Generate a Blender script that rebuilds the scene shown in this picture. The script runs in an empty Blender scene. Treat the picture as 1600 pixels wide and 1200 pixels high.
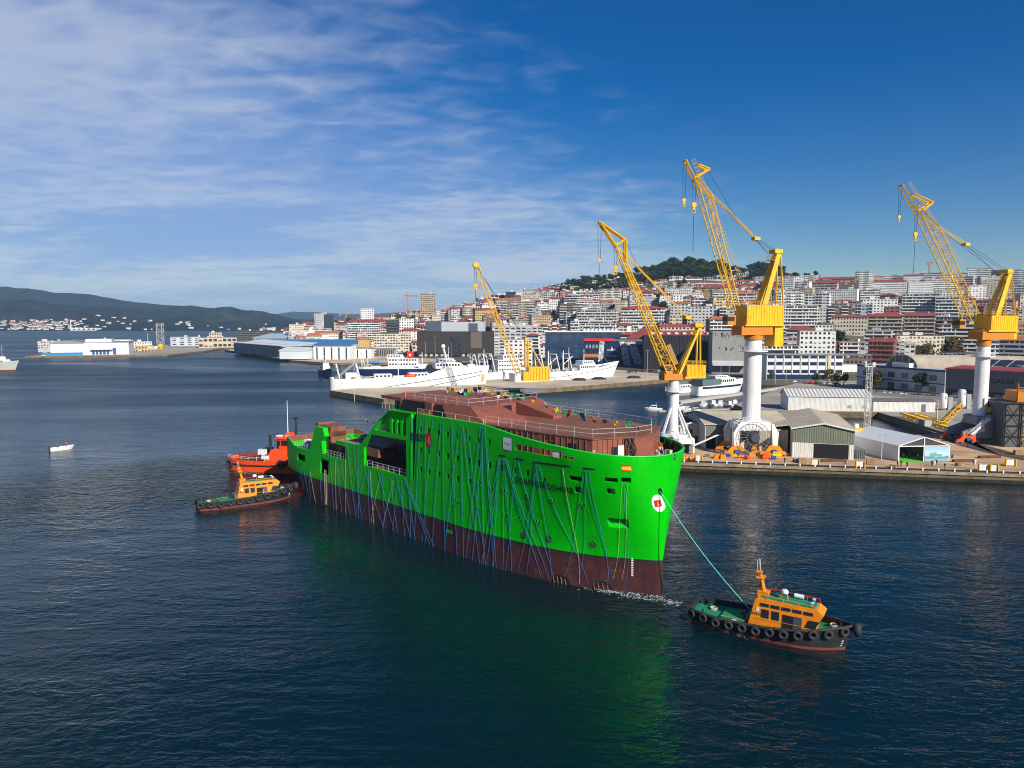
import bpy, bmesh, math, random
from mathutils import Vector, Matrix, noise
R = math.radians
rnd = random.Random(7)
scene = bpy.context.scene
COL = scene.collection
# ------------------------------------------------------------------ camera, sky, sun, exposure
F, CAMH, YH = 1100.0, 40.0, 502.0            # focal length in photo pixels, drone height, horizon row
PITCH = math.atan((600 - YH) / F)
cam_data = bpy.data.cameras.new('camera'); cam = bpy.data.objects.new('camera', cam_data); COL.objects.link(cam)
cam.location = (0, 0, CAMH); cam.rotation_euler = (R(90) - PITCH, 0, 0)
cam_data.sensor_width = 36.0; cam_data.lens = 36.0 * F / 1600.0
cam_data.clip_start = 0.5; cam_data.clip_end = 60000
scene.camera = cam
SUN_AZ = math.atan2(0.57, -0.82)            # towards the sun: right of and behind the camera
SUN_EL = R(31)
sun_dir = Vector((math.sin(SUN_AZ) * math.cos(SUN_EL), math.cos(SUN_AZ) * math.cos(SUN_EL), math.sin(SUN_EL)))
sun_data = bpy.data.lights.new('sun', 'SUN'); sun_data.energy = 5.0; sun_data.angle = R(0.5); sun_data.color = (1, 0.93, 0.82)
sun = bpy.data.objects.new('sun', sun_data); COL.objects.link(sun)
sun.rotation_euler = sun_dir.to_track_quat('Z', 'Y').to_euler(); sun.location = (200, -200, 300)
world = bpy.data.worlds.new('World'); scene.world = world; world.use_nodes = True
scene.view_settings.view_transform = 'Standard'; scene.view_settings.look = 'None'
scene.view_settings.exposure = 0.38; scene.view_settings.gamma = 1.0; scene.view_settings.use_curve_mapping = False
scene.cycles.use_denoising = True; scene.cycles.filter_width = 1.05
scene.cycles.max_bounces = 6; scene.cycles.diffuse_bounces = 2; scene.cycles.glossy_bounces = 3
scene.cycles.transmission_bounces = 3; scene.cycles.volume_bounces = 0; scene.cycles.transparent_max_bounces = 6
scene.cycles.caustics_reflective = False; scene.cycles.caustics_refractive = False
scene.cycles.sample_clamp_indirect = 6.0

def build_world():
    nt = world.node_tree; N = nt.nodes; L = nt.links
    N.clear()
    def nd(t, **k):
        n = N.new(t)
        for a, b in k.items(): setattr(n, a, b)
        return n
    def math_(op, a, b=None, clamp=False):
        n = nd('ShaderNodeMath', operation=op, use_clamp=clamp)
        for i, x in enumerate((a, b)):
            if x is None: continue
            if isinstance(x, (int, float)): n.inputs[i].default_value = x
            else: L.new(x, n.inputs[i])
        return n.outputs[0]
    sky = nd('ShaderNodeTexSky', sky_type='NISHITA', sun_disc=False)
    sky.sun_elevation = SUN_EL; sky.sun_rotation = SUN_AZ
    sky.altitude = 0; sky.air_density = 1.0; sky.dust_density = 0.2; sky.ozone_density = 4.0
    hs = nd('ShaderNodeHueSaturation'); hs.inputs['Saturation'].default_value = 1.45; hs.inputs['Value'].default_value = 0.98
    hs.inputs['Hue'].default_value = 0.512
    L.new(sky.outputs[0], hs.inputs['Color'])
    tc = nd('ShaderNodeTexCoord'); sp = nd('ShaderNodeSeparateXYZ'); L.new(tc.outputs['Generated'], sp.inputs[0])
    z = math_('ADD', math_('MAXIMUM', sp.outputs[2], 0.0), 0.11)
    px = math_('DIVIDE', sp.outputs[0], z); py = math_('DIVIDE', sp.outputs[1], z)
    cb = nd('ShaderNodeCombineXYZ'); L.new(px, cb.inputs[0]); L.new(py, cb.inputs[1])
    def fbm(scale, loc=(0, 0, 0), rot=0, sc=(1, 1, 1), detail=6, rough=0.55, dist=0.0):
        mp = nd('ShaderNodeMapping'); mp.inputs['Location'].default_value = loc; mp.inputs['Rotation'].default_value = (0, 0, rot); mp.inputs['Scale'].default_value = sc
        L.new(cb.outputs[0], mp.inputs['Vector'])
        n = nd('ShaderNodeTexNoise'); n.inputs['Scale'].default_value = scale; n.inputs['Detail'].default_value = detail
        n.inputs['Roughness'].default_value = rough; n.inputs['Distortion'].default_value = dist
        L.new(mp.outputs[0], n.inputs['Vector']); return n.outputs[0]
    def ramp(v, a, b):
        n = nd('ShaderNodeMapRange', interpolation_type='SMOOTHSTEP'); n.inputs['From Min'].default_value = a; n.inputs['From Max'].default_value = b
        L.new(v, n.inputs['Value']); return n.outputs[0]
    big = fbm(0.22, (3.1, 1.7, 0), 0.3, detail=3)
    streak = fbm(0.8, (0.4, 5.0, 0), -0.6, (0.65, 1.1, 1), detail=5, rough=0.52, dist=0.7)
    puff = fbm(6.0, (2.0, 0.3, 0), 0.75, (0.9, 1.4, 1), detail=3, rough=0.5, dist=0.5)
    # a front of high cloud lies over the left half of the sky, thinning to the right
    cov = math_('ADD', math_('MULTIPLY', math_('SUBTRACT', big, 0.5), 1.2), math_('MULTIPLY', math_('MAXIMUM', math_('MINIMUM', math_('ADD', math_('ADD', px, 1.25), math_('MULTIPLY', py, -0.50)), 2.0), -1.6), -0.46))
    body = math_('ADD', math_('ADD', cov, 0.07), math_('MULTIPLY', math_('SUBTRACT', streak, 0.5), 0.95))
    body = math_('ADD', body, math_('MULTIPLY', math_('SUBTRACT', puff, 0.5), 0.55))
    a = math_('MULTIPLY', ramp(body, -0.16, 0.66), 0.72, True)
    col = nd('ShaderNodeMix', data_type='RGBA'); col.inputs['A'].default_value = (3.2, 4.6, 8.0, 1); col.inputs["B"].default_value = (6.3, 7.0, 8.6, 1)
    L.new(ramp(math_('ADD', math_('MULTIPLY', streak, 0.7), math_('MULTIPLY', puff, 0.3)), 0.38, 0.62), col.inputs['Factor'])
    mix = nd('ShaderNodeMix', data_type='RGBA'); L.new(a, mix.inputs['Factor']); L.new(hs.outputs[0], mix.inputs['A']); L.new(col.outputs['Result'], mix.inputs['B'])
    bg = nd('ShaderNodeBackground'); bg.inputs['Strength'].default_value = 0.068
    L.new(mix.outputs['Result'], bg.inputs['Color'])
    out = nd('ShaderNodeOutputWorld'); L.new(bg.outputs[0], out.inputs['Surface'])
build_world()

# ------------------------------------------------------------------ helpers
def ray(u, v):
    xc = (u - 800) / F; yc = (600 - v) / F
    return Vector((xc, math.cos(PITCH) + yc * math.sin(PITCH), -math.sin(PITCH) + yc * math.cos(PITCH)))
def gp(u, v, z=0.0):                       # point of the level z seen at a photo pixel
    r = ray(u, v); t = (z - CAMH) / r.z; return Vector((r.x * t, r.y * t, z))
def at(u, v, d):                           # point at distance d seen at a photo pixel
    r = ray(u, v); t = d / r.y; return Vector((r.x * t, d, CAMH + r.z * t))
def inplane(u, v, o, e):                   # point of the vertical plane through o along e
    r = ray(u, v); n = Vector((-e[1], e[0])); t = (o[0] * n.x + o[1] * n.y) / (r.x * n.x + r.y * n.y)
    return Vector((r.x * t, r.y * t, CAMH + r.z * t))
def lerp(a, b, t): return a + (b - a) * t
def interp(pts, x):
    if x <= pts[0][0]: return pts[0][1]
    for (x0, y0), (x1, y1) in zip(pts, pts[1:]):
        if x <= x1: return y0 + (y1 - y0) * (x - x0) / (x1 - x0)
    return pts[-1][1]

MATS = {}
def mat(name, col, rough=0.6, metal=0.0, var=0.12, scale=1.5, bump=0.0, bscale=20.0, spec=0.4, streak=0.0, dirt=None, dirt_amt=0.0):
    """procedural paint / stone / metal: colour with soft variation, optional vertical streaks, stains and relief"""
    if name in MATS: return MATS[name]
    m = bpy.data.materials.new(name); m.use_nodes = True; nt = m.node_tree; N = nt.nodes; L = nt.links
    b = N['Principled BSDF']; b.inputs['Roughness'].default_value = rough; b.inputs['Metallic'].default_value = metal
    b.inputs['Specular IOR Level'].default_value = spec
    tc = N.new('ShaderNodeTexCoord')
    n1 = N.new('ShaderNodeTexNoise'); n1.inputs['Scale'].default_value = scale; n1.inputs['Detail'].default_value = 5
    L.new(tc.outputs['Object'], n1.inputs['Vector'])
    mr = N.new('ShaderNodeMapRange'); mr.inputs['From Min'].default_value = 0.3; mr.inputs['From Max'].default_value = 0.7
    mr.inputs['To Min'].default_value = 1 - var; mr.inputs['To Max'].default_value = 1 + var
    L.new(n1.outputs[0], mr.inputs['Value'])
    last = mr.outputs[0]
    if streak:
        mp = N.new('ShaderNodeMapping'); mp.inputs['Scale'].default_value = (1.6, 1.6, 0.06); L.new(tc.outputs['Object'], mp.inputs['Vector'])
        n2 = N.new('ShaderNodeTexNoise'); n2.inputs['Scale'].default_value = 2.0; n2.inputs['Detail'].default_value = 4; L.new(mp.outputs[0], n2.inputs['Vector'])
        m2 = N.new('ShaderNodeMapRange'); m2.inputs['From Min'].default_value = 0.35; m2.inputs['From Max'].default_value = 0.65
        m2.inputs['To Min'].default_value = 1 - streak; m2.inputs['To Max'].default_value = 1.0; L.new(n2.outputs[0], m2.inputs['Value'])
        mu = N.new('ShaderNodeMath'); mu.operation = 'MULTIPLY'; L.new(last, mu.inputs[0]); L.new(m2.outputs[0], mu.inputs[1]); last = mu.outputs[0]
    vm = N.new('ShaderNodeVectorMath'); vm.operation = 'SCALE'; vm.inputs[0].default_value = col; L.new(last, vm.inputs['Scale'])
    out = vm.outputs[0]
    if dirt is not None:
        n3 = N.new('ShaderNodeTexNoise'); n3.inputs['Scale'].default_value = scale * 0.7; n3.inputs['Detail'].default_value = 8; n3.inputs['Roughness'].default_value = 0.7
        L.new(tc.outputs['Object'], n3.inputs['Vector'])
        m3 = N.new('ShaderNodeMapRange'); m3.inputs['From Min'].default_value = 0.5; m3.inputs['From Max'].default_value = 0.66; m3.inputs['To Max'].default_value = dirt_amt
        L.new(n3.outputs[0], m3.inputs['Value'])
        mx = N.new('ShaderNodeMix'); mx.data_type = 'RGBA'; mx.inputs['B'].default_value = (*dirt, 1); L.new(m3.outputs[0], mx.inputs['Factor']); L.new(out, mx.inputs['A']); out = mx.outputs['Result']
    L.new(out, b.inputs['Base Color'])
    if bump:
        n4 = N.new('ShaderNodeTexNoise'); n4.inputs['Scale'].default_value = bscale; n4.inputs['Detail'].default_value = 4; L.new(tc.outputs['Object'], n4.inputs['Vector'])
        bp = N.new('ShaderNodeBump'); bp.inputs['Strength'].default_value = bump; bp.inputs['Distance'].default_value = 0.05; L.new(n4.outputs[0], bp.inputs['Height']); L.new(bp.outputs[0], b.inputs['Normal'])
    MATS[name] = m
    return m

class MB:
    """collects shapes for one mesh object"""
    def __init__(s): s.v = []; s.f = []; s.mi = []; s.cur = 0
    def face(s, pts):
        i = len(s.v); s.v += [tuple(p) for p in pts]; s.f.append(tuple(range(i, i + len(pts)))); s.mi.append(s.cur); return s
    def box(s, c, d, rz=0.0, taper=1.0):
        x, y, z = d[0] / 2, d[1] / 2, d[2] / 2; i = len(s.v); cs, sn = math.cos(rz), math.sin(rz)
        for dz in (-z, z):
            k = taper if dz > 0 else 1.0
            for ax, ay in ((-x, -y), (x, -y), (x, y), (-x, y)):
                ax *= k; ay *= k
                s.v.append((c[0] + ax * cs - ay * sn, c[1] + ax * sn + ay * cs, c[2] + dz))
        for q in ((3, 2, 1, 0), (4, 5, 6, 7), (0, 1, 5, 4), (1, 2, 6, 5), (2, 3, 7, 6), (3, 0, 4, 7)):
            s.f.append(tuple(i + k for k in q)); s.mi.append(s.cur)
        return s
    def bx(s, x0, x1, y0, y1, z0, z1): return s.box(((x0 + x1) / 2, (y0 + y1) / 2, (z0 + z1) / 2), (abs(x1 - x0), abs(y1 - y0), abs(z1 - z0)))
    def prism(s, poly, z0, z1):            # poly: list of (x, y) counter-clockwise; z0/z1 number or list
        n = len(poly); i = len(s.v)
        for k, p in enumerate(poly): s.v.append((p[0], p[1], z0 if not isinstance(z0, (list, tuple)) else z0[k]))
        for k, p in enumerate(poly): s.v.append((p[0], p[1], z1 if not isinstance(z1, (list, tuple)) else z1[k]))
        s.f.append(tuple(i + k for k in reversed(range(n)))); s.f.append(tuple(i + n + k for k in range(n))); s.mi += [s.cur] * 2
        for k in range(n):
            a, b = k, (k + 1) % n; s.f.append((i + a, i + b, i + n + b, i + n + a)); s.mi.append(s.cur)
        return s
    def slab(s, poly, n):                  # 3-D polygon thickened by vector n
        m = len(poly); i = len(s.v)
        s.v += [tuple(p) for p in poly]; s.v += [tuple(Vector(p) + Vector(n)) for p in poly]
        s.f.append(tuple(i + k for k in reversed(range(m)))); s.f.append(tuple(i + m + k for k in range(m))); s.mi += [s.cur] * 2
        for k in range(m):
            a, b = k, (k + 1) % m; s.f.append((i + a, i + b, i + m + b, i + m + a)); s.mi.append(s.cur)
        return s
    def tube(s, p, q, r, n=6, r2=None):
        p = Vector(p); q = Vector(q); d = q - p
        if d.length < 1e-6: return s
        d.normalize(); a = d.cross(Vector((0, 0, 1)) if abs(d.z) < 0.9 else Vector((1, 0, 0))).normalized(); b = d.cross(a); i = len(s.v)
        for c, rr in ((p, r), (q, r if r2 is None else r2)):
            for k in range(n):
                t = 2 * math.pi * k / n; s.v.append(tuple(c + (a * math.cos(t) + b * math.sin(t)) * rr))
        for k in range(n): s.f.append((i + k, i + (k + 1) % n, i + n + (k + 1) % n, i + n + k)); s.mi.append(s.cur)
        s.f.append(tuple(i + k for k in reversed(range(n)))); s.f.append(tuple(i + n + k for k in range(n))); s.mi += [s.cur] * 2
        return s
    def bar(s, p, q, w): return s.tube(p, q, w * 0.7071, 4)
    def path(s, pts, r, n=5):
        for a, b in zip(pts, pts[1:]): s.tube(a, b, r, n)
        return s
    def lathe(s, c, prof, n=20):           # prof: list of (radius, z)
        i = len(s.v)
        for r, z in prof:
            for k in range(n):
                t = 2 * math.pi * k / n; s.v.append((c[0] + r * math.cos(t), c[1] + r * math.sin(t), c[2] + z))
        for j in range(len(prof) - 1):
            for k in range(n):
                a = i + j * n; s.f.append((a + k, a + (k + 1) % n, a + n + (k + 1) % n, a + n + k)); s.mi.append(s.cur)
        s.f.append(tuple(i + k for k in reversed(range(n)))); a = i + (len(prof) - 1) * n; s.f.append(tuple(a + k for k in range(n))); s.mi += [s.cur] * 2
        return s
    def torus(s, c, axis, R_, r, n=14, m=7):
        c = Vector(c); ax = Vector(axis).normalized(); a = ax.cross(Vector((0, 0, 1)) if abs(ax.z) < 0.9 else Vector((1, 0, 0))).normalized(); b = ax.cross(a); i = len(s.v)
        for k in range(n):
            t = 2 * math.pi * k / n; d = a * math.cos(t) + b * math.sin(t)
            for j in range(m):
                w = 2 * math.pi * j / m; s.v.append(tuple(c + d * (R_ + r * math.cos(w)) + ax * (r * math.sin(w))))
        for k in range(n):
            for j in range(m):
                a0 = i + k * m + j; b0 = i + k * m + (j + 1) % m; a1 = i + ((k + 1) % n) * m + j; b1 = i + ((k + 1) % n) * m + (j + 1) % m
                s.f.append((a0, a1, b1, b0)); s.mi.append(s.cur)
        return s
    def grid(s, rows):                     # rows of points, skinned
        i = len(s.v); w = len(rows[0])
        for r in rows: s.v += [tuple(p) for p in r]
        for j in range(len(rows) - 1):
            for k in range(w - 1):
                a = i + j * w + k; s.f.append((a, a + 1, a + w + 1, a + w)); s.mi.append(s.cur)
        return s
    def blob(s, c, r, seed=0, n=8, m=6, amp=0.15, sq=(1, 1, 1)):
        rr = random.Random(seed); i = len(s.v)
        for j in range(m + 1):
            ph = math.pi * j / m
            for k in range(n):
                t = 2 * math.pi * k / n; q = r * (1 + rr.uniform(-amp, amp))
                s.v.append((c[0] + q * sq[0] * math.sin(ph) * math.cos(t), c[1] + q * sq[1] * math.sin(ph) * math.sin(t), c[2] + q * sq[2] * math.cos(ph)))
        for j in range(m):
            for k in range(n):
                a = i + j * n; s.f.append((a + k, a + n + k, a + n + (k + 1) % n, a + (k + 1) % n)); s.mi.append(s.cur)
        return s
    def mesh(s, name, mats, smooth=False, fix=True):
        me = bpy.data.meshes.new(name); me.from_pydata(s.v, [], s.f)
        for m in (mats if isinstance(mats, (list, tuple)) else [mats]): me.materials.append(m)
        if any(s.mi): me.polygons.foreach_set('material_index', s.mi)
        if fix:
            bm = bmesh.new(); bm.from_mesh(me); bmesh.ops.recalc_face_normals(bm, faces=bm.faces); bm.to_mesh(me); bm.free()
        if smooth: me.shade_smooth() if smooth is True else me.set_sharp_from_angle(angle=smooth)
        me.update(); return me
    def build(s, name, mats, parent=None, smooth=False, fix=True, loc=None):
        o = bpy.data.objects.new(name, s.mesh(name, mats, smooth, fix)); COL.objects.link(o)
        if parent is not None: o.parent = parent
        if loc is not None: o.location = loc
        return o
def tag(o, label=None, cat=None, group=None, kind=None):
    if label: o['label'] = label
    if cat: o['category'] = cat
    if group: o['group'] = group
    if kind: o['kind'] = kind
    return o
def thing(name, label, cat, loc=(0, 0, 0), rz=0.0, group=None):
    o = bpy.data.objects.new(name, None); COL.objects.link(o); o.location = loc; o.rotation_euler = (0, 0, rz); o.empty_display_size = 0.5
    return tag(o, label, cat, group)
def link_copy(o, parent=None, loc=None, rz=None):
    c = o.copy(); COL.objects.link(c); c.parent = parent
    if loc is not None: c.location = loc
    if rz is not None: c.rotation_euler = (0, 0, rz)
    for ch in o.children:
        link_copy(ch, c)
    return c
def text_mesh(txt, size, bold=0.0, spacing=1.0):
    cu = bpy.data.curves.new('t', 'FONT'); cu.body = txt; cu.size = size; cu.align_x = 'CENTER'; cu.align_y = 'CENTER'; cu.offset = bold; cu.space_character = spacing
    o = bpy.data.objects.new('t', cu); COL.objects.link(o); dg = bpy.context.evaluated_depsgraph_get()
    me = bpy.data.meshes.new_from_object(o.evaluated_get(dg)); bpy.data.objects.remove(o); bpy.data.curves.remove(cu)
    return me
def lettering(txt, size, fn, material, parent, name='lettering', bold=0.0, spacing=1.0):
    """flat print: letters laid on a surface by fn(x, y) -> point"""
    me = text_mesh(txt, size, bold, spacing)
    for v in me.vertices: v.co = fn(v.co.x, v.co.y)
    me.materials.clear(); me.materials.append(material)
    o = bpy.data.objects.new(name, me); COL.objects.link(o); o.parent = parent
    return o
# shared materials
M_GREEN = mat('hull_green', (0.001, 0.52, 0.002), 0.36, var=0.07, scale=0.35, streak=0.10, spec=0.35, bump=0.25, bscale=0.55, dirt=(0.002, 0.30, 0.004), dirt_amt=0.35)
M_HULLRED = mat('antifouling', (0.070, 0.020, 0.021), 0.55, var=0.25, scale=0.5, streak=0.3, dirt=(0.10, 0.055, 0.05), dirt_amt=0.5)
M_BOOT = mat('boot_grey', (0.040, 0.022, 0.027), 0.5, var=0.1)
M_PRIMER = mat('primer_brown', (0.225, 0.085, 0.047), 0.7, var=0.2, scale=0.7, streak=0.1, dirt=(0.12, 0.06, 0.05), dirt_amt=0.6)
M_PRIMER2 = mat('primer_red', (0.25, 0.076, 0.048), 0.7, var=0.16, scale=0.9, dirt=(0.16, 0.06, 0.05), dirt_amt=0.5)
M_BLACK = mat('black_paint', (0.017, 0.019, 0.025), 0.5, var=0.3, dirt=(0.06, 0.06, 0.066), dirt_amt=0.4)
M_DARK = mat('dark_void', (0.006, 0.006, 0.008), 0.8)
M_RUBBER = mat('rubber', (0.025, 0.025, 0.027), 0.75, var=0.3, scale=4, dirt=(0.07, 0.065, 0.06), dirt_amt=0.6)
M_WHITE = mat('white_paint', (0.78, 0.78, 0.77), 0.45, var=0.05, scale=0.4, streak=0.16, dirt=(0.50, 0.44, 0.36), dirt_amt=0.3)
M_RAIL = mat('rail_grey', (0.55, 0.55, 0.52), 0.5)
M_YELLOW = mat('crane_yellow', (0.86, 0.49, 0.012), 0.45, var=0.08, scale=0.5, streak=0.16, dirt=(0.42, 0.20, 0.02), dirt_amt=0.4)
M_YDARK = mat('crane_ochre', (0.55, 0.20, 0.012), 0.5, var=0.1)
M_GREY = mat('grey_paint', (0.30, 0.31, 0.32), 0.55, var=0.08, streak=0.08)
M_STEEL = mat('steel', (0.16, 0.16, 0.165), 0.5, metal=0.4)
M_ROPE = mat('dark_cable', (0.03, 0.03, 0.035), 0.7)
M_BLUEROPE = mat('blue_rope', (0.025, 0.15, 0.42), 0.7, var=0.2, scale=3)
M_PALEROPE = mat('pale_rope', (0.50, 0.42, 0.34), 0.8, var=0.2, scale=3)
M_GLASS = mat('window_glass', (0.015, 0.02, 0.028), 0.12, spec=0.6, var=0.3, scale=0.3)
M_ORANGE = mat('tug_orange', (0.85, 0.26, 0.008), 0.42, var=0.1, streak=0.14, dirt=(0.50, 0.16, 0.02), dirt_amt=0.35)
M_TUGGREEN = mat('deck_green', (0.012, 0.22, 0.10), 0.6, var=0.15, dirt=(0.03, 0.14, 0.07), dirt_amt=0.5)
M_RED = mat('red_paint', (0.68, 0.030, 0.012), 0.42, var=0.08)
M_ORED = mat('orange_red', (0.80, 0.075, 0.010), 0.42, var=0.08)
M_REDBROWN = mat('antifouling_red', (0.20, 0.045, 0.03), 0.6, var=0.2)
M_CONC = mat('concrete', (0.40, 0.35, 0.28), 0.85, var=0.18, scale=0.15, bump=0.3, bscale=2, dirt=(0.16, 0.13, 0.10), dirt_amt=0.5)
M_QUAYWALL = mat('quay_stone', (0.20, 0.145, 0.085), 0.9, var=0.3, scale=0.4, streak=0.4, bump=0.6, bscale=3, dirt=(0.05, 0.05, 0.04), dirt_amt=0.7)
M_ASPH = mat('asphalt', (0.10, 0.095, 0.09), 0.9, var=0.2, scale=0.05)
M_BLUE = mat('blue_paint', (0.02, 0.09, 0.30), 0.45, var=0.1)
M_NAVY = mat('navy_paint', (0.008, 0.022, 0.075), 0.4, var=0.1)
HAZE = True
# ------------------------------------------------------------------ water
def build_water():
    m = bpy.data.materials.new('sea_water'); m.use_nodes = True; nt = m.node_tree; N = nt.nodes; L = nt.links
    b = N['Principled BSDF']; b.inputs['Base Color'].default_value = (0.0010, 0.013, 0.016, 1); b.inputs['Roughness'].default_value = 0.06; b.inputs['IOR'].default_value = 1.333
    b.inputs['Specular IOR Level'].default_value = 0.5
    ge = N.new('ShaderNodeNewGeometry')
    def nz(scale, detail, sc=(1, 1, 1), rot=0.0, rough=0.55, dist=0.0):
        mp = N.new('ShaderNodeMapping'); mp.inputs['Scale'].default_value = sc; mp.inputs['Rotation'].default_value = (0, 0, rot); L.new(ge.outputs['Position'], mp.inputs['Vector'])
        n = N.new('ShaderNodeTexNoise'); n.inputs['Scale'].default_value = scale; n.inputs['Detail'].default_value = detail; n.inputs['Roughness'].default_value = rough; n.inputs['Distortion'].default_value = dist
        L.new(mp.outputs[0], n.inputs['Vector']); return n.outputs[0]
    def mm(op, a, c):
        n = N.new('ShaderNodeMath'); n.operation = op
        for i, x in enumerate((a, c)):
            if isinstance(x, (int, float)): n.inputs[i].default_value = x
            else: L.new(x, n.inputs[i])
        return n.outputs[0]
    chop = nz(0.75, 3, (0.65, 1.2, 1), 0.25, 0.55, 0.6)
    swell = nz(0.13, 2, (0.5, 1.2, 1), -0.15)
    patch = nz(0.012, 3, (0.6, 1.6, 1), 0.2, 0.6, 0.8)
    mr = N.new('ShaderNodeMapRange'); mr.inputs['From Min'].default_value = 0.35; mr.inputs['From Max'].default_value = 0.65; mr.inputs['To Min'].default_value = 0.55; mr.inputs['To Max'].default_value = 1.25; L.new(patch, mr.inputs['Value'])
    swirl = nz(0.035, 4, (0.5, 1.6, 1), 0.5, 0.6, 2.2)
    mr3 = N.new('ShaderNodeMapRange'); mr3.inputs['From Min'].default_value = 0.40; mr3.inputs['From Max'].default_value = 0.60; mr3.inputs['To Min'].default_value = 0.5; mr3.inputs['To Max'].default_value = 1.15; L.new(swirl, mr3.inputs['Value'])
    ripple = nz(1.9, 2, (0.6, 1.3, 1), 0.1, 0.5, 0.3)
    h = mm('MULTIPLY', mm('ADD', mm('MULTIPLY', mm('ADD', mm('MULTIPLY', chop, 0.22), mm('MULTIPLY', ripple, 0.045)), mr3.outputs[0]), mm('MULTIPLY', swell, 0.30)), mr.outputs[0])
    def churn(x, y, r, amp, h):                 # water stirred up by a propeller or a bow
        vd = N.new('ShaderNodeVectorMath'); vd.operation = 'DISTANCE'; vd.inputs[1].default_value = (x, y, 0); L.new(ge.outputs['Position'], vd.inputs[0]); m_ = N.new('ShaderNodeMapRange'); m_.interpolation_type = 'SMOOTHSTEP'; m_.inputs['From Min'].default_value = r; m_.inputs['From Max'].default_value = r * 0.15; L.new(vd.outputs['Value'], m_.inputs['Value']); return mm('ADD', h, mm('MULTIPLY', mm('MULTIPLY', eddy, m_.outputs[0]), amp))
    eddy = nz(0.16, 4, (0.8, 1.4, 1), 0.6, 0.55, 2.8)
    for c in ((-86, 182, 36, 1.7), (-100, 162, 44, 1.5), (-75, 165, 22, 1.0), (21, 97, 11, 0.7), (25, 90, 9, 0.6)): h = churn(*c, h)
    # the open basin is ruffled by wind, the water by the ships is smoother
    sp = N.new('ShaderNodeSeparateXYZ'); L.new(ge.outputs['Position'], sp.inputs[0])
    r1 = N.new('ShaderNodeMapRange'); r1.inputs['From Min'].default_value = 110; r1.inputs['From Max'].default_value = 420; r1.inputs['To Min'].default_value = 0.05; r1.inputs['To Max'].default_value = 0.36; L.new(sp.outputs[1], r1.inputs['Value'])
    wind = nz(0.006, 4, (0.45, 1.9, 1), 0.12, 0.6, 1.2)
    r2 = N.new('ShaderNodeMapRange'); r2.inputs['From Min'].default_value = 0.36; r2.inputs['From Max'].default_value = 0.64; r2.inputs['To Min'].default_value = 0.72; r2.inputs['To Max'].default_value = 1.3; L.new(wind, r2.inputs['Value'])
    L.new(mm('MULTIPLY', r1.outputs[0], r2.outputs[0]), b.inputs['Roughness'])
    bp = N.new('ShaderNodeBump'); bp.inputs['Strength'].default_value = 1.0; bp.inputs['Distance'].default_value = 1.0; L.new(h, bp.inputs['Height']); L.new(bp.outputs[0], b.inputs['Normal'])
    mb = MB(); mb.face([(-30000, -3000, 0), (30000, -3000, 0), (30000, 45000, 0), (-30000, 45000, 0)])
    tag(mb.build('sea', m), kind='structure')
build_water()
# ------------------------------------------------------------------ city terrain
YF = [(-0.36, 960), (-0.25, 880), (-0.136, 725), (0.045, 640), (0.13, 560), (0.18, 520), (0.27, 470), (0.36, 440), (1.2, 430)]
ZT = [(-0.36, 10), (-0.327, 24), (-0.29, 36), (-0.218, 42), (-0.127, 57), (-0.055, 73), (0, 92), (0.045, 101), (0.136, 116), (0.236, 134), (0.364, 131), (0.455, 116), (0.59, 116), (0.727, 126), (1.2, 120)]
def T(x, y):
    q = x / max(y, 1.0); y0 = interp(YF, q) + 70; zt = interp(ZT, q)
    s = (y - y0) / (1350.0 - y0)
    if s <= 0: return 3.0
    if s < 1: return 3 + (zt - 3) * s ** 1.12
    return zt - max(0, y - 1550) * 0.10
def build_terrain():
    m = mat('city_ground', (0.10, 0.095, 0.07), 0.95, var=0.4, scale=0.02, dirt=(0.035, 0.05, 0.02), dirt_amt=0.8)
    mb = MB(); rows = []
    qs = [-0.345 + i * (1.545 / 80) for i in range(81)]
    for j in range(61):
        row = []
        for q in qs:
            y0 = interp(YF, q); y = lerp(y0, 2300, (j / 60.0) ** 1.15); x = q * y
            z = T(x, y)
            if j >= 6: z += 2.0 * noise.noise(Vector((x * 0.008, y * 0.008, 0)))* min(1, (j - 6) / 8)
            if j == 0: z = -2.0
            if j == 1: z = 3.0; x = q * (y0 + 0.5); y = y0 + 0.5
            if q <= -0.344: z = -2
            row.append((x, y, z))
        rows.append(row)
    mb.grid(rows); tag(mb.build('city_hillside', m, smooth=True), kind='structure')
build_terrain()
def slab(name, poly, top, label=None, cat=None, topmat=None, wallmat=None, kind='structure', cap=0.6, edge=True):
    """a quay: stone wall down into the water with a paved top and a coping"""
    e = MB(); e.prism(poly, -3.0, top); 
    o = e.build(name, [wallmat or M_QUAYWALL]); tag(o, label, cat, None, kind)
    t = MB(); t.prism(poly, top + 0.002, top + 0.06); t.build('paving', topmat or M_CONC, o)
    return o
M_YARD = mat('yard_paving', (0.50, 0.33, 0.19), 0.9, var=0.25, scale=0.08, bump=0.2, bscale=3, dirt=(0.22, 0.14, 0.09), dirt_amt=0.6)
M_PIER = mat('pier_paving', (0.50, 0.41, 0.30), 0.9, var=0.2, scale=0.05, dirt=(0.32, 0.26, 0.19), dirt_amt=0.6)
M_ROAD = mat('road_paving', (0.34, 0.30, 0.25), 0.9, var=0.2, scale=0.03, dirt=(0.13, 0.12, 0.10), dirt_amt=0.5)
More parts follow.
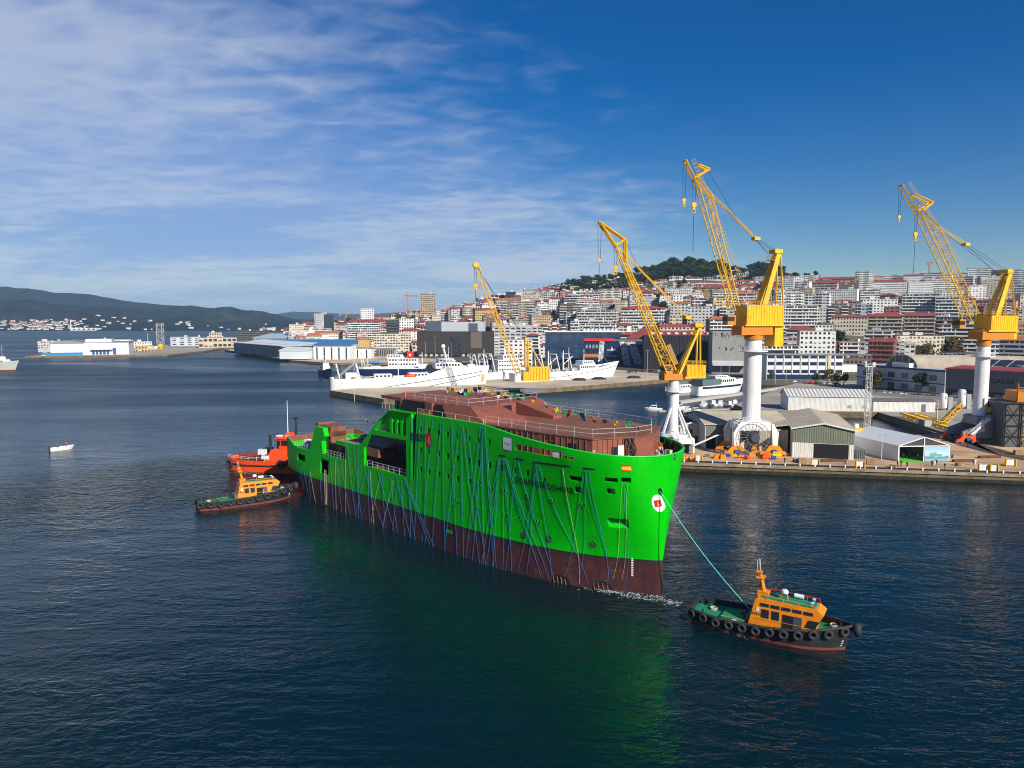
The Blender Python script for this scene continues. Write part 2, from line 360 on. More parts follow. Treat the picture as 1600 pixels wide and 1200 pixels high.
# shipyard quay in front (right), and the land to the right of the dock
QZ = 2.4
QF0 = Vector((40.0, 186.6)); QF1 = Vector((300.0, 138.5))
def qfront(x): return lerp(QF0.y, QF1.y, (x - QF0.x) / (QF1.x - QF0.x))
yard = slab('shipyard_quay', [(40, 186.6), (300, 138.5), (330, 236), (146, 234), (120, 228), (40, 232)], QZ, topmat=M_YARD)
slab('inner_quay', [(146.5, 234.4), (330, 236.4), (420, 300), (101, 293), (101, 318), (330, 440), (150, 285)][:3] + [(420, 432), (176, 432), (101, 318), (101, 293), (152, 290)], QZ, topmat=M_ROAD)
# trawler pier
slab('trawler_pier', [(-62, 338), (-20, 366.5), (40, 408), (75.5, 435.5), (130, 482), (200, 470), (200, 640), (60, 560), (-98.7, 380)], 2.6, topmat=M_PIER)
slab('landing', [(176.5, 432.5), (420, 432.5), (520, 520), (200.4, 560), (200.4, 469)], 2.8, topmat=M_ROAD)
# breakwater pontoon with the ferries
slab('floating_breakwater', [(82, 340), (172, 425), (170, 428.5), (80, 343.5)], 1.0, topmat=mat('pale_concrete', (0.5, 0.47, 0.42), 0.8, var=0.1), wallmat=mat('pale_concrete2', (0.42, 0.40, 0.36), 0.8, var=0.15))
# market pier and far quays
slab('market_quay', [(gp(352, 549).x, gp(352, 549).y), (gp(452, 566).x, gp(452, 566).y), (gp(520, 571).x, gp(520, 571).y), (-60, 655), (-60, 765), (-200, 905), (-340, 1010)], 2.2, topmat=M_PIER)
slab('warehouse_mole', [(-524.8, 758), (-392, 800), (-395, 900), (-440, 1150), (-560, 1150)], 2.2, topmat=M_ROAD)
slab('beige_pier', [(-430, 1010), (-352, 985), (-340, 1030), (-420, 1300), (-500, 1300)], 2.5, topmat=M_PIER)
slab('far_quay', [(-420, 1250), (-300, 1150), (-250, 985), (-200, 910), (-230, 1450), (-420, 1450)], 2.5, topmat=M_ROAD)
# ------------------------------------------------------------------ far hills across the bay
def hill(name, prof, d0, d1, col, rough_amp, u0, u1, n=90, m=18, shore=True, bulge=0.0, seed=0):
    rows = []
    for j in range(m + 1):
        t = j / m; row = []
        for i in range(n + 1):
            u = lerp(u0, u1, i / n); v = interp(prof, u); top = at(u, v, d1); d = lerp(d0, d1, t); q = (u - 800) / F
            zc = max(top.z, 2.0); s = t
            prof_s = s ** 0.9 * (1 - bulge * math.sin(math.pi * s)) if j < m else 1.0
            z = zc * prof_s
            nn = noise.fractal(Vector((q * d * 0.0016 + seed, d * 0.0016, 0.3)), 1.0, 2.0, 4)
            z += rough_amp * nn * math.sin(math.pi * min(1, s * 1.0)) * 1.0 + (rough_amp * 0.10 * noise.noise(Vector((u * 0.09 + seed, 1.0, j))) if j else 0)
            row.append((q * d * 1.0, d, max(z, 0.6 if j else -3)))
        rows.append(row)
    for (dd, k) in ((d1 * 1.25, 0.55), (d1 * 1.6, 0.0)):
        rows.append([((lerp(u0, u1, i / n) - 800) / F * dd, dd, max(rows[m][i][2] * k, -3)) for i in range(n + 1)])
    mb = MB(); mb.grid(rows)
    return tag(mb.build(name, col, smooth=True), kind='structure')
M_HILL = mat('far_forest', (0.013, 0.018, 0.018), 1.0, var=0.75, scale=0.012, spec=0.02, dirt=(0.075, 0.062, 0.045), dirt_amt=0.45)
hill('bay_hill', [(-400, 452), (-200, 442), (0, 447), (60, 452), (90, 457), (140, 459), (200, 470), (250, 476), (300, 478), (350, 483), (390, 486), (430, 490), (455, 497), (480, 504), (520, 506)], 2950, 5200, M_HILL, 85, -420, 520, bulge=0.25, seed=3.0)
hill('distant_hills', [(300, 500), (400, 495), (450, 489), (480, 487), (520, 489), (560, 492), (620, 488), (680, 491), (760, 489), (1000, 494), (1700, 496)], 7500, 10500, M_HILL, 90, 300, 1700, n=70, bulge=0.1, seed=9.0)
# ------------------------------------------------------------------ the green ship under tow
SD = Vector((0.69, -0.724)).normalized(); SHIP_RZ = math.atan2(SD.y, SD.x)
ship = thing('green_ship', 'huge unfinished ship with bright green hull and brown primer deckhouse under tow', 'ship', (22.0, 100.0, 0), SHIP_RZ)
LOW = [(0, 0.0), (0.5, 0.5), (2.9, 1.9), (7.5, 4.8), (13, 7.2), (18.5, 8.7), (26, 9.9), (34, 10.5), (200, 10.5)]
TOP = [(0, 0.0), (0.15, 1.6), (0.45, 2.8), (1.2, 4.7), (2.5, 6.6), (4.4, 8.2), (7.4, 9.5), (11, 10.2), (17, 10.5), (200, 10.5)]
RIM = [(-2, 21.1), (0, 21.2), (5, 21.45), (10, 21.75), (16, 22.1), (22, 22.6), (25, 23.05), (27.6, 23.35), (30, 23.4), (200, 23.4)]
def smooth_interp(p, x):
    return (interp(p, x - 0.5) + 2 * interp(p, x) + interp(p, x + 0.5)) / 4 if x > 1.5 else interp(p, x)
def stem(z): return -max(0.0, z - 5.3) / 16 * 1.4
def hb(t, z):                               # half breadth at t metres aft of the stem
    w = max(0.0, min(1.0, (z - 3.0) / 17.5)); w = w * w * (3 - 2 * w) * 0.55 + w * 0.45
    b = lerp(smooth_interp(LOW, t), smooth_interp(TOP, t), w)
    if t > 84: b -= ((t - 84) / 16.0) ** 2 * max(0.0, 5.5 - z) / 5.5 * 6.0
    if t > 90: b -= 1.3 * ((t - 90) / 10.0) ** 2
    return max(b, 0.0)
def hp(s, z, off=0.0, side=-1):             # point on the hull, near side (-1) or far side (+1)
    t = s - stem(z); return Vector((-s, side * (hb(t, z) + off), z))
def inv(u, v, l=-10.5):                     # photo pixel -> (s, z) on the ship's near side
    r = ray(u, v); n = Vector((-SD.y, SD.x)); t = (l + 22.0 * n.x + 100.0 * n.y) / (r.x * n.x + r.y * n.y)
    p = Vector((r.x * t, r.y * t)) - Vector((22.0, 100.0)); return -(p.x * SD.x + p.y * SD.y), CAMH + r.z * t
def hull_pix(u, v):                         # the same with the real curved side
    l = -10.5
    for _ in range(12):
        s, z = inv(u, v, l); l = -hb(max(s - stem(z), 0.01), z)
    return s, z
OPEN = []                                   # openings (s0, s1, z0, z1) in the near side
win_rows = []
for us, v0 in (([643.6, 657.4, 670, 685.6, 699.5, 714.7, 732.8, 748, 764.7], 20.7), ([643.6, 657.4, 670, 685.6, 699.5, 714.7, 732.8, 748, 764.7, 783.6, 802.7], 16.9), ([643.6, 657.4, 670, 685.6, 699.5, 714.7, 732.8, 748, 783.6, 802.7, 822.5, 846], 13.35)):
    for u in us:
        s = inv(u, 700)[0]; zz = v0
        if v0 == 13.35 and u > 770: zz = 16.9 if u < 840 else 16.2
        if v0 == 16.9 and u > 770: continue
        win_rows.append((s, zz)); OPEN.append((s - 0.32, s + 0.32, zz - 0.5, zz + 0.5))
OPEN += [(88.6, 92.5, 8.3, 9.8), (78.1, 81.6, 6.9, 10.2)]
def rect_pix(u0, v0, u1, v1):
    a = hull_pix(u0, v0); b = hull_pix(u1, v1); OPEN.append((min(a[0], b[0]), max(a[0], b[0]), min(a[1], b[1]), max(a[1], b[1])))
for q in ((889, 744, 910, 752), (944, 746.5, 966, 754), (970, 746, 989, 754), (897, 760.5, 911, 771), (947, 763, 962, 773)):
    s0, z0 = hull_pix(q[0], q[1]); s1, z1 = hull_pix(q[2], q[3]); zc = (z0 + z1) / 2; hz = (q[3] - q[1]) * 0.046; OPEN.append((s1, s0, zc - hz, zc + hz))
sA, zA = hull_pix(948, 811); sB, zB = hull_pix(984, 824); THR = (sB, sA, (zA + zB) / 2 - 0.75, (zA + zB) / 2 + 0.75); OPEN.append(THR)
SLIT = []
for (u0, u1, v0, v1) in ((779, 791, 711, 713), (804, 819, 716, 719), (833, 892, 722, 729), (911, 931, 731.5, 733.5)):
    a = hull_pix(u0, v0); b = hull_pix(u1, v1); n = max(1, int((u1 - u0) / 7))
    for k in range(n):
        s0 = lerp(a[0], b[0], (k + 0.06) / n); s1 = lerp(a[0], b[0], (k + 0.94) / n); zz = lerp(a[1], b[1], (k + 0.5) / n)
        SLIT.append((s0, s1, zz))
# the long slot behind the rim, in which brown bulkheads show
a = hull_pix(805, 696); b = hull_pix(899, 715)
SLOT = (b[0], a[0], 20.2, 21.15); OPEN.append((SLOT[0] + 2.2, SLOT[1], SLOT[2], SLOT[3])); OPEN.append((SLOT[0], SLOT[0] + 2.2, SLOT[2], SLOT[2] + 0.45))
def build_hull():
    mats = [M_GREEN, M_BOOT, M_HULLRED]
    base_t = [0, 0.06, 0.15, 0.3, 0.45, 0.7, 1.0, 1.4, 1.9, 2.5, 3.2, 4, 5, 6, 7, 8.2, 9.5, 11, 13, 15, 17, 19, 21, 23, 25, 27, 30, 34, 40, 47.4, 55, 63.8, 70.5, 76, 82, 86, 90, 93, 96, 98, 100]
    zs = [-3, -1.5, 0, 1.5, 3, 4.55, 5.3, 6.5, 8, 9.5, 11.3, 12.5, 14.5, 15.5, 17.5, 18.5, 19.5, 20.2, 21.0]
    for side in (-1, 1):
        ts = set(base_t); zz = set(zs); ops = OPEN if side < 0 else []
        for (s0, s1, z0, z1) in ops:
            zc = (z0 + z1) / 2; ts.add(round(s0 - stem(zc), 3)); ts.add(round(s1 - stem(zc), 3)); zz.add(round(z0, 3)); zz.add(round(z1, 3))
        ts = sorted(ts); zl = sorted(zz)
        keep = [ts[0]]
        for t in ts[1:]:
            if t - keep[-1] > 0.02: keep.append(t)
        ts = keep
        mb = MB(); idx = {}
        tops = 3                              # rows added between 21.0 and the rim
        Z = zl + ['r1', 'r2']
        def zval(zk, t):
            if zk == 'r1': return lerp(21.16, interp(RIM, t - 1.4), 0.5)
            if zk == 'r2': return max(21.17, interp(RIM, t - 1.4))
            return zk
        Z = [z for z in zl if z <= 21.16] + ['r1', 'r2']
        def vid(i, j):
            k = (i, j)
            if k not in idx:
                z = zval(Z[j], ts[i]); p = hp(ts[i] + stem(z), z, 0, side); idx[k] = len(mb.v); mb.v.append(tuple(p))
            return idx[k]
        for i in range(len(ts) - 1):
            for j in range(len(Z) - 1):
                tc = (ts[i] + ts[i + 1]) / 2; z0 = zval(Z[j], tc); z1 = zval(Z[j + 1], tc); zc = (z0 + z1) / 2
                if tc > 47.4 and zc > 11.3: continue
                s = tc + stem(zc)
                if any(o[0] - 1e-3 < tc + stem((o[2] + o[3]) / 2) < o[1] + 1e-3 and o[2] < zc < o[3] for o in ops): continue
                mb.cur = 0 if zc > 5.3 else (1 if zc > 4.55 else 2)
                q = (vid(i, j), vid(i + 1, j), vid(i + 1, j + 1), vid(i, j + 1)); mb.f.append(q if side > 0 else q[::-1]); mb.mi.append(mb.cur)
        o = mb.build('hull', mats, ship, smooth=R(35), fix=False)
        so = o.modifiers.new('plate', 'SOLIDIFY'); so.thickness = 0.30; so.offset = -1; so.use_rim = True
        so.use_even_offset = False; es = o.modifiers.new('edges', 'EDGE_SPLIT'); es.split_angle = R(40)
    # transom
    mb = MB()
    zt = [-3, 0, 2.5, 5.3, 8, 11.3]
    for z0, z1 in zip(zt, zt[1:]):
        mb.cur = 0 if z0 >= 5.3 else 2
        mb.face([(-100, -hb(100, z0), z0), (-100, hb(100, z0), z0), (-100, hb(100, z1), z1), (-100, -hb(100, z1), z1)])
    mb.build('transom', mats, ship)
build_hull()
def poly_side(name, pts, th, m, y=-10.5, parent=None):
    """a plate standing along the ship's side; pts = (s, z)"""
    mb = MB(); mb.slab([(-s, y, z) for s, z in pts], (0, th, 0)); return mb.build(name, m, parent or ship)
def build_upper():
    # arch over the boat bay: slanted leg, top band, sloping roof
    mb = MB()
    def sl(pts, y=-10.5, th=0.6): mb.slab([(-s, y, z) for s, z in pts], (0, th, 0))
    sl([(66.3, 11.3), (63.8, 11.3), (63.8, 14.9), (60.7, 17.9), (58.4, 20.9), (64.9, 15.4), (66.3, 15.2)])
    sl([(60.7, 17.9), (49.2, 18.1), (49.2, 18.9), (59.9, 18.9)])
    sl([(60.7, 17.9), (59.9, 18.9), (58.3, 20.7), (54.9, 23.0), (54.6, 23.25), (58.4, 20.9)])
    sl([(49.2, 11.3), (47.4, 11.3), (47.4, 23.38), (49.2, 21.8)])
    # fluted face between band and roof
    mb.slab([(-59.8, -9.7, 18.9), (-49.2, -9.7, 18.9), (-49.2, -9.7, 21.8), (-57.2, -9.7, 21.8), (-58.3, -9.7, 20.7)], (0, 0.3, 0))
    for k in range(3):
        s0 = 54.6 - k * 1.7; mb.bx(-s0, -s0 + 0.8, -10.4, -9.7, 18.95, 21.6)
    mb.build('arch', M_GREEN, ship)
    mb = MB(); mb.slab([(-57.3, -9.75, 21.7), (-49.6, -9.75, 21.7), (-47.4, -10.5, 23.3), (-54.7, -10.5, 23.15)], (0, 0.5, 0)); mb.bx(-54.6, -47.4, -10.4, 9.3, 23.1, 23.38); mb.build('arch_roof', M_GREEN, ship)
    mb = MB(); mb.bx(-57, -47.5, -9.3, 9.3, 21.2, 22.9); mb.build('boat_deck', M_PRIMER, ship)
    # wall with the strip and the two green bits aft of the arch
    poly_side('side_wall', [(70.5, 11.3), (66.31, 11.3), (66.31, 15.1), (74.7, 15.0), (74.7, 14.2), (70.5, 14.2)], 0.5, M_GREEN)
    # stern fin and stern bulwark
    mb = MB(); mb.slab([(-86.6, -10.45, 11.3), (-80.6, -10.45, 11.3), (-81.0, -10.45, 14.0), (-79.6, -10.45, 15.2), (-80.3, -10.45, 17.0), (-83.7, -10.45, 17.0), (-84.8, -10.45, 14.6)], (0, 1.1, 0)); mb.build('stern_fin', M_GREEN, ship)
    mb = MB()
    for side in (-1, 1):
        p = [(100, 11.3), (100, 12.7), (97, 12.2), (94.5, 11.32)]
        mb.face([Vector((-s, side * hb(s, 11.3), z)) for s, z in p]); mb.cur = 1
    mb.face([(-100, -hb(100, 11), 11.3), (-100, hb(100, 11), 11.3), (-100, hb(100, 11), 12.7), (-100, -hb(100, 11), 12.7)])
    o = mb.build('stern_bulwark', [M_GREEN, M_PRIMER], ship); so = o.modifiers.new('plate', 'SOLIDIFY'); so.thickness = 0.2
    # far-side bulwark aft (brown inside)
    mb = MB(); mb.bx(-93.5, -47.4, 10.05, 10.4, 11.3, 13.0); mb.build('far_bulwark', M_PRIMER, ship)
    # decks
    mb = MB(); mb.prism([(-99.6, -9.0), (-95, -9.9), (-47, -10.15), (-47, 10.0), (-95, 9.9), (-99.6, 9.0)], 9.8, 10.1); mb.build('aft_deck', M_PRIMER, ship)
    fo = []
    for t in (60, 46, 30, 17, 11, 7.4, 4.4, 2.5, 1.2, 0.5): fo.append((-(t - 1.2), -(hb(t, 19) - 0.35)))
    mb = MB(); mb.prism(fo + [(x, -y) for x, y in reversed(fo)], 18.9, 19.2); mb.build('fore_deck', M_PRIMER, ship)
    mb = MB(); mb.prism([(-62, -10.1), (-46, -10.1), (-46, 10.1), (-62, 10.1)], 11.0, 11.2); mb.build('bay_floor', M_PRIMER, ship)
    # inside of the boat bay: back wall, ceiling, struts, dark machinery
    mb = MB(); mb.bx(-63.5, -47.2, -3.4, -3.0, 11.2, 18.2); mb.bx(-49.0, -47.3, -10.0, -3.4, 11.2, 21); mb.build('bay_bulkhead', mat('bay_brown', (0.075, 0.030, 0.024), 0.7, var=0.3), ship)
    mb = MB(); mb.prism([(-60.7, -9.9), (-47.5, -9.9), (-47.5, -3), (-64, -3), (-64, -6)], 17.3, 17.9); mb.build('bay_ceiling', M_PRIMER, ship)
    mb = MB()
    mb.bar((-52, -9.4, 16.5), (-49.4, -9.4, 12.4), 0.25); mb.bx(-54.5, -51.5, -9.0, -6.5, 16.6, 17.3); mb.bar((-53, -8, 16.6), (-53, -8, 15.4), 0.5); mb.bx(-63.6, -58.5, -9.2, -7.2, 14.4, 15.3)
    mb.build('davit', mat('davit_black', (0.03, 0.03, 0.032), 0.6), ship)
    mb = MB(); mb.bx(-63.7, -59.5, -9.9, -8.6, 13.3, 14.9); mb.build('ledge', M_PRIMER, ship)
    # funnel casing aft and deckhouse behind the wall
    mb = MB(); mb.bx(-85, -79, -9.2, -5.6, 10.1, 17.2); mb.bx(-85.3, -84.2, -9.4, -5.4, 16.6, 17.6); mb.bx(-79.9, -79, -9.35, -5.5, 15.0, 16.2); mb.build('funnel_casing', M_PRIMER, ship)
    mb = MB(); mb.bx(-80.0, -79.0, -9.26, -9.21, 11.4, 14.0); mb.build('casing_door', M_DARK, ship)
    mb = MB(); mb.bx(-79, -64, -8.4, 6, 10.1, 13.8); mb.build('aft_house', M_PRIMER, ship)
    mb = MB(); mb.bx(-78, -64, -9.9, 7, 13.8, 14.1); mb.build('aft_house_deck', M_PRIMER, ship)
    for q in ((-76, -71.5, -8.46, -8.41, 10.4, 13.0), (-83, -80.2, -9.3, -9.21, 10.3, 11.0)): mb = MB(); mb.bx(*q); mb.build('opening', M_DARK, ship)
    # forward deckhouse
    P = [(-46.9, -9.75), (-28, -9.75), (-16, -9.5), (-6.6, -8.3), (-3.3, -2.0), (-3.3, 2.0), (-6.6, 8.3), (-16, 9.5), (-46.9, 9.75)]
    mb = MB(); mb.prism(P, 19.2, 23.2); mb.build('deckhouse', M_PRIMER2, ship)
    P2 = [(p[0] + (0.15 if p[0] > -10 else 0), p[1] * 1.01) for p in P]
    mb = MB(); mb.prism(P2, 23.2, 23.36); mb.build('deckhouse_roof', M_PRIMER, ship)
    # stiffeners on the front walls
    mb = MB()
    for a, b, n in (((-16, -9.5), (-6.6, -8.3), 9), ((-6.6, -8.3), (-3.3, -2.0), 9), ((-28, -9.75), (-16, -9.5), 10)):
        for k in range(1, n):
            x = lerp(a[0], b[0], k / n); y = lerp(a[1], b[1], k / n); d = Vector((b[1] - a[1], -(b[0] - a[0]))).normalized() * 0.05
            mb.bar((x + d.x, y + d.y, 19.3), (x + d.x, y + d.y, 23.1), 0.10)
    mb.build('stiffeners', M_PRIMER2, ship)['kind'] = 'stuff'
    def wallpt(a, b, t, z, off): 
        d = Vector((b[1] - a[1], -(b[0] - a[0]))).normalized() * off; return Vector((lerp(a[0], b[0], t) + d.x, lerp(a[1], b[1], t) + d.y, z))
    A, B, Cc, Dd = (-28, -9.75), (-16, -9.5), (-6.6, -8.3), (-3.3, -2.0)
    def panel(m, a, b, t0, t1, z0, z1, off=0.06): m.slab([wallpt(a, b, t0, z0, off), wallpt(a, b, t1, z0, off), wallpt(a, b, t1, z1, off), wallpt(a, b, t0, z1, off)], wallpt(a, b, 0, 0, 0.04) - wallpt(a, b, 0, 0, 0))
    for q in ((B, Cc, 0.55, 0.72, 20.9, 22.3), (Cc, Dd, 0.42, 0.53, 19.4, 22.0), (B, Cc, 0.20, 0.3, 21.2, 22.2)): dk = MB(); panel(dk, *q); dk.build('opening', M_DARK, ship)
    for k in range(3): dk = MB(); panel(dk, B, Cc, 0.12, 0.33, 22.55 + k * 0.22, 22.62 + k * 0.22); dk.build('louvre', M_DARK, ship)
    wt = MB(); panel(wt, Cc, Dd, 0.55, 0.68, 19.4, 22.2, 0.12); wt.build('white_sheet', mat('sheet_white', (0.7, 0.7, 0.68), 0.7, var=0.25, scale=3), ship)
    dk = MB(); panel(dk, Cc, Dd, 0.0, 0.06, 20.7, 21.7); dk.build('hatch', mat('hatch_pink', (0.45, 0.26, 0.2), 0.7), ship)
    # dark cable bundle by the door
    dk = MB()
    for k in range(5):
        p0 = wallpt(Cc, Dd, 0.70 + k * 0.05, 23.2, 0.15); p1 = wallpt(Cc, Dd, 0.74 + ((k * 3) % 5) * 0.05, 21.6, 0.35); p2 = wallpt(Cc, Dd, 0.72 + k * 0.06, 19.9, 0.2); dk.path([p0, p1, p2], 0.10)
    dk.build('cables', M_ROPE, ship)
    # bridge base: frustum with recessed notch
    mb = MB()
    zt = 25.6; zb = 23.36
    tp = [(-53, -8.4), (-33.2, -8.4), (-32.8, 8.4), (-53, 8.4)]
    L1 = [(-33.2, -8.4, zt), (-33.2, -2.2, zt), (-24.2, -2.6, zb), (-24.6, -5.6, zb), (-29.0, -9.3, zb)]
    mb.face([L1[0], L1[4], L1[3]]); mb.face([L1[0], L1[3], L1[2], L1[1]])
    mb.face([(-53, -8.4, zt), (-53, -9.4, zb), L1[4], L1[0]])
    # notch: floor and cheeks
    mb.face([(-33.0, -2.2, zt), (-24.2, -2.6, zb), (-33.0, -2.6, zb)]); mb.face([(-33.0, 2.0, zt), (-33.0, 2.0, zb), (-24.2, 2.4, zb)])
    mb.face([(-33.0, -2.2, zt), (-33.0, -2.4, zb), (-33.0, 2.0, zb), (-33.0, 2.0, zt)])
    mb.face([(-33.0, 2.0, zt), (-24.2, 2.4, zb), (-24.6, 5.2, zb), (-32.8, 8.4, zt)]); mb.face([(-32.8, 8.4, zt), (-24.6, 5.2, zb), (-29, 9.3, zb)])
    mb.face([(-53, 8.4, zt), (-32.8, 8.4, zt), (-29, 9.3, zb), (-53, 9.4, zb)]); mb.face([(-53, -8.4, zt), (-53, 8.4, zt), (-53, 9.4, zb), (-53, -9.4, zb)])
    mb.face([(-53, -8.4, zt), (-33.2, -8.4, zt), (-33.0, -2.2, zt), (-33.0, 2.0, zt), (-32.8, 8.4, zt), (-53, 8.4, zt)])
    mb.build('bridge_base', M_PRIMER2, ship)
    mb = MB(); mb.bx(-32.9, -32.6, -1.9, 0.6, 23.4, 25.2); mb.build('notch_opening', M_DARK, ship)
    # raised lip along the notch edge
    mb = MB(); mb.slab([(-33.0, 2.0, zt), (-24.2, 2.4, zb), (-24.2, 2.4, zb + 0.5), (-33.0, 2.0, zt + 0.12)], (0, 2.9, 0)); mb.build('ramp', M_PRIMER2, ship)
    # pillars, dark openings and overhanging platform aft of the bridge base
    for q in ((-45.0, -43.0, -9.2, -8.7, 23.36, 25.5), (-53.0, -52.4, -9.2, -8.6, 23.0, 25.5)): mb = MB(); mb.bx(*q); mb.build('pillar', M_PRIMER, ship)
    mb = MB(); mb.slab([(-42.4, -9.35, 23.4), (-38.6, -9.42, 23.4), (-40.4, -8.85, 25.3), (-42.4, -8.85, 25.3)], (0, -0.05, 0)); mb.slab([(-52.4, -9.45, 23.4), (-47.0, -9.45, 23.4), (-45.2, -8.9, 25.4), (-52.4, -8.9, 25.4)], (0, -0.05, 0)); mb.build('side_opening', M_DARK, ship)
    mb = MB(); mb.bx(-60, -53, -8.8, 6, 25.35, 25.6)
    for k in range(8): mb.bx(-59.6 + k * 0.9, -59.3 + k * 0.9, -8.85, 6, 25.0, 25.35)
    mb.build('platform', M_PRIMER, ship)
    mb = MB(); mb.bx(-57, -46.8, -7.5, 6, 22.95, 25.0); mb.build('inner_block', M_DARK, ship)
build_upper()
def rail_run(mb, pts, h=1.1, step=2.0, r=0.035, mids=(0.55,)):
    for a, b in zip(pts, pts[1:]):
        a = Vector(a); b = Vector(b); n = max(1, int((b - a).length / step))
        for k in range(n + 1):
            p = a.lerp(b, k / n); mb.tube(p, p + Vector((0, 0, h)), r * 1.15, 4)
        for m in (h,) + tuple(h * q for q in mids): mb.tube(a + Vector((0, 0, m)), b + Vector((0, 0, m)), r, 4)
def build_ship_detail():
    def rail(*a):
        mb = MB(); rail_run(mb, *a); mb.build('railing', M_RAIL, ship)
    rail([(-46, -10.1, 23.4), (-28, -10.1, 23.4)], 0.9, 3.2, 0.03, ())
    rail([(-28, -9.6, 23.36), (-16, -9.3, 23.36), (-6.8, -8.1, 23.36), (-3.7, -1.9, 23.36), (-3.7, 1.9, 23.36)], 1.3, 2.6, 0.03, (0.5,))
    rail([(-8, 8, 23.36), (-17, 9.4, 23.36), (-32, 9.6, 23.36)], 1.2, 2.6, 0.03)
    rail([(-52.5, -8.2, 25.6), (-34, -8.2, 25.6), (-33.6, 8, 25.6)], 1.2, 3.0, 0.03, (0.5,))
    rail([(-95, -9.6, 10.8), (-87, -10.1, 11.1)], 1.3, 1.2, 0.03)
    rail([(-80, -10.2, 11.0), (-71, -10.2, 11.0)], 1.4, 1.2, 0.03)
    rail([(-63, -10.2, 11.2), (-50, -10.2, 11.2)], 1.2, 1.7, 0.03)
    rail([(-74, -9.8, 14.1), (-66, -9.8, 14.1)], 1.2, 1.2, 0.03)
    rail([(-59.8, -8.6, 22.9), (-53.6, -8.6, 22.9)], 2.2, 1.2, 0.03)
    # green and white machinery on the working deck
    mg = mat('winch_green', (0.05, 0.30, 0.06), 0.5); mt = mat('turquoise', (0.02, 0.32, 0.26), 0.5)
    mb = MB(); 
    for x, y in ((-93, 2), (-90, 6), (-92, -3)):
        mb.tube((x, y - 1.4, 11.2), (x, y + 1.4, 11.2), 0.9, 10); mb.tube((x, y - 1.5, 11.2), (x, y - 1.35, 11.2), 1.15, 12); mb.tube((x, y + 1.35, 11.2), (x, y + 1.5, 11.2), 1.15, 12)
    mb.build('winch', mg, ship)
    for q in ((-78, -62, 3, 4.2, 15.0, 15.6), (-77, -63, 5.0, 5.4, 14.2, 15.9)): mb = MB(); mb.bx(*q); mb.build('pipe_rack', mt, ship)
    for x, y, z, h in ((-95, -6.5, 10.1, 2.2), (-70, 2, 14.1, 1.8), (-68, 1.2, 14.1, 1.2), (-74, 2.2, 14.1, 1.0), (-72, 7, 14.1, 1.4), (-80, 6, 10.1, 2.8)): mb = MB(); mb.box((x, y, z + h / 2), (1.5, 1.4, h), 0.3, 0.75); mb.build('wrapped_equipment', mat('wrap_white', (0.68, 0.68, 0.66), 0.7, var=0.2, scale=2), ship)
    mb = MB()
    r2 = random.Random(5)
    for k in range(26):
        x = -r2.uniform(64, 97); y = r2.uniform(-4, 9); z = 14.1 if -78 < x < -64 and y < 6.5 else 10.1; mb.box((x, y, z + 0.4), (r2.uniform(.5, 1.8), r2.uniform(.5, 1.4), r2.uniform(.5, 1.2)), r2.uniform(0, 3))
    mb.build('deck_clutter', mat('clutter', (0.30, 0.24, 0.16), 0.8, var=0.8, scale=0.7), ship)['kind'] = 'stuff'
    mb = MB()
    for k in range(16):
        x = -2.2 - r2.uniform(0, 3.2); y = r2.uniform(-4.5, -1.0) if k % 2 else r2.uniform(2, 6); mb.box((x, y, 19.5 + 0.3), (0.6, 0.5, r2.uniform(.6, 1.5)), r2.uniform(0, 3))
    mb.build('bow_clutter', mat('clutter2', (0.33, 0.30, 0.22), 0.8, var=0.8, scale=0.9), ship)['kind'] = 'stuff'
    # black inside of the far bulwark with its frames
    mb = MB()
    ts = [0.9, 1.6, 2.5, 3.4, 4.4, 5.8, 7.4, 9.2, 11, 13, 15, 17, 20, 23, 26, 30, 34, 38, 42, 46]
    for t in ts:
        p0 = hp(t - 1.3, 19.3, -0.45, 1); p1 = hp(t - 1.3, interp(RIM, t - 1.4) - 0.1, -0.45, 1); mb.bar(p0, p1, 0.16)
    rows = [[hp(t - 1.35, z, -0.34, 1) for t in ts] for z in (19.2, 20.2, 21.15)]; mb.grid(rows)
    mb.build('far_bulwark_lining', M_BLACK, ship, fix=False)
    mb = MB(); tl = [46, 40, 34, 30, 27.6, 25, 22, 19, 16, 13, 10, 8, 6, 4.4, 3, 2, 1.2, 0.6, 0.25, 0.08]
    pts = [hp(t - 1.4, interp(RIM, t - 1.4), -0.15) for t in tl]; pts += [Vector((p.x, -p.y, p.z)) for p in reversed(pts)]
    mb.path(pts, 0.14, 6); mb.build('rim_rail', mat('rim_green', (0.02, 0.55, 0.05), 0.35), ship)
    # mooring slits with rollers, drain ports, draught marks, thruster symbols
    for (s0, s1, z) in SLIT: mb = MB(); mb.slab([hp(s0, z - 0.10, 0.02), hp(s1, z - 0.10, 0.02), hp(s1, z + 0.12, 0.02), hp(s0, z + 0.12, 0.02)], (0, -0.03, 0)); mb.build('mooring_slit', M_DARK, ship)
    for (u, v) in ((744.5, 757), (765, 762), (783, 765), (822, 774), (861, 781), (907, 787), (712.6, 782), (747, 793), (787, 803), (811, 809), (838, 814), (699, 830), (706, 788)):
        for k in (0, 1):
            s, z = hull_pix(u + k * 5.4, v + k * 1.5); mb = MB(); p = hp(s, z, 0.0); mb.tube(p + Vector((0, 0.05, 0)), p + Vector((0, -0.03, 0)), 0.26, 10); mb.build('drain_port', M_DARK, ship)
            mb = MB(); mb.torus(p + Vector((0, -0.02, 0)), (0, 1, 0), 0.28, 0.05, 10, 4); mb.build('port_ring', M_GREEN, ship)
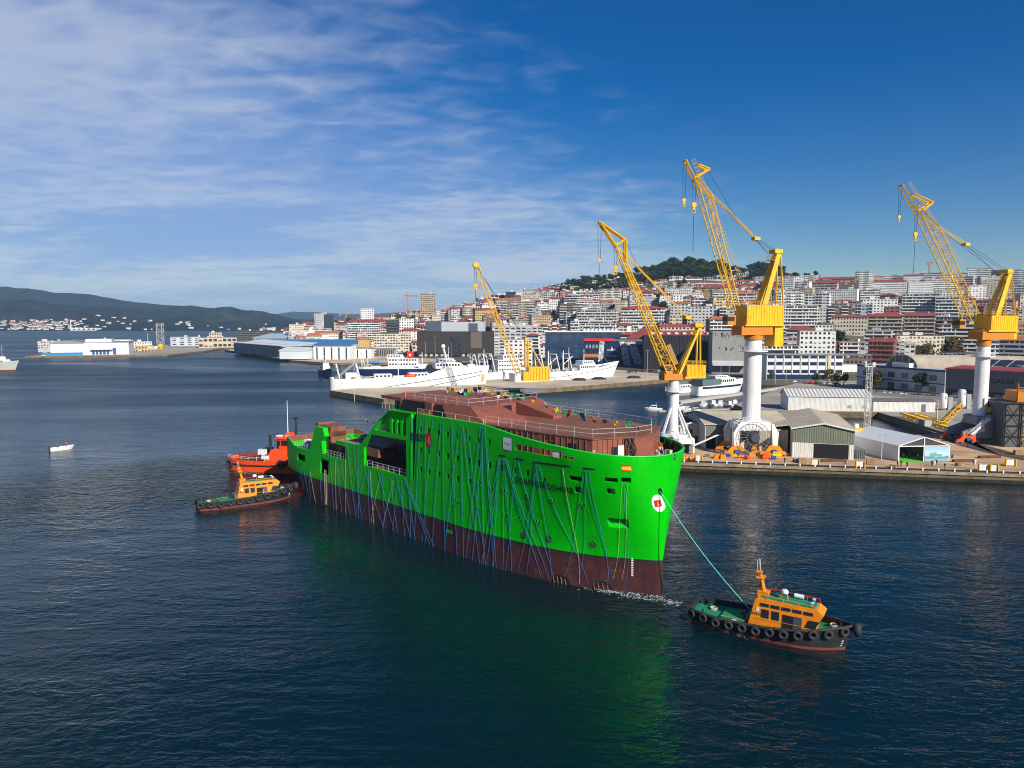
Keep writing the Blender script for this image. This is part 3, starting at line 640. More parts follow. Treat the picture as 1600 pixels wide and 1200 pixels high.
    for (u, v) in ((819, 836), (858, 842), (927, 851)):
        s, z = hull_pix(u, v); c = hp(s, z, 0.05); tx = (hp(s - .3, z, 0.05) - hp(s + .3, z, 0.05)).normalized(); tz = (hp(s, z + .3, .05) - hp(s, z - .3, .05)).normalized(); nn = tx.cross(tz)
        mb = MB(); mb.torus(c, nn, 0.52, 0.05, 18, 4)
        for a in (R(45), R(135)): d = tx * math.cos(a) + tz * math.sin(a); mb.bar(c - d * 0.52, c + d * 0.52, 0.09)
        mb.build('thruster_mark', M_BLACK, ship)
    mb = MB(); mb2 = MB()
    for k in range(11):
        s, z = hull_pix(988.2, 874 + k * 2.6); p = hp(s, z, 0.03); tx = (hp(s - .2, z, 0.03) - hp(s + .2, z, 0.03)).normalized() * 0.14
        mb.slab([p - tx, p + tx, p + tx + Vector((0, 0, 0.13)), p - tx + Vector((0, 0, 0.13))], (0.0, -0.02, 0))
    mb.build('draught_marks', mat('mark_white', (0.8, 0.8, 0.78), 0.6), ship)
    # bow thruster tunnels with grilles at the waterline
    for (u, v) in ((877, 900), (942, 912)):
        s, z = hull_pix(u, v); mb = MB(); c = hp(s, 0.1, 0.06)
        pts = []
        for k in range(13):
            a = math.pi * k / 12; pts.append(hp(s + 1.5 * math.cos(a), -0.2 + 1.55 * math.sin(a), 0.05))
        mb.slab(pts, (0, 0.03, 0)); th = mb.build('thruster_tunnel', M_DARK, ship)
        for k in range(4):
            mb = MB(); x = s + 1.0 - k * 0.62; mb.bar(hp(x, -0.3, 0.1), hp(x + 0.25, 1.15 - abs(k - 1.5) * 0.2, 0.1), 0.11); mb.build('grille_bar', mat('grille', (0.22, 0.085, 0.06), 0.6), th)
    # recess of the thruster opening in the bow side
    s0, s1, z0, z1 = THR; mb = MB()
    mb.face([hp(s1, z0, -0.05), hp(s0, z0, -0.05), hp(s0, z1, -1.6), hp(s1, z1, -1.6)])
    mb.build('recess_slope', M_GREEN, ship)
    for q in (s0, s1): mb = MB(); mb.face([hp(q, z0, -0.03), hp(q, z1, -0.03), hp(q, z1, -1.6)]); mb.build('recess_cheek', M_GREEN, ship)
    # white machinery behind the mooring holes
    for (u, v) in ((905, 766), (954.5, 768)):
        s, z = hull_pix(u, v); mb = MB(); p = hp(s, z, -0.5); mb.tube(p, p + Vector((0, 0.5, 0)), 0.22, 10); mb.bx(p.x - 0.75, p.x + 0.75, p.y + 0.4, p.y + 0.5, p.z - 0.6, p.z + 0.6); mb.build('fairlead', M_GREY, ship)
    # emblem plates, name, flags painted on the bow
    def on(u, v, off=0.04):
        s0, z0 = hull_pix(u, v); tab = [(0.0, s0)]; s = s0; acc = 0.0      # x is measured along the curved plating
        while acc < 8 and s > -1.3:
            n_ = s - 0.05; acc += (hp(n_, z0) - hp(s, z0)).length; s = n_; tab.append((acc, s))
        s = s0; acc = 0.0
        while acc < 8: n_ = s + 0.05; acc += (hp(n_, z0) - hp(s, z0)).length; s = n_; tab.insert(0, (-acc, s))
        return lambda x, y: hp(interp(tab, x), z0 + y, off)
    mk = mat('letter_black', (0.01, 0.02, 0.01), 0.5)
    lettering('STAFFORDSHIRE', 1.32, on(848.5, 759, 0.06), mk, ship, 'ship_name', 0.03, 1.18)
    lettering('BIBBY', 1.9, on(653, 684), mat('letter_navy', (0.008, 0.02, 0.06), 0.5), ship, 'owner_name', 0.04)
    def plate(name, u, v, pts, m, off=0.05):
        f = on(u, v, off); mb = MB()
        if len(pts) == 4: g = [Vector(q) for q in pts]; mb.grid([[f(*g[0].lerp(g[1], i / 6).lerp(g[3].lerp(g[2], i / 6), j / 4)) for i in range(7)] for j in range(5)])
        else: mb.face([f(x, y) for x, y in pts])
        return mb.build(name, m, ship, fix=False)
    plate('emblem', 671, 687, [(-0.9, -1.15), (0.75, -1.35), (0.75, 1.0), (-0.9, 1.2)], mat('emblem_red', (0.45, 0.02, 0.02), 0.5))
    plate('emblem_flame', 671, 687, [(-0.45, -0.4), (0.0, -0.9), (0.4, -0.95), (0.1, -0.5), (0.1, 0.1), (0.5, 0.7), (0.0, 0.55), (-0.4, 0.1)], mat('emblem_orange', (0.85, 0.3, 0.02), 0.5), 0.07)
    plate('yard_sign', 793, 693.5, [(-0.95, -0.95), (0.95, -0.95), (0.95, 0.95), (-0.95, 0.95)], M_WHITE)
    lettering('Freire', 0.55, on(793.5, 693.5, 0.08), mat('letter_navy', (0, 0, 0)), ship, 'sign_text')
    plate('white_notice', 869, 711, [(-0.65, -0.4), (0.65, -0.4), (0.65, 0.4), (-0.65, 0.4)], M_WHITE)
    s, z = hull_pix(1023, 721.5)
    mr_, my = mat('flag_red', (0.62, 0.02, 0.02), 0.6), mat('flag_yellow', (0.85, 0.55, 0.02), 0.6)
    for k, (y0, y1, m_) in enumerate(((-0.5, -0.26, mr_), (-0.26, 0.26, my), (0.26, 0.5, mr_))): plate('flag_stripe', 1023, 721.5, [(-0.66, y0), (0.66, y0), (0.66, y1), (-0.66, y1)], m_, 0.06)
    f = on(1057, 714, 0.06)
    def oval(name, u, v, rx, ry, m, off, n=24):
        f = on(u, v, off); mb = MB(); mb.grid([[f(rx * q / 5 * math.cos(2 * math.pi * k / n), ry * q / 5 * math.sin(2 * math.pi * k / n)) for k in range(n + 1)] for q in range(6)]); mb.build(name, m, ship, fix=False)
    oval('white_disc', 1040.5, 783, 1.05, 1.35, M_WHITE, 0.06)
    plate('disc_emblem', 1040.5, 783, [(-0.6, -0.5), (0.55, -0.5), (0.55, 0.5), (-0.6, 0.5)], mat('emblem_red', (0, 0, 0)), 0.13)
    plate('disc_flame', 1040.5, 783, [(-0.2, -0.35), (0.25, -0.3), (0.05, 0.0), (0.25, 0.35), (-0.15, 0.1)], mat('emblem_orange', (0, 0, 0)), 0.16)
    oval('tow_hawse', 1043, 764, 0.42, 0.42, M_DARK, 0.05)
    s, z = hull_pix(1043, 764); mb = MB(); p = hp(s, z, 0.05); n_ = (hp(s, z, 1) - hp(s, z, 0)).normalized(); mb.torus(p, n_, 0.46, 0.09, 16, 6); mb.build('hawse_ring', M_GREEN, ship)
    # union flag as crossed strips
    plate('flag_blue', 1056, 714.5, [(-0.3, -0.45), (0.3, -0.45), (0.3, 0.45), (-0.3, 0.45)], mat('flag_blue', (0.01, 0.03, 0.2), 0.6), 0.06)
    plate('flag_cross', 1056, 714.5, [(-0.3, -0.12), (0.3, -0.12), (0.3, 0.12), (-0.3, 0.12)], M_WHITE, 0.08); plate('flag_cross', 1056, 714.5, [(-0.08, -0.45), (0.08, -0.45), (0.08, 0.45), (-0.08, 0.45)], M_WHITE, 0.081); plate('flag_cross', 1056, 714.5, [(-0.3, -0.06), (0.3, -0.06), (0.3, 0.06), (-0.3, 0.06)], mr_, 0.1)
    # window rebates (dark back panes) behind every side window
    for (s, z) in win_rows:
        mb = MB(); mb.bx(-s - 0.36, -s + 0.36, -hb(s, z) + 0.32, -hb(s, z) + 0.36, z - 0.55, z + 0.55); mb.build('window', M_GLASS, ship)
    # plate seams and weld lines standing a few millimetres proud
    mb = MB()
    for z in (7.6, 10.6, 14.9, 18.6):
        for k in range(60):
            s0 = 96 - k * 1.6
            if s0 > 47 and z > 11: continue
            if 77 < s0 < 83 and z < 10.7: continue
            if s0 < 3: break
            if any(o[0] - 1.7 < s0 < o[1] + 1.7 and o[2] - .05 < z < o[3] + .05 for o in OPEN): continue
            mb.slab([hp(s0, z, 0.004), hp(s0 - 1.6, z, 0.004), hp(s0 - 1.6, z + 0.035, 0.004), hp(s0, z + 0.035, 0.004)], (0, -0.02, 0))
    for s0 in (8, 15, 22.5, 30, 37.8, 45.3, 54.5, 62.5, 71.6, 85, 95):
        zl = [5.4, 7, 9, 11.2] + ([13, 15.5, 18, 20, 21.0] if s0 < 47 else [])
        for za, zb in zip(zl, zl[1:]):
            if any(o[0] - .1 < s0 < o[1] + .1 and o[2] < zb and o[3] > za for o in OPEN): continue
            mb.slab([hp(s0, za, 0.004), hp(s0 - 0.05, za, 0.004), hp(s0 - 0.05, zb, 0.004), hp(s0, zb, 0.004)], (0, -0.02, 0))
    mb.build('weld_seams', mat('seam_green', (0.001, 0.36, 0.003), 0.45), ship)['kind'] = 'stuff'
    r3 = random.Random(17); mb = MB()                # run-off stains under ports and scuffs near the paint line
    for (u, v) in ((744.5, 757), (765, 762), (783, 765), (822, 774), (861, 781), (907, 787), (712.6, 782), (747, 793), (787, 803), (838, 814), (899, 753), (955, 755), (978, 755), (964, 826), (470, 723)):
        s, z = hull_pix(u, v); l = r3.uniform(0.8, 2.6); w_ = r3.uniform(0.05, 0.14)
        for q in range(3): x = s + r3.uniform(-0.3, 0.3); mb.face([hp(x, z - 0.4, 0.012 + q * 0.002), hp(x - w_, z - 0.4, 0.012 + q * 0.002), hp(x - w_ * 0.4, z - 0.4 - l * r3.uniform(.5, 1), 0.012 + q * 0.002)])
    for q in range(70):
        s = r3.uniform(4, 90); z = r3.uniform(5.5, 8.5) if q % 3 else r3.uniform(1.0, 5.0); l = r3.uniform(0.15, 0.9); mb.face([hp(s, z, 0.02), hp(s - l, z + r3.uniform(-.1, .1), 0.02), hp(s - l * .8, z + 0.05, 0.02), hp(s - l * .1, z + 0.07, 0.02)])
    mb.build('stains', mat('stain_olive', (0.045, 0.16, 0.03), 0.8, var=0.4, scale=2), ship, fix=False)['kind'] = 'stuff'
build_ship_detail()
# ropes hanging down the side, each from its slit or rail to the water
SW = ship.matrix_world
def ship_world(p): return Matrix.Translation((22.0, 100.0, 0)) @ Matrix.Rotation(SHIP_RZ, 4, 'Z') @ Vector(p)
def rope(u0, v0, u1, v1, m=M_BLUEROPE, r=0.04, where='', colour='blue'):
    def pt(u, v):
        s, z = hull_pix(u, v); z = max(z, -0.3); return s, z
    a = pt(u0, v0); b = pt(u1, v1); pts = []
    for k in range(9):
        t = k / 8; s = lerp(a[0], b[0], t); z = lerp(a[1], b[1], t); p = hp(s, z, 0.08 + 0.06 * math.sin(math.pi * t)); pts.append(p)
    mb = MB(); mb.path([ship_world(p) for p in pts], r, 5)
    n_ = rcount.get((colour, where), 0); rcount[(colour, where)] = n_ + 1; nth_ = NTH[min(n_, 16)] + (' from the left' if n_ else '')
    tag(mb.build('hanging_rope', m), f'{colour} rope down the green hull {where}, {nth_}', 'rope', f'{colour} ropes on the hull {where}')
RB, RP = (M_BLUEROPE, 'blue'), (M_PALEROPE, 'pale')
ROPES = [ # u0 v0 u1 v1 colour
 (460,730,468,768,RB),(464,729,472,775,RP),(470,731,479,778,RB),(475,731,484,785,RB),(484,735,486,785,RB),(485,737,494,790,RP),(501,742,503,782,RB),(514,742,512,784,RB),
 (517,712,522,796,RB),(526,716,535,804,RB),(525,718,526,800,RP),(533,720,548,806,RB),(541,694,541,806,RP),(543,695,557,812,RB),(553,697,566,818,RB),(560,690,561,812,RB),(572,732,556,806,RB),(576,733,578,822,RB),(579,735,585,836,RP),
 (570,735,601,832,RB),(592,738,618,850,RB),(598,742,603,840,RB),(593,750,580,818,RP),(620,746,643,856,RB),(632,748,674,878,RB),(634,748,680,885,RB),(622,750,614,846,RB),(628,750,633,852,RB),(615,750,598,836,RP),(637,755,650,862,RB),(586,750,564,812,RB),(611,745,622,846,RB),
 (645,652,642,856,RB),(658,654,648,858,RB),(666,652,665,866,RB),(677,655,660,868,RB),(690,658,676,880,RB),(693,660,696,874,RB),(707,664,715,885,RB),(719,663,695,874,RB),(722,664,725,890,RB),(731,665,760,890,RB),(724,664,750,888,RB),(752,667,728,888,RB),(755,667,756,886,RB),(759,667,772,895,RB),(757,667,738,882,RB),
 (780,716,752,884,RB),(782,716,760,890,RB),(787,716,786,892,RB),(789,716,800,892,RB),(790,716,846,902,RB),(792,717,858,904,RB),(806,719,790,893,RB),(810,719,866,905,RB),(837,724,823,896,RB),(839,724,862,902,RB),(842,726,920,912,RB),(880,731,906,912,RP),(840,726,809,893,RB),
 (913,734,883,900,RB),(917,735,905,905,RB),(921,735,950,912,RB),(914,735,952,910,RB),(973,755,958,905,RP),(975,756,976,922,RB),(981,756,972,905,RP),(780,720,770,885,RB),(762,700,776,892,RB)]
rcount = {}
NTH = ['leftmost', 'second', 'third', 'fourth', 'fifth', 'sixth', 'seventh', 'eighth', 'ninth', 'tenth', 'eleventh', 'twelfth', 'thirteenth', 'fourteenth', 'fifteenth', 'sixteenth', 'seventeenth']
for (u0, v0, u1, v1, (m_, c_)) in sorted(ROPES, key=lambda q: q[0]):
    w = 'near the stern' if u0 < 516 else 'aft of the boat bay' if u0 < 565 else 'below the boat bay' if u0 < 641 else 'amidships under the upper windows' if u0 < 770 else 'ahead of the white yard sign' if u0 < 830 else 'across the ship name' if u0 < 900 else 'at the bow'
    rope(u0, v0, u1, v1, m_, 0.022 if c_ == 'blue' else 0.02, w, c_)
# rope ladder at the side door
mb = MB()
for ds in (-0.35, 0.35): mb.path([ship_world(hp(79.4 + ds, z, 0.12)) for z in (8.0, 5, 2.5, 0.2)], 0.04, 4)
for k in range(16): mb.bar(ship_world(hp(79.05, 0.5 + k * 0.47, 0.12)), ship_world(hp(79.75, 0.5 + k * 0.47, 0.12)), 0.06)
tag(mb.build('pilot_ladder', M_PALEROPE), 'rope pilot ladder hanging from the side door of the green ship', 'ladder')
# ------------------------------------------------------------------ boats
def outline(L, B, n=26, stern=0.12, bow=0.42, bp=2.2, sp=0.5, scale=1.0, x_in=0.0):
    """near half of a plan outline, stern to bow, as (x, half breadth)"""
    out = []
    for k in range(n + 1):
        f = k / n; f = 0.5 - 0.5 * math.cos(math.pi * f)
        w = 1.0
        if f < stern: w = 0.55 + 0.45 * (f / stern) ** sp if k else 0.5
        if f > 1 - bow: w *= max(0.0, 1 - ((f - (1 - bow)) / bow) ** bp)
        out.append((lerp(-L / 2 + x_in, L / 2 - x_in, f), max(0.02, B / 2 * w * scale), f))
    return out
def hull_mesh(parent, L, B, sheer, mats, bands, deckdrop=0.8, deckmat=None, wl=0.9, rake=0.0, stern=0.12, bow=0.42, bp=2.2, n=26, under=-1.0, name='hull', bulw=0.14):
    """bands: list of (z, material index) from the bottom up; the last reaches the sheer line"""
    o0 = outline(L, B, n, stern, bow, bp)
    def pt(k, z, side, inset=0.0):
        x, w, f = o0[k]; zs = interp(sheer, f); t = max(0.0, min(1.0, (z - under) / (zs - under))); g = lerp(wl, 1.0, t ** 0.8)
        xx = x + (rake * (t - 1.0) if f > 0.6 else 0) * ((f - 0.6) / 0.4 if f > 0.6 else 0)
        return Vector((xx, side * max(0.01, w * g - inset), z))
    mb = MB()
    zl = [under] + [b[0] for b in bands[:-1]]
    for side in (-1, 1):
        for j in range(len(bands)):
            mb.cur = bands[j][1]; r0 = []; r1 = []; r05 = []
            for k in range(n + 1):
                zs = interp(sheer, o0[k][2]); za = zl[j]; zb = bands[j][0] if j < len(bands) - 1 else zs
                r0.append(pt(k, min(za, zs), side)); r05.append(pt(k, min((za + zb) / 2, zs), side)); r1.append(pt(k, min(zb, zs), side))
            mb.grid([r0, r05, r1] if side < 0 else [r1, r05, r0])
        # bulwark top and inner face
        mb.cur = bands[-1][1]
        a = [pt(k, interp(sheer, o0[k][2]), side) for k in range(n + 1)]; b = [pt(k, interp(sheer, o0[k][2]), side, bulw) for k in range(n + 1)]
        c = [Vector((p.x, p.y, p.z - deckdrop - 0.05)) for p in b]
        mb.grid([a, b, c] if side < 0 else [c, b, a])
    # transom
    mb.face([pt(0, under, -1), pt(0, under, 1), pt(0, interp(sheer, 0), 1), pt(0, interp(sheer, 0), -1)])
    o = mb.build(name, mats, parent, smooth=R(40), fix=True)
    dk = MB()
    rows = [[pt(k, interp(sheer, o0[k][2]), s, 0.05) - Vector((0, 0, deckdrop)) for s in (-1, 1)] for k in range(n + 1)]
    dk.grid(rows); dk.build('deck', deckmat or mats[0], parent)
    return lambda k, z, side, inset=0.0: pt(k, z, side, inset), o0
def sideprism(mb, pts, w, w2=None):
    """block given by its side view (x, z), width w (w2 at the top edge)"""
    zt = max(p[1] for p in pts); zb = min(p[1] for p in pts); i = len(mb.v); n = len(pts)
    def ww(z): return lerp(w, w2 if w2 else w, (z - zb) / max(zt - zb, 1e-6)) / 2
    mb.v += [(x, -ww(z), z) for x, z in pts] + [(x, ww(z), z) for x, z in pts]
    mb.f += [tuple(i + k for k in range(n)), tuple(i + n + k for k in reversed(range(n)))] + [(i + k, i + n + k, i + n + (k + 1) % n, i + (k + 1) % n) for k in range(n)]; mb.mi += [mb.cur] * (n + 2)
    return mb
def tug(label, pos, rz, L, B, sheer, name, house='long', greenroof=True, ntyre=12, hull=None, group='harbour tugs', tyre_r=0.62, aft_open=True):
    t = thing('tug', label, 'tug', pos, rz, group)
    mats = [M_REDBROWN, M_BLACK]
    pt, o0 = hull_mesh(t, L, B, sheer, mats, [(0.35, 0), (9, 1)], 0.75, M_TUGGREEN, 0.86, 1.2, 0.2, 0.42, 2.3)
    # big fender round the rim
    for side in (-1, 1):
        mb = MB(); mb.path([pt(k, interp(sheer, o0[k][2]) - 0.15, side, -0.06) for k in range(len(o0))], 0.17, 6); mb.build('rubbing_strake', M_RUBBER, t)
    n = len(o0)
    proto = None
    for side in (-1, 1):
        for q in range(ntyre):
            f = lerp(0.02, 0.955, q / (ntyre - 1)); x = lerp(-L / 2, L / 2, f)
            k = max(i for i in range(n - 1) if o0[i][0] <= x + 1e-6); zs = interp(sheer, f); fr = (x - o0[k][0]) / (o0[k + 1][0] - o0[k][0])
            a, b = pt(max(k - 1, 0), zs, side), pt(min(k + 2, n - 1), zs, side); d = (b - a).normalized(); nn = Vector((d.y, -d.x, 0)) * (1 if side < 0 else -1)
            c = pt(k, zs - 0.7 + 0.08 * math.sin(q * 2.3), side).lerp(pt(k + 1, zs - 0.7 + 0.08 * math.sin(q * 2.3), side), fr) + nn * 0.24
            if proto is None:
                mb = MB(); mb.torus((0, 0, 0), (0, 1, 0), tyre_r * 0.68, tyre_r * 0.32, 16, 8); proto = mb.mesh('tyre', M_RUBBER, smooth=True)
            o = bpy.data.objects.new('tyre', proto); COL.objects.link(o); o.parent = t; o.location = c; o.rotation_euler = (0, 0, math.atan2(nn.y, nn.x) - math.pi / 2)
    o = bpy.data.objects.new('bow_fender', proto); COL.objects.link(o); o.parent = t; o.location = (L / 2 + 0.35, 0, sheer[-1][1] - 0.55); o.rotation_euler = (0, 0, R(90)); o.scale = (1.3, 2.0, 1.3)
    dz = interp(sheer, 0.5) - 0.75
    # towing gear aft: hook post, bitts, hatch with striped edging
    mb = MB(); mb.tube((-1.2 - L * 0.09, 0, dz), (-1.2 - L * 0.09, 0, dz + 1.1), 0.22, 8); mb.bx(-1.8 - L * 0.09, -0.6 - L * 0.09, -0.5, 0.5, dz + 0.5, dz + 0.9); mb.build('tow_hook', M_BLACK, t)
    mb = MB()
    zk = interp(sheer, 0.25) - 0.75
    mb.bx(-L * 0.30, -L * 0.14, -B * 0.22, B * 0.22, zk, zk + 0.35); mb.build('hatch', M_TUGGREEN, t)
    mb = MB()
    for k in range(14):
        x = lerp(-L * 0.30, -L * 0.14, k / 14)
        for s in (-1, 1): mb.bx(x, x + L * 0.16 / 28, s * B * 0.22 - 0.06, s * B * 0.22 + 0.06, zk + 0.36, zk + 0.40)
    mb.build('hazard_edging', mat('hazard_yellow', (0.75, 0.5, 0.02), 0.6), t)
    mb = MB()
    for x, y in ((-L * .42, -B * .25), (-L * .42, B * .25), (L * .42, -B * 0.1), (L * .42, B * 0.1)):
        zz = interp(sheer, 0.5 + x / L) - 0.75; mb.tube((x, y, zz), (x, y, zz + 0.7), 0.13, 8); mb.tube((x, y - 0.3, zz + 0.5), (x, y + 0.3, zz + 0.5), 0.08, 6)
    mb.build('bitts', M_BLACK, t)
    # deckhouse
    x0, x1 = (-L * 0.095, L * 0.305); h = 3.55; w = B * 0.56; z0 = dz - 0.1
    mb = MB(); sideprism(mb, [(x0 - 0.5, z0), (x1 - 0.3, z0 + 0.15), (x1 - 0.25, z0 + 1.5), (x1 + 0.55, z0 + h - 0.55), (x1 - 0.2, z0 + h), (x0 + 0.55, z0 + h + 0.15), (x0 + 0.25, z0 + h - 0.1)], w, w * 0.74); hs = mb.build('deckhouse', M_ORANGE, t)
    wz = w / 2
    def wy(z): return -(lerp(w, w * 0.74, (z - z0) / (h + 0.15)) / 2)
    def win(xa, xb, za, zb, slant=0.0, m=M_GLASS, nm='window'):
        for s in (1, -1):
            mb = MB(); mb.slab([(xa, s * (wy(za) - 0.02), za), (xb, s * (wy(za) - 0.02), za), (xb + slant, s * (wy(zb) - 0.02), zb), (xa + slant, s * (wy(zb) - 0.02), zb)], (0, -0.03 * s, 0)); mb.build(nm, m, hs)
            fr = MB(); cs = [Vector((xa, s * (wy(za) - 0.04), za)), Vector((xb, s * (wy(za) - 0.04), za)), Vector((xb + slant, s * (wy(zb) - 0.04), zb)), Vector((xa + slant, s * (wy(zb) - 0.04), zb))]; fr.path(cs + [cs[0]], 0.035, 4); fr.build('window_frame', M_BLACK, hs)
    for k in range(2): win(x0 + 1.15 + k * 1.25, x0 + 2.0 + k * 1.25, z0 + 1.35, z0 + 2.35)
    win(x0 + 3.7, x0 + 4.9, z0 + 0.25, z0 + 2.2, 0, M_DARK, 'doorway'); win(x0 + 4.95, x0 + 5.9, z0 + 0.25, z0 + 2.2, 0, mat('door_grey', (0.06, 0.065, 0.075), 0.5), 'door')
    win(x1 - 1.5, x1 - 0.35, z0 + 1.25, z0 + 2.15, 0.4)
    for k in range(5): win(x0 + 0.95 + k * 1.3, x0 + 1.95 + k * 1.3, z0 + 2.75, z0 + 3.1)
    mb = MB()
    for k in range(3):
        y = lerp(-w * 0.36, w * 0.36, (k + 0.06) / 3); y2 = lerp(-w * 0.36, w * 0.36, (k + 0.94) / 3); mb.slab([(x1 - 0.1, y, z0 + 1.75), (x1 - 0.1, y2, z0 + 1.75), (x1 + 0.5, y2, z0 + h - 0.75), (x1 + 0.5, y, z0 + h - 0.75)], (0.05, 0, -0.02))
    mb.build('front_window', M_GLASS, hs)
    mb = MB(); sideprism(mb, [(x0 + 1.0, z0 + h + 0.09), (x1 - 0.4, z0 + h - 0.02), (x1 - 0.5, z0 + h + 0.14), (x0 + 1.0, z0 + h + 0.28)], w * 0.58); mb.build('roof', M_TUGGREEN, t)
    mb = MB(); rail_run(mb, [(x0 + 1.5, w * 0.4, z0 + h + 0.1), (x1 - 0.3, w * 0.4, z0 + h)], 0.5, 1.5, 0.045, ()); mb.build('roof_rail', M_RED, t)
    # mast
    mx = x0 + 1.0; mz = z0 + h + 0.1
    mb = MB(); mb.box((mx, 0, mz + 0.3), (1.3, 1.2, 0.7)); mb.tube((mx, 0, mz + 0.5), (mx - 0.5, 0, mz + 3.0), 0.34, 8, 0.16); mb.bx(mx - 0.9, mx + 0.1, -0.7, 0.7, mz + 2.3, mz + 2.4); mb.bx(mx - 1.0, mx - 0.2, -0.25, 0.25, mz + 2.9, mz + 3.1); mast = mb.build('mast', M_ORANGE, t)
    mb = MB(); 
    for dx, dy in ((-0.75, -0.2), (-0.45, 0.15), (-0.6, 0.4)): mb.tube((mx + dx, dy, mz + 2.9), (mx + dx - 0.15, dy, mz + 4.6), 0.035, 4)
    mb.build('antenna', M_RAIL, mast)
    mb = MB(); mb.lathe((mx + 2.6, -0.2, mz + 0.9), [(0.42, 0), (0.45, 0.25), (0.35, 0.42), (0.1, 0.48)], 12); mb.build('radar_dome', M_WHITE, t, smooth=R(40))
    mb = MB()
    for dx in (-0.3, 0.3): mb.bar((mx + 2.6 + dx * 1.6, -0.5, mz), (mx + 2.6 + dx, -0.2, mz + 0.9), 0.06); mb.bar((mx + 2.6 + dx * 1.6, 0.3, mz), (mx + 2.6 + dx, -0.2, mz + 0.9), 0.06)
    mb.build('radar_frame', M_ORANGE, t)
    mb = MB(); mb.torus((x1 - 1.0, wy(z0 + .5) - 0.12, z0 + 0.55), (0, 1, 0), 0.36, 0.09, 16, 6); mb.build('lifebuoy', M_ORED, t)
    lettering(name, 0.46, lambda x, y: Vector((x0 + 0.48 + x * 0.72, wy(z0 + 1.6) - 0.05, z0 + 1.65 + y)), mat('letter_black', (0, 0, 0)), t, 'name', 0.01, 1.25)
    mb = MB(); mb.slab([(x0 + 0.45, wy(z0 + 2.2) - 0.03, z0 + 2.0), (x0 + 0.8, wy(z0 + 2.2) - 0.03, z0 + 2.0), (x0 + 0.8, wy(z0 + 2.5) - 0.03, z0 + 2.5), (x0 + 0.45, wy(z0 + 2.5) - 0.03, z0 + 2.5)], (0, -0.03, 0)); mb.build('notice', M_WHITE, hs)
    # roof gear, deck gear and wear
    mb = MB(); mb.tube((x0 + 4.6, 0.9, mz + 0.45), (x0 + 5.7, 0.9, mz + 0.42), 0.28, 12); mb.build('life_raft', M_WHITE, t)
    for y in (-0.7, 0.7): mb = MB(); mb.tube((x1 - 0.9, y, z0 + h + 0.1), (x1 - 0.9, y, z0 + h + 0.5), 0.05, 5); mb.tube((x1 - 1.05, y, z0 + h + 0.55), (x1 - 0.7, y, z0 + h + 0.55), 0.16, 10); mb.build('search_light', M_RAIL, t)
    mb = MB(); rail_run(mb, [(x0 + 1.8, -w * 0.38, z0 + h + 0.15), (x1 - 0.5, -w * 0.38, z0 + h)], 0.45, 1.6, 0.025, ()); mb.build('roof_rail', M_ORANGE, t)
    mb = MB(); mb.tube((x0 + 0.3, wy(z0 + 1.2) - 0.12, z0 + 1.2), (x1 - 1.7, wy(z0 + 1.2) - 0.12, z0 + 1.25), 0.025, 5); mb.build('hand_rail', M_YELLOW, hs)
    for (x, y) in ((-L * 0.38, B * 0.12), (-L * 0.2, -B * 0.33), (L * 0.38, B * 0.12)):
        zz = interp(sheer, 0.5 + x / L) - 0.74; mb = MB(); [mb.torus((x, y, zz + 0.07 + 0.1 * q), (0, 0, 1), 0.42 - 0.05 * (q % 2), 0.06, 14, 5) for q in range(3)]; mb.build('rope_coil', M_PALEROPE, t)
    mb = MB(); mb.tube((-L * 0.115, -0.9, dz + 0.6), (-L * 0.115, 0.9, dz + 0.6), 0.42, 12); mb.bx(-L * 0.115 - 0.5, -L * 0.115 + 0.5, -1.1, -0.9, dz, dz + 1.1); mb.bx(-L * 0.115 - 0.5, -L * 0.115 + 0.5, 0.9, 1.1, dz, dz + 1.1); mb.build('tow_winch', M_STEEL, t)
    for side in (-1, 1):                        # stays inside the bulwark
        for k in range(2, n - 3, 2): p = pt(k, interp(sheer, o0[k][2]) - 0.02, side, 0.2); mb = MB(); mb.slab([p, p + Vector((0, 0, -0.7)), p + Vector((0, -side * 0.3, -0.7))], (0.06, 0, 0)); mb.build('bulwark_stay', M_BLACK, t)
    for side in (-1, 1):
        for k in range(3): p = pt(n - 4, 0.55 + k * 0.3, side, -0.04); mb = MB(); mb.bx(p.x - 0.12, p.x + 0.12, p.y - 0.02, p.y + 0.02, p.z, p.z + 0.16); mb.build('draught_mark', M_WHITE, t)
    return t
TD = Vector((15.5, -10.5)).normalized()
tug('tug with orange wheelhouse and green aft deck towing the bow, nearest the camera', (33.2, 87.6, 0), math.atan2(-10.2, 16.4), 19.6, 6.3, [(0, 1.95), (0.25, 1.85), (0.5, 2.0), (0.75, 2.6), (1, 3.4)], 'ROBIN')
tug('tug with orange wheelhouse pushing against the ship stern, left of the hull', (-58.6, 153.0, 0), math.atan2(9.6, 15.0), 20.6, 6.2, [(0, 1.9), (0.25, 1.85), (0.5, 2.0), (0.75, 2.5), (1, 3.0)], 'MILA', tyre_r=0.72, ntyre=11)
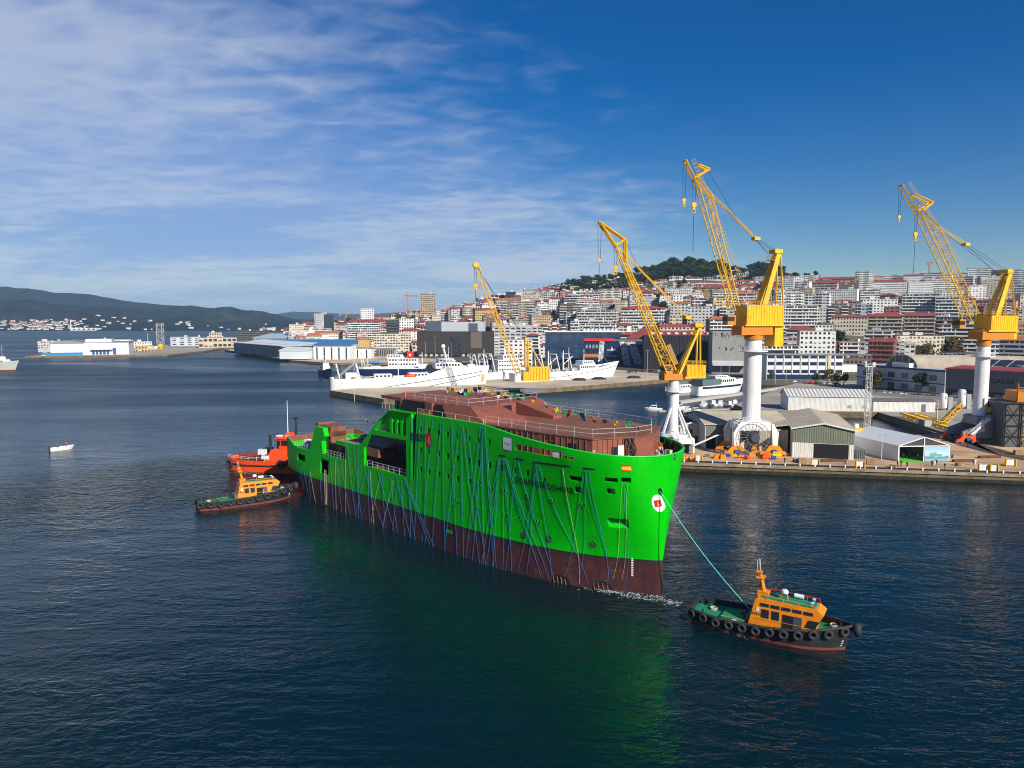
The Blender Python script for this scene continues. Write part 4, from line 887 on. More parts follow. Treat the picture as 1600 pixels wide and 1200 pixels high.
def red_tug():
    t = thing('tug', 'red and orange escort tug with white mast behind the ship stern', 'tug', (-62.5, 187.0, 0), math.atan2(-3.2, 15.2), 'harbour tugs')
    L, B = 27.0, 10.0; sh = [(0, 3.6), (0.2, 3.3), (0.5, 3.4), (0.7, 4.2), (1, 5.2)]
    pt, o0 = hull_mesh(t, L, B, sh, [M_REDBROWN, M_ORED], [(0.3, 0), (9, 1)], 1.0, M_REDBROWN, 0.9, 1.0, 0.22, 0.4, 2.4)
    for side in (-1, 1):
        mb = MB(); mb.path([pt(k, interp(sh, o0[k][2]) - 1.3, side, -0.08) for k in range(len(o0))], 0.2, 6); mb.build('rubbing_strake', M_RUBBER, t)
    for x, z in ((-12.6, 2.0), (2.5, 2.8)):
        k = min(range(len(o0)), key=lambda i: abs(o0[i][0] - x)); mb = MB(); mb.torus(pt(k, z, -1, -0.3), (0.2, 1, 0), 0.85, 0.36, 16, 8); mb.build('tyre', M_RUBBER, t, smooth=True)
    mb = MB(); sideprism(mb, [(-3.5, 2.3), (10.5, 2.6), (9.5, 6.6), (-0.5, 6.2), (-1.5, 4.6)], 7.4, 6.6); mb.build('deckhouse', M_ORED, t)
    mb = MB(); sideprism(mb, [(1.4, 6.4), (6.2, 6.4), (6.8, 9.0), (0.8, 9.0)], 5.0, 5.6); wh = mb.build('wheelhouse', M_ORED, t)
    mb = MB(); sideprism(mb, [(1.2, 7.2), (6.55, 7.2), (6.8, 8.6), (0.95, 8.6)], 5.25, 5.62); mb.build('window', M_GLASS, wh)
    mb = MB(); mb.bx(0.4, 7.2, -3.1, 3.1, 9.0, 9.25); mb.box((3.4, 0, 9.8), (2.6, 2.4, 1.1), 0, 0.8); mb.build('roof', M_ORED, t)
    mb = MB()
    for x in (-1.0, 1.25, 3.6, 6.0): mb.bar((x * 0.9 + 0.8, -2.66, 7.2), (x * 0.9 + 0.75, -2.83, 8.6), 0.14)
    mb.build('window_post', M_ORED, wh)
    mb = MB(); mb.tube((2.6, 0, 9.3), (2.6, 0, 19.0), 0.13, 6, 0.07); mb.build('mast', M_WHITE, t)
    mb = MB(); mb.tube((5.0, 0, 9.3), (5.0, 0, 14.5), 0.28, 8, 0.2); mb.bx(4.4, 5.6, -.6, .6, 14.2, 14.5); mb.build('funnel_mast', M_BLACK, t)
    mb = MB(); mb.tube((-1.5, -2, 5.5), (-1.5, -2, 9.8), 0.35, 8); mb.tube((-1.5, 2, 5.5), (-1.5, 2, 9.8), 0.35, 8); mb.bx(-4.6, -2.6, -1.4, 1.4, 3.6, 6.0); mb.build('funnel', M_BLACK, t)
    mb = MB(); mb.bx(-4.7, -2.7, -2.9, -1.7, 4.6, 6.0); mb.bx(-3.2, -1.0, -3.75, -3.6, 3.6, 4.6); mb.build('locker', M_WHITE, t)
    mb = MB(); mb.bx(-0.6, 0.9, -0.6, 0.6, 9.25, 9.6); mb.bx(3, 5, -1.9, -1.4, 9.3, 9.8); mb.build('radar', M_WHITE, t)
    mb = MB(); mb.tube((-9, -2, 3.6), (-9, 2, 3.6), 1.0, 12); mb.build('winch', M_REDBROWN, t)
    mb = MB(); rail_run(mb, [pt(k, interp(sh, o0[k][2]), -1, 0.15) for k in (1, 5, 9, 12)], 0.9, 2, 0.05); mb.build('railing', M_RAIL, t)
    mb = MB()
    for k in range(13):
        f = k / 12; i = int(f * 10); p = pt(i, interp(sh, o0[i][2]), 1, 0.3); mb.bx(p.x - 0.2, p.x + 0.2, p.y - 0.25, p.y, p.z - 1, p.z)
    mb.build('bulwark_stay', M_REDBROWN, t)
red_tug()
# tow line
a = ship_world(hp(*hull_pix(1043, 764), 0.1)); b = Vector((31.0, 88.9, 2.6))
mb = MB(); pts = [a.lerp(b, k / 14) + Vector((0, 0, -0.8 * math.sin(math.pi * k / 14))) for k in range(15)]; mb.path(pts, 0.06, 6)
tag(mb.build('tow_line', mat('tow_teal', (0.10, 0.55, 0.45), 0.6)), 'taut turquoise tow line from the green bow to the orange tug', 'tow rope')
# foam at the bow and in the tugs' wash
def foam(label, segs, n, seed, spread, smin, smax):
    r = random.Random(seed); mb = MB()
    for k in range(n):
        (x0, y0), (x1, y1) = segs[r.randrange(len(segs))]; t = r.random(); x = lerp(x0, x1, t) + r.gauss(0, spread); y = lerp(y0, y1, t) + r.gauss(0, spread * 0.8); s = r.uniform(smin, smax); a = r.uniform(0, 3.1); el = r.uniform(1.5, 5)
        pts = []
        for i in range(7):
            w = 2 * math.pi * i / 7; q = s * r.uniform(0.5, 1.1); px, py = q * math.cos(w) * el, q * math.sin(w); pts.append((x + px * math.cos(a) - py * math.sin(a), y + px * math.sin(a) + py * math.cos(a), 0.03 + r.random() * 0.05))
        mb.face(pts)
    tag(mb.build('foam', mat('foam_white', (0.40, 0.48, 0.48), 0.8, var=0.3, scale=3), fix=False), label, 'foam', None, 'stuff')
foam('white foam breaking at the foot of the green bow', [((11, 103), (21.5, 99.3)), ((16, 100), (24, 96.5)), ((21, 99), (26, 94.5)), ((13, 102), (19, 99.5))], 760, 2, 0.55, 0.015, 0.075)
foam('white wash beside the black towing tug', [((26, 90.3), (30, 86.2)), ((23, 93.5), (26, 94))], 260, 3, 0.4, 0.012, 0.05)
foam('white wash under the stern of the red tug', [((-77, 188), (-69, 184)), ((-73, 184), (-66, 183.4))], 240, 5, 1.0, 0.03, 0.11)
# ------------------------------------------------------------------ trawlers and other craft
def vessel(name, label, cat, pos, rz, L, B, sheer, mats, bands, blocks, masts=(), deckmat=None, group=None, drop=1.0, bow=0.35, bp=2.0, rake=4.0, extra=None, stern=0.1):
    """blocks: (x0, x1, width, z0, z1, material, rake_front, window_rows)"""
    t = thing(name, label, cat, pos, rz, group)
    pt, o0 = hull_mesh(t, L, B, sheer, mats, bands, drop, deckmat or M_GREY, 0.88, rake, stern, bow, bp, 22)
    for (x0, x1, w, z0, z1, m, rk, wr) in blocks:
        mb = MB(); sideprism(mb, [(x0, z0), (x1, z0), (x1 - rk, z1), (x0, z1)], w, w * 0.94); o = mb.build('superstructure', m, t)
        if wr:
            wb = MB(); hgt = (z1 - z0) / wr
            for j in range(wr):
                za = z0 + hgt * (j + 0.45); zb = z0 + hgt * (j + 0.8); n = max(2, int((x1 - x0) / 2.2))
                for s in (-1, 1):
                    for k in range(n):
                        xa = lerp(x0 + 0.5, x1 - rk - 0.5, (k + 0.2) / n); xb = lerp(x0 + 0.5, x1 - rk - 0.5, (k + 0.8) / n); y = s * (lerp(w, w * 0.94, (za - z0) / (z1 - z0)) / 2 + 0.03)
                        wb.slab([(xa, y, za), (xb, y, za), (xb, y, zb), (xa, y, zb)], (0, 0.03 * s, 0))
            wb.build('windows', M_GLASS, o)['kind'] = 'stuff'
    for i, (x, y, z0, z1, r, m) in enumerate(masts):
        mb = MB(); mb.tube((x, y, z0), (x, y, z1), r, 7, r * 0.5); mb.bx(x - 0.2, x + 0.2, y - 1.6, y + 1.6, lerp(z0, z1, 0.7), lerp(z0, z1, 0.7) + 0.2); mb.build('mast', m, t)
    if extra: extra(t, pt, o0)
    return t
def trawl_gear(xs, z, h, w, m=M_WHITE):
    def f(t, pt, o0):
        for x in xs:
            mb = MB()
            for s in (-1, 1): mb.tube((x, s * w / 2, z), (x - h * 0.22, s * w / 2 * 0.8, z + h), 0.35, 6)
            mb.tube((x - h * 0.22, -w / 2 * 0.8, z + h), (x - h * 0.22, w / 2 * 0.8, z + h), 0.4, 6); mb.bx(x - h * 0.25, x - h * 0.19, -w * .3, w * .3, z + h * 0.7, z + h * 0.76); mb.build('gantry', m, t)
        r = random.Random(int(xs[0] * 7)); mb = MB()
        for k in range(30): mb.box((r.uniform(min(xs) - 2, max(xs) + 6), r.uniform(-w / 2, w / 2), z + 0.7), (r.uniform(.8, 2.5), r.uniform(.6, 2), r.uniform(.8, 2.6)), r.uniform(0, 3))
        mb.build('deck_gear', mat('gear_grey', (0.35, 0.36, 0.34), 0.7, var=0.6, scale=0.4), t)['kind'] = 'stuff'
    return f
def t1x(t, pt, o0):
    trawl_gear([-41, -30], 7, 9, 11)(t, pt, o0)
    mb = MB(); mb.bar((-44, -5, 7), (-33, -4, 16), 0.5); mb.bar((-44, 5, 7), (-33, 4, 16), 0.5); mb.build('stern_boom', M_GREY, t)
    for z0, x0, x1, z1 in ((2.2, -20, 43, 10.5), (2.0, 5, 44, 8.6)):
        mb = MB()
        k0 = [k for k in range(len(o0)) if x0 <= o0[k][0] <= x1]
        mb.path([pt(k, lerp(z0, z1, (o0[k][0] - x0) / (x1 - x0)), -1, -0.06) for k in k0], 0.16, 4); mb.build('stripe', mat('stripe_dark', (0.03, 0.035, 0.045), 0.5), t)
    mb = MB(); mb.slab([pt(19, 4.0, -1, -0.08), pt(20, 4.0, -1, -0.08), pt(20, 8.0, -1, -0.08), pt(19, 8.5, -1, -0.08)], (0, -0.05, 0)); mb.build('rust_patch', mat('rust_yellow', (0.6, 0.34, 0.04), 0.8, var=0.4, scale=0.5), t)
    mb = MB(); mb.blob((-2, -6.2, 8.6), 1.6, 3, 10, 8, 0.03, (2.2, 0.8, 0.8)); mb.build('rescue_boat', M_ORED, t, smooth=True)
    mb = MB(); mb.blob((18.5, 0, 25.3), 1.3, 1, 10, 8, 0.0); mb.build('radar_dome', M_WHITE, t, smooth=True)
    mb = MB(); mb.bar((20.5, 0, 17), (18.5, 0, 25), 0.9); mb.bx(17, 25, -5, 5, 16.8, 17.1); mb.build('radar_mast', M_WHITE, t)
    mb = MB(); mb.bx(-43, -38, -5, 5, 7, 8.3); mb.build('net_heap', mat('net_green', (0.03, 0.13, 0.08), 0.9, bump=0.5), t)
    lettering('ZOLTA', 1.5, lambda x, y: Vector((26 + x, pt(17, 12, -1, -0.06).y - 0.0 * x, 12.6 + y)), M_STEEL, t, 'name')
T1P = (gp(512, 613) + gp(768, 606)) / 2
dv = (gp(768, 606) - gp(512, 613)); vessel('trawler', 'long white freezer trawler with dark stripes and rust patch at its bow', 'trawler', (T1P.x, T1P.y, 0), math.atan2(dv.y, dv.x), dv.length * 0.97, 15,
       [(0, 8.2), (0.1, 7.8), (0.55, 8.2), (0.62, 10.5), (0.68, 13.2), (1, 13.6)], [M_RED, M_WHITE], [(1.5, 0), (30, 1)],
       [(13, 31, 11, 12.6, 15.8, M_WHITE, 3, 1), (15, 25, 9, 15.8, 18.2, M_WHITE, 1, 1), (-2, 9, 9, 7.4, 10.2, M_WHITE, 0, 1), (-22, -12, 8, 7.2, 9.8, M_WHITE, 0, 1), (33, 38, 5, 12.6, 14.6, M_WHITE, 1, 0), (-38, -31, 9, 7, 11, M_WHITE, 0, 0)], ((6, 0, 12, 22, 0.35, M_WHITE), (-33, 0, 8, 20, 0.3, M_WHITE), (-8, 0, 8, 19, 0.3, M_WHITE), (22, 2, 18, 25, 0.2, M_WHITE), (36, 0, 13, 20, 0.2, M_WHITE)), extra=t1x, group='trawlers at the pier', bp=2.6, rake=3.0)
def t2x(t, pt, o0):
    trawl_gear([-22], 6, 10, 9)(t, pt, o0); mb = MB(); mb.blob((-13, -3.5, 9), 2.4, 4, 9, 6, 0.2, (1.8, 0.8, 0.5)); mb.build('tarpaulin', mat('tarp_blue', (0.02, 0.22, 0.6), 0.6), t)
    mb = MB(); mb.bx(11, 15.5, -2.5, 2.5, 12, 17); mb.build('funnel', M_RED, t); mb = MB(); mb.tube((13.2, -2.6, 14.8), (13.2, -2.52, 14.8), 0.8, 12); mb.build('funnel_mark', M_WHITE, t)
p = gp(607, 588); vessel('trawler', 'blue hulled trawler with white upperworks and red funnel behind the long white trawler', 'trawler', (p.x, p.y + 20, 0), R(2), 52, 11, [(0, 6), (0.4, 6.2), (0.5, 7.0), (1, 8.0)], [M_NAVY, M_WHITE], [(4.3, 0), (30, 1)],
       [(-3, 20, 9.5, 6, 12.2, M_WHITE, 1, 2), (-4, 9, 8, 12.2, 15, M_WHITE, 2, 1)], ((3, 0, 15, 21, 0.25, M_WHITE), (-19, 0, 7, 20, 0.3, M_WHITE)), extra=t2x, group='trawlers at the pier')
a, b = gp(800, 604), gp(968, 594); dv = b - a
def t3x(t, pt, o0):
    trawl_gear([-34, -22, -10, 0], 8, 11, 9)(t, pt, o0)
    mb = MB(); mb.path([pt(k, lerp(4.6, 9.0, max(0, (o0[k][0] + 10) / 45)), -1, -0.05) for k in range(6, 21)], 0.13, 4); mb.build('stripe', M_STEEL, t)
    mb = MB()
    for x in (-16, -4): mb.tube((x, 0, 8), (x, 0, 21), 0.5, 7, 0.3); mb.tube((x, 0, 12), (x + 9, 2, 17), 0.3, 6)
    mb.build('derrick', M_WHITE, t)
    mb = MB(); mb.tube((33, 0, 12.5), (29, 0, 18), 0.25, 6); mb.build('fore_mast', M_STEEL, t)
vessel('trawler', 'white stern trawler with red forefoot to the right of the crawler crane', 'trawler', ((a.x + b.x) / 2, (a.y + b.y) / 2 + 4, 0), math.atan2(dv.y, dv.x), dv.length, 13, [(0, 8), (0.6, 8.2), (0.75, 9.5), (1, 13)], [M_RED, M_WHITE], [(2.0, 0), (30, 1)],
       [(6, 24, 9.5, 8, 11.4, M_WHITE, 4, 1), (9, 20, 8, 11.4, 14.2, M_WHITE, 2, 1)], ((13, 0, 14, 22, 0.3, M_WHITE), (2, 2, 9, 23, 0.3, M_WHITE)), extra=t3x, group='trawlers at the pier', rake=7)
a, b = gp(770, 606), gp(838, 600)
vessel('trawler', 'white trawler crowded with gantries behind the lattice jib of the crawler crane', 'trawler', ((a.x + b.x) / 2 - 8, (a.y + b.y) / 2 + 26, 0), R(30), 46, 11, [(0, 7), (0.6, 7.5), (1, 10)], [M_RED, M_WHITE], [(1.2, 0), (30, 1)],
       [(-6, 12, 9, 7, 15, M_WHITE, 2, 3), (-2, 8, 8, 15, 18, M_WHITE, 1, 1)], ((2, 0, 18, 26, 0.3, M_WHITE), (-14, 0, 7, 22, 0.4, M_WHITE)), extra=trawl_gear([-20, -14, -8], 7, 12, 9), group='trawlers at the pier')
p = gp(509, 588); vessel('fishing_boat', 'dark blue fishing boat with white upperworks left of the trawlers', 'fishing boat', (p.x, p.y, 0), R(-60), 22, 7, [(0, 4), (0.6, 4), (1, 6.5)], [M_NAVY, M_NAVY], [(1, 0), (20, 1)], [(-6, 3, 5.5, 3, 7.5, M_WHITE, 0.5, 2), (-3, 2, 4.5, 7.5, 9.8, M_WHITE, .5, 1)], ((0, 0, 9.8, 16, 0.2, M_WHITE), (-8, 0, 4, 12, 0.2, M_STEEL)))
p = gp(-2, 579); vessel('patrol_ship', 'pale grey patrol ship at the left edge of the picture', 'ship', (p.x - 4, p.y, 0), R(-4), 44, 9, [(0, 5), (0.5, 5.5), (0.7, 7), (1, 8.4)], [M_REDBROWN, mat('navy_grey', (0.42, 0.45, 0.42), 0.5, var=0.06)], [(0.8, 0), (20, 1)], [(-6, 13, 7.5, 5.5, 9.0, M_WHITE, 1.5, 1), (-3, 9, 6, 9.0, 11.5, M_WHITE, 1, 1)], ((1, 0, 11.5, 19, 0.3, M_WHITE), (8, 0, 9, 21, 0.1, M_WHITE), (-5, 0, 9, 18, 0.12, M_WHITE)))
p = gp(312, 541); vessel('small_ship', 'small red hulled ship moored at the beige harbour building', 'ship', (p.x, p.y, 0), R(-6), 27, 7, [(0, 4.5), (0.6, 5), (1, 6)], [M_RED, M_RED], [(1, 0), (20, 1)], [(-10, 2, 6, 4, 7, M_RED, 0.5, 1), (-8, -2, 5, 7, 9, M_WHITE, .5, 1)], ((-4, 0, 9, 14, 0.2, M_WHITE),))
p = gp(234, 548); vessel('small_ship', 'white ship with green boot stripe beside the mole', 'ship', (p.x, p.y, 0), R(3), 30, 8, [(0, 5), (0.6, 5), (1, 7)], [mat('stripe_green', (0.05, 0.4, 0.06), 0.5), M_WHITE], [(1.6, 0), (20, 1)], [(-9, 2, 6.5, 4.5, 8, M_WHITE, 0.5, 1), (-6, 0, 5, 8, 10.5, M_WHITE, .5, 1)], ((-2, 0, 10, 24, 0.25, M_WHITE),))
p = gp(250, 548); vessel('small_ship', 'yellow hulled boat moored by the white and green ship', 'boat', (p.x + 2, p.y - 2, 0), R(-70), 16, 7, [(0, 5), (0.6, 5), (1, 6.5)], [M_YELLOW, M_YELLOW], [(1, 0), (20, 1)], [(-5, 2, 5.5, 4.5, 8.5, M_YELLOW, 0.5, 1)], ((-2, 0, 8, 12, 0.2, M_WHITE),))
# fast ferries at the breakwater
def fx(t, pt, o0):
    mb = MB(); mb.path([pt(k, 4.2, -1, -0.05) for k in range(3, 18)], 0.55, 4); mb.build('side_band', M_NAVY, t)
a, b = gp(1098, 619), gp(1160, 609)
vessel('ferry', 'white fast ferry with dark window band moored behind the tall white crane column', 'ferry', (a.x + 14, a.y + 16, 0), R(36), 44, 9.5, [(0, 5), (0.6, 5.8), (1, 7.5)], [M_WHITE, M_WHITE], [(1, 0), (20, 1)], [(-20, -4, 8, 4.5, 8.6, mat('tinted_green', (0.10, 0.16, 0.15), 0.3), 0, 0), (-10, 14, 7.5, 4.8, 8.6, M_WHITE, 6, 1), (-8, 6, 6, 8.6, 10.2, M_WHITE, 4, 1)], (), extra=fx, bow=0.5, rake=5, group='ferries at the breakwater')
p = gp(1073, 618); vessel('ferry', 'small white and grey ferry behind the small white crane column', 'ferry', (p.x, p.y + 4, 0), R(30), 24, 6.5, [(0, 3.2), (0.6, 3.6), (1, 5)], [M_GREY, M_WHITE], [(1.6, 0), (20, 1)], [(-10, 4, 5.5, 3, 6, M_WHITE, 2.5, 1), (-7, 1, 4.5, 6, 7.6, mat('tinted_green', (0, 0, 0)), 1, 0)], (), bow=0.5, group='ferries at the breakwater')
def small_boat(kind):
    t = thing('motor_boat', 'x', 'boat')
    L, B = (8.0, 2.8) if kind == 'cabin' else (6.4, 2.2)
    pt, o0 = hull_mesh(t, L, B, [(0, 0.9), (0.5, 0.95), (1, 1.35)], [M_WHITE, M_WHITE], [(0.25, 0), (5, 1)], 0.45, mat('boat_inside', (0.6, 0.58, 0.5), 0.6), 0.8, 0.6, 0.1, 0.5, 2.2, 14, -0.4)
    if kind == 'cabin':
        mb = MB(); sideprism(mb, [(-1.6, 0.5), (2.6, 0.7), (1.8, 1.5), (1.0, 2.3), (-1.4, 2.4)], 2.1, 1.7); mb.build('cabin', M_WHITE, t)
        mb = MB(); sideprism(mb, [(-1.3, 1.55), (1.6, 1.55), (1.02, 2.1), (-1.25, 2.15)], 2.0, 1.86); mb.build('window', M_GLASS, t)
        mb = MB(); mb.tube((-1.2, 0, 2.3), (-1.5, 0, 4.0), 0.04, 5); mb.build('aerial', M_RAIL, t)
    else:
        mb = MB(); mb.bx(-L / 2 - 0.35, -L / 2 + 0.05, -0.25, 0.25, 0.1, 1.3); mb.build('outboard_motor', M_BLACK, t); mb = MB(); mb.bx(-0.6, 0.0, -0.4, 0.4, 0.5, 1.25); mb.build('console', M_WHITE, t); mb = MB(); mb.bx(-1.9, -1.5, -0.9, 0.9, 0.45, 0.7); mb.build('thwart', M_GREY, t)
    return t
ob = small_boat('open'); p = gp(97, 703); ob.location = p; ob.rotation_euler = (0, 0, R(44)); ob.name = 'open_boat'; tag(ob, 'small open white boat with two people in red, alone on the water', 'boat')
cb = small_boat('cabin'); p = gp(1021, 641); cb.location = p; cb.rotation_euler = (0, 0, R(172)); tag(cb, 'white cabin boat at a pontoon left of the small crane', 'boat', 'motor boats')
bi = 0
for (u, v, rz, lab) in ((1062, 640, 40, 'white motor boat nearest the small crane column'), (1074, 643, 60, 'second white motor boat from the small crane column'), (1086, 645, 35, 'third white motor boat from the small crane column'), (1100, 634, 60, 'white motor boat moored left of the tall crane column, first of the row'),
    (1113, 633, 100, 'white motor boat moored left of the tall crane column, second of the row'), (1126, 633, 70, 'white motor boat moored left of the tall crane column, third of the row'), (1138, 634, 110, 'white motor boat moored left of the tall crane column, fourth of the row'), (1148, 632, 80, 'white motor boat moored left of the tall crane column, last of the row'),
    (1191, 626, 150, 'white motor boat on the pontoon right of the tall crane column, left one'), (1213, 624, 160, 'white motor boat on the pontoon right of the tall crane column, right one')):
    c = link_copy(cb, None, gp(u, v), R(rz)); tag(c, lab, 'boat', 'motor boats')
mb = MB(); p0, p1 = gp(1185, 631), gp(1232, 622); mb.prism([(p0.x, p0.y), (p1.x, p1.y), (p1.x, p1.y + 2), (p0.x, p0.y + 2)], -0.3, 0.5); tag(mb.build('pontoon', M_CONC), 'floating pontoon with two motor boats right of the tall crane column', 'pontoon')
mb = MB(); p0, p1 = gp(1030, 644), gp(1150, 640); mb.prism([(p0.x, p0.y), (p1.x, p1.y), (p1.x, p1.y + 2), (p0.x, p0.y + 2)], -0.3, 0.5); tag(mb.build('pontoon', M_CONC), 'floating pontoon with the row of motor boats behind the sheds', 'pontoon')
# ------------------------------------------------------------------ cranes
def lattice(mb, a0, a1, b0, b1, w0, w1, off, n, rc, rb, zig=True):
    """four-chord lattice jib; a = lower chord, b = upper chord in the jib's plane, off = sideways unit vector"""
    a0, a1, b0, b1, off = Vector(a0), Vector(a1), Vector(b0), Vector(b1), Vector(off)
    C = []
    for s in (-1, 1):
        C.append((a0 + off * s * w0 / 2, a1 + off * s * w1 / 2)); C.append((b0 + off * s * w0 / 2, b1 + off * s * w1 / 2))
    for p, q in C: mb.tube(p, q, rc, 6)
    P = lambda i, t: C[i][0].lerp(C[i][1], t)
    for k in range(n):
        t0, t1 = k / n, (k + 1) / n
        for i, j in ((0, 1), (2, 3), (0, 2), (1, 3)):
            x, y = (i, j) if k % 2 else (j, i)
            mb.tube(P(x, t0), P(y, t1), rb, 4); mb.tube(P(i, t1), P(j, t1), rb, 4)
def hook_line(parent, top, v1, r=0.05, n=2, sp=0.5, size=1.0, off=(1, 0, 0), tail=None):
    top = Vector(top); off = Vector(off); bot = Vector((top.x, top.y, v1)); mb = MB()
    for k in range(n):
        d = off * (k - (n - 1) / 2) * sp; mb.tube(top + d, bot + d * 0.6, r, 4)
    if tail is not None: mb.tube(bot, (bot.x, bot.y, tail), r * 1.2, 4)
    mb.build('hoist_rope', M_ROPE, parent)
    mb = MB(); mb.tube(bot + Vector((0, -0.35 * size, 0)), bot + Vector((0, 0.35 * size, 0)), 0.75 * size, 12); mb.box(bot - Vector((0, 0, 0.9 * size)), (0.7 * size, 0.6 * size, 1.4 * size), 0, 0.8); mb.torus(bot - Vector((0, 0, 2.0 * size)), (0, 1, 0), 0.45 * size, 0.15 * size, 12, 6); mb.build('hook_block', M_YELLOW, parent)
def crane(name, label, cu, cv, d, ang, spec):
    """cu, cv: pixel of the column foot on the quay; d: distance; ang: how far the jib swings towards the viewer"""
    base = at(cu, cv, d); base.z = QZ + 0.06
    t = thing('harbour_crane', label, 'crane', base, 0.0, 'yellow shipyard cranes')
    o = Vector((base.x, base.y)); e = Vector((-math.cos(ang), -math.sin(ang))); nrm = Vector((-e.y, e.x, 0)); B = Vector(base)
    def P(u, v, side=0.0): return inplane(u, v, o, e) - B + nrm * side
    px = d / F
    return t, P, Vector((e.x, e.y, 0)), nrm, px, B
def yellow_house(t, P, e, nrm, rz, box_top, box_bot, low, cw, depth, ribs=14):
    """machinery house: ribbed box, dark lower part, counterweight; boxes as ((u0, v0), (u1, v1)) in the jib plane"""
    def blk(name, m, u0, v0, u1, v1, dep, off=0.0):
        a, b = P(u0, v0), P(u1, v1); c = (a + b) / 2; wx = (Vector((a.x, a.y)) - Vector((b.x, b.y))).length; mb = MB(); mb.box((c.x + nrm.x * off, c.y + nrm.y * off, c.z), (wx, dep, abs(a.z - b.z)), math.atan2(e.y, e.x)); return mb.build(name, m, t), c, wx, abs(a.z - b.z)
    h, c, wx, hz = blk('machine_house', M_YELLOW, *box_top, depth)
    mb = MB(); ex = Vector((e.x, e.y, 0))
    for s in (-1, 1):
        for k in range(ribs):
            q = c + ex * lerp(-wx / 2, wx / 2, (k + 0.5) / ribs) + nrm * s * (depth / 2 + 0.02); mb.bar(q - Vector((0, 0, hz / 2)), q + Vector((0, 0, hz / 2)), 0.12)
    mb.build('panel_ribs', M_YELLOW, h)['kind'] = 'stuff'
    blk('lower_house', M_YDARK, *low, depth * 0.86); blk('house_sill', M_YELLOW, *box_bot, depth * 1.05)
    if cw: blk('counterweight', M_YELLOW, *cw, depth * 0.8)
    mb = MB(); top = c.z + hz / 2
    cs = [c + ex * a * wx / 2 + nrm * b * depth / 2 for a, b in ((-1, -1), (1, -1), (1, 1), (-1, 1), (-1, -1))]
    rail_run(mb, [Vector((q.x, q.y, top)) for q in cs], 1.1, 1.6, 0.05); mb.build('roof_railing', M_YELLOW, h)
    return c
def reel(t, c, r, m=M_STEEL):
    mb = MB(); c = Vector(c)
    for k in range(22):
        a = 2 * math.pi * k / 22; mb.tube(c + Vector((0, -0.2, 0)), c + Vector((math.cos(a) * r, 0.25, math.sin(a) * r)), 0.055, 4)
    mb.torus(c + Vector((0, 0.25, 0)), (0, 1, 0), r, 0.08, 30, 5); mb.torus(c + Vector((0, 0.05, 0)), (0, 1, 0), r * 0.5, 0.05, 24, 5); mb.build('cable_reel', mat('reel_grey', (0.22, 0.23, 0.25), 0.5), t)
    mb = MB(); mb.tube(c + Vector((0, -0.7, 0)), c + Vector((0, 0.2, 0)), r * 0.27, 14); mb.torus(c + Vector((0, -0.3, 0)), (0, 1, 0), r * 0.27, 0.25, 16, 6); mb.build('reel_hub', mat('reel_dark', (0.05, 0.055, 0.07), 0.5), t)
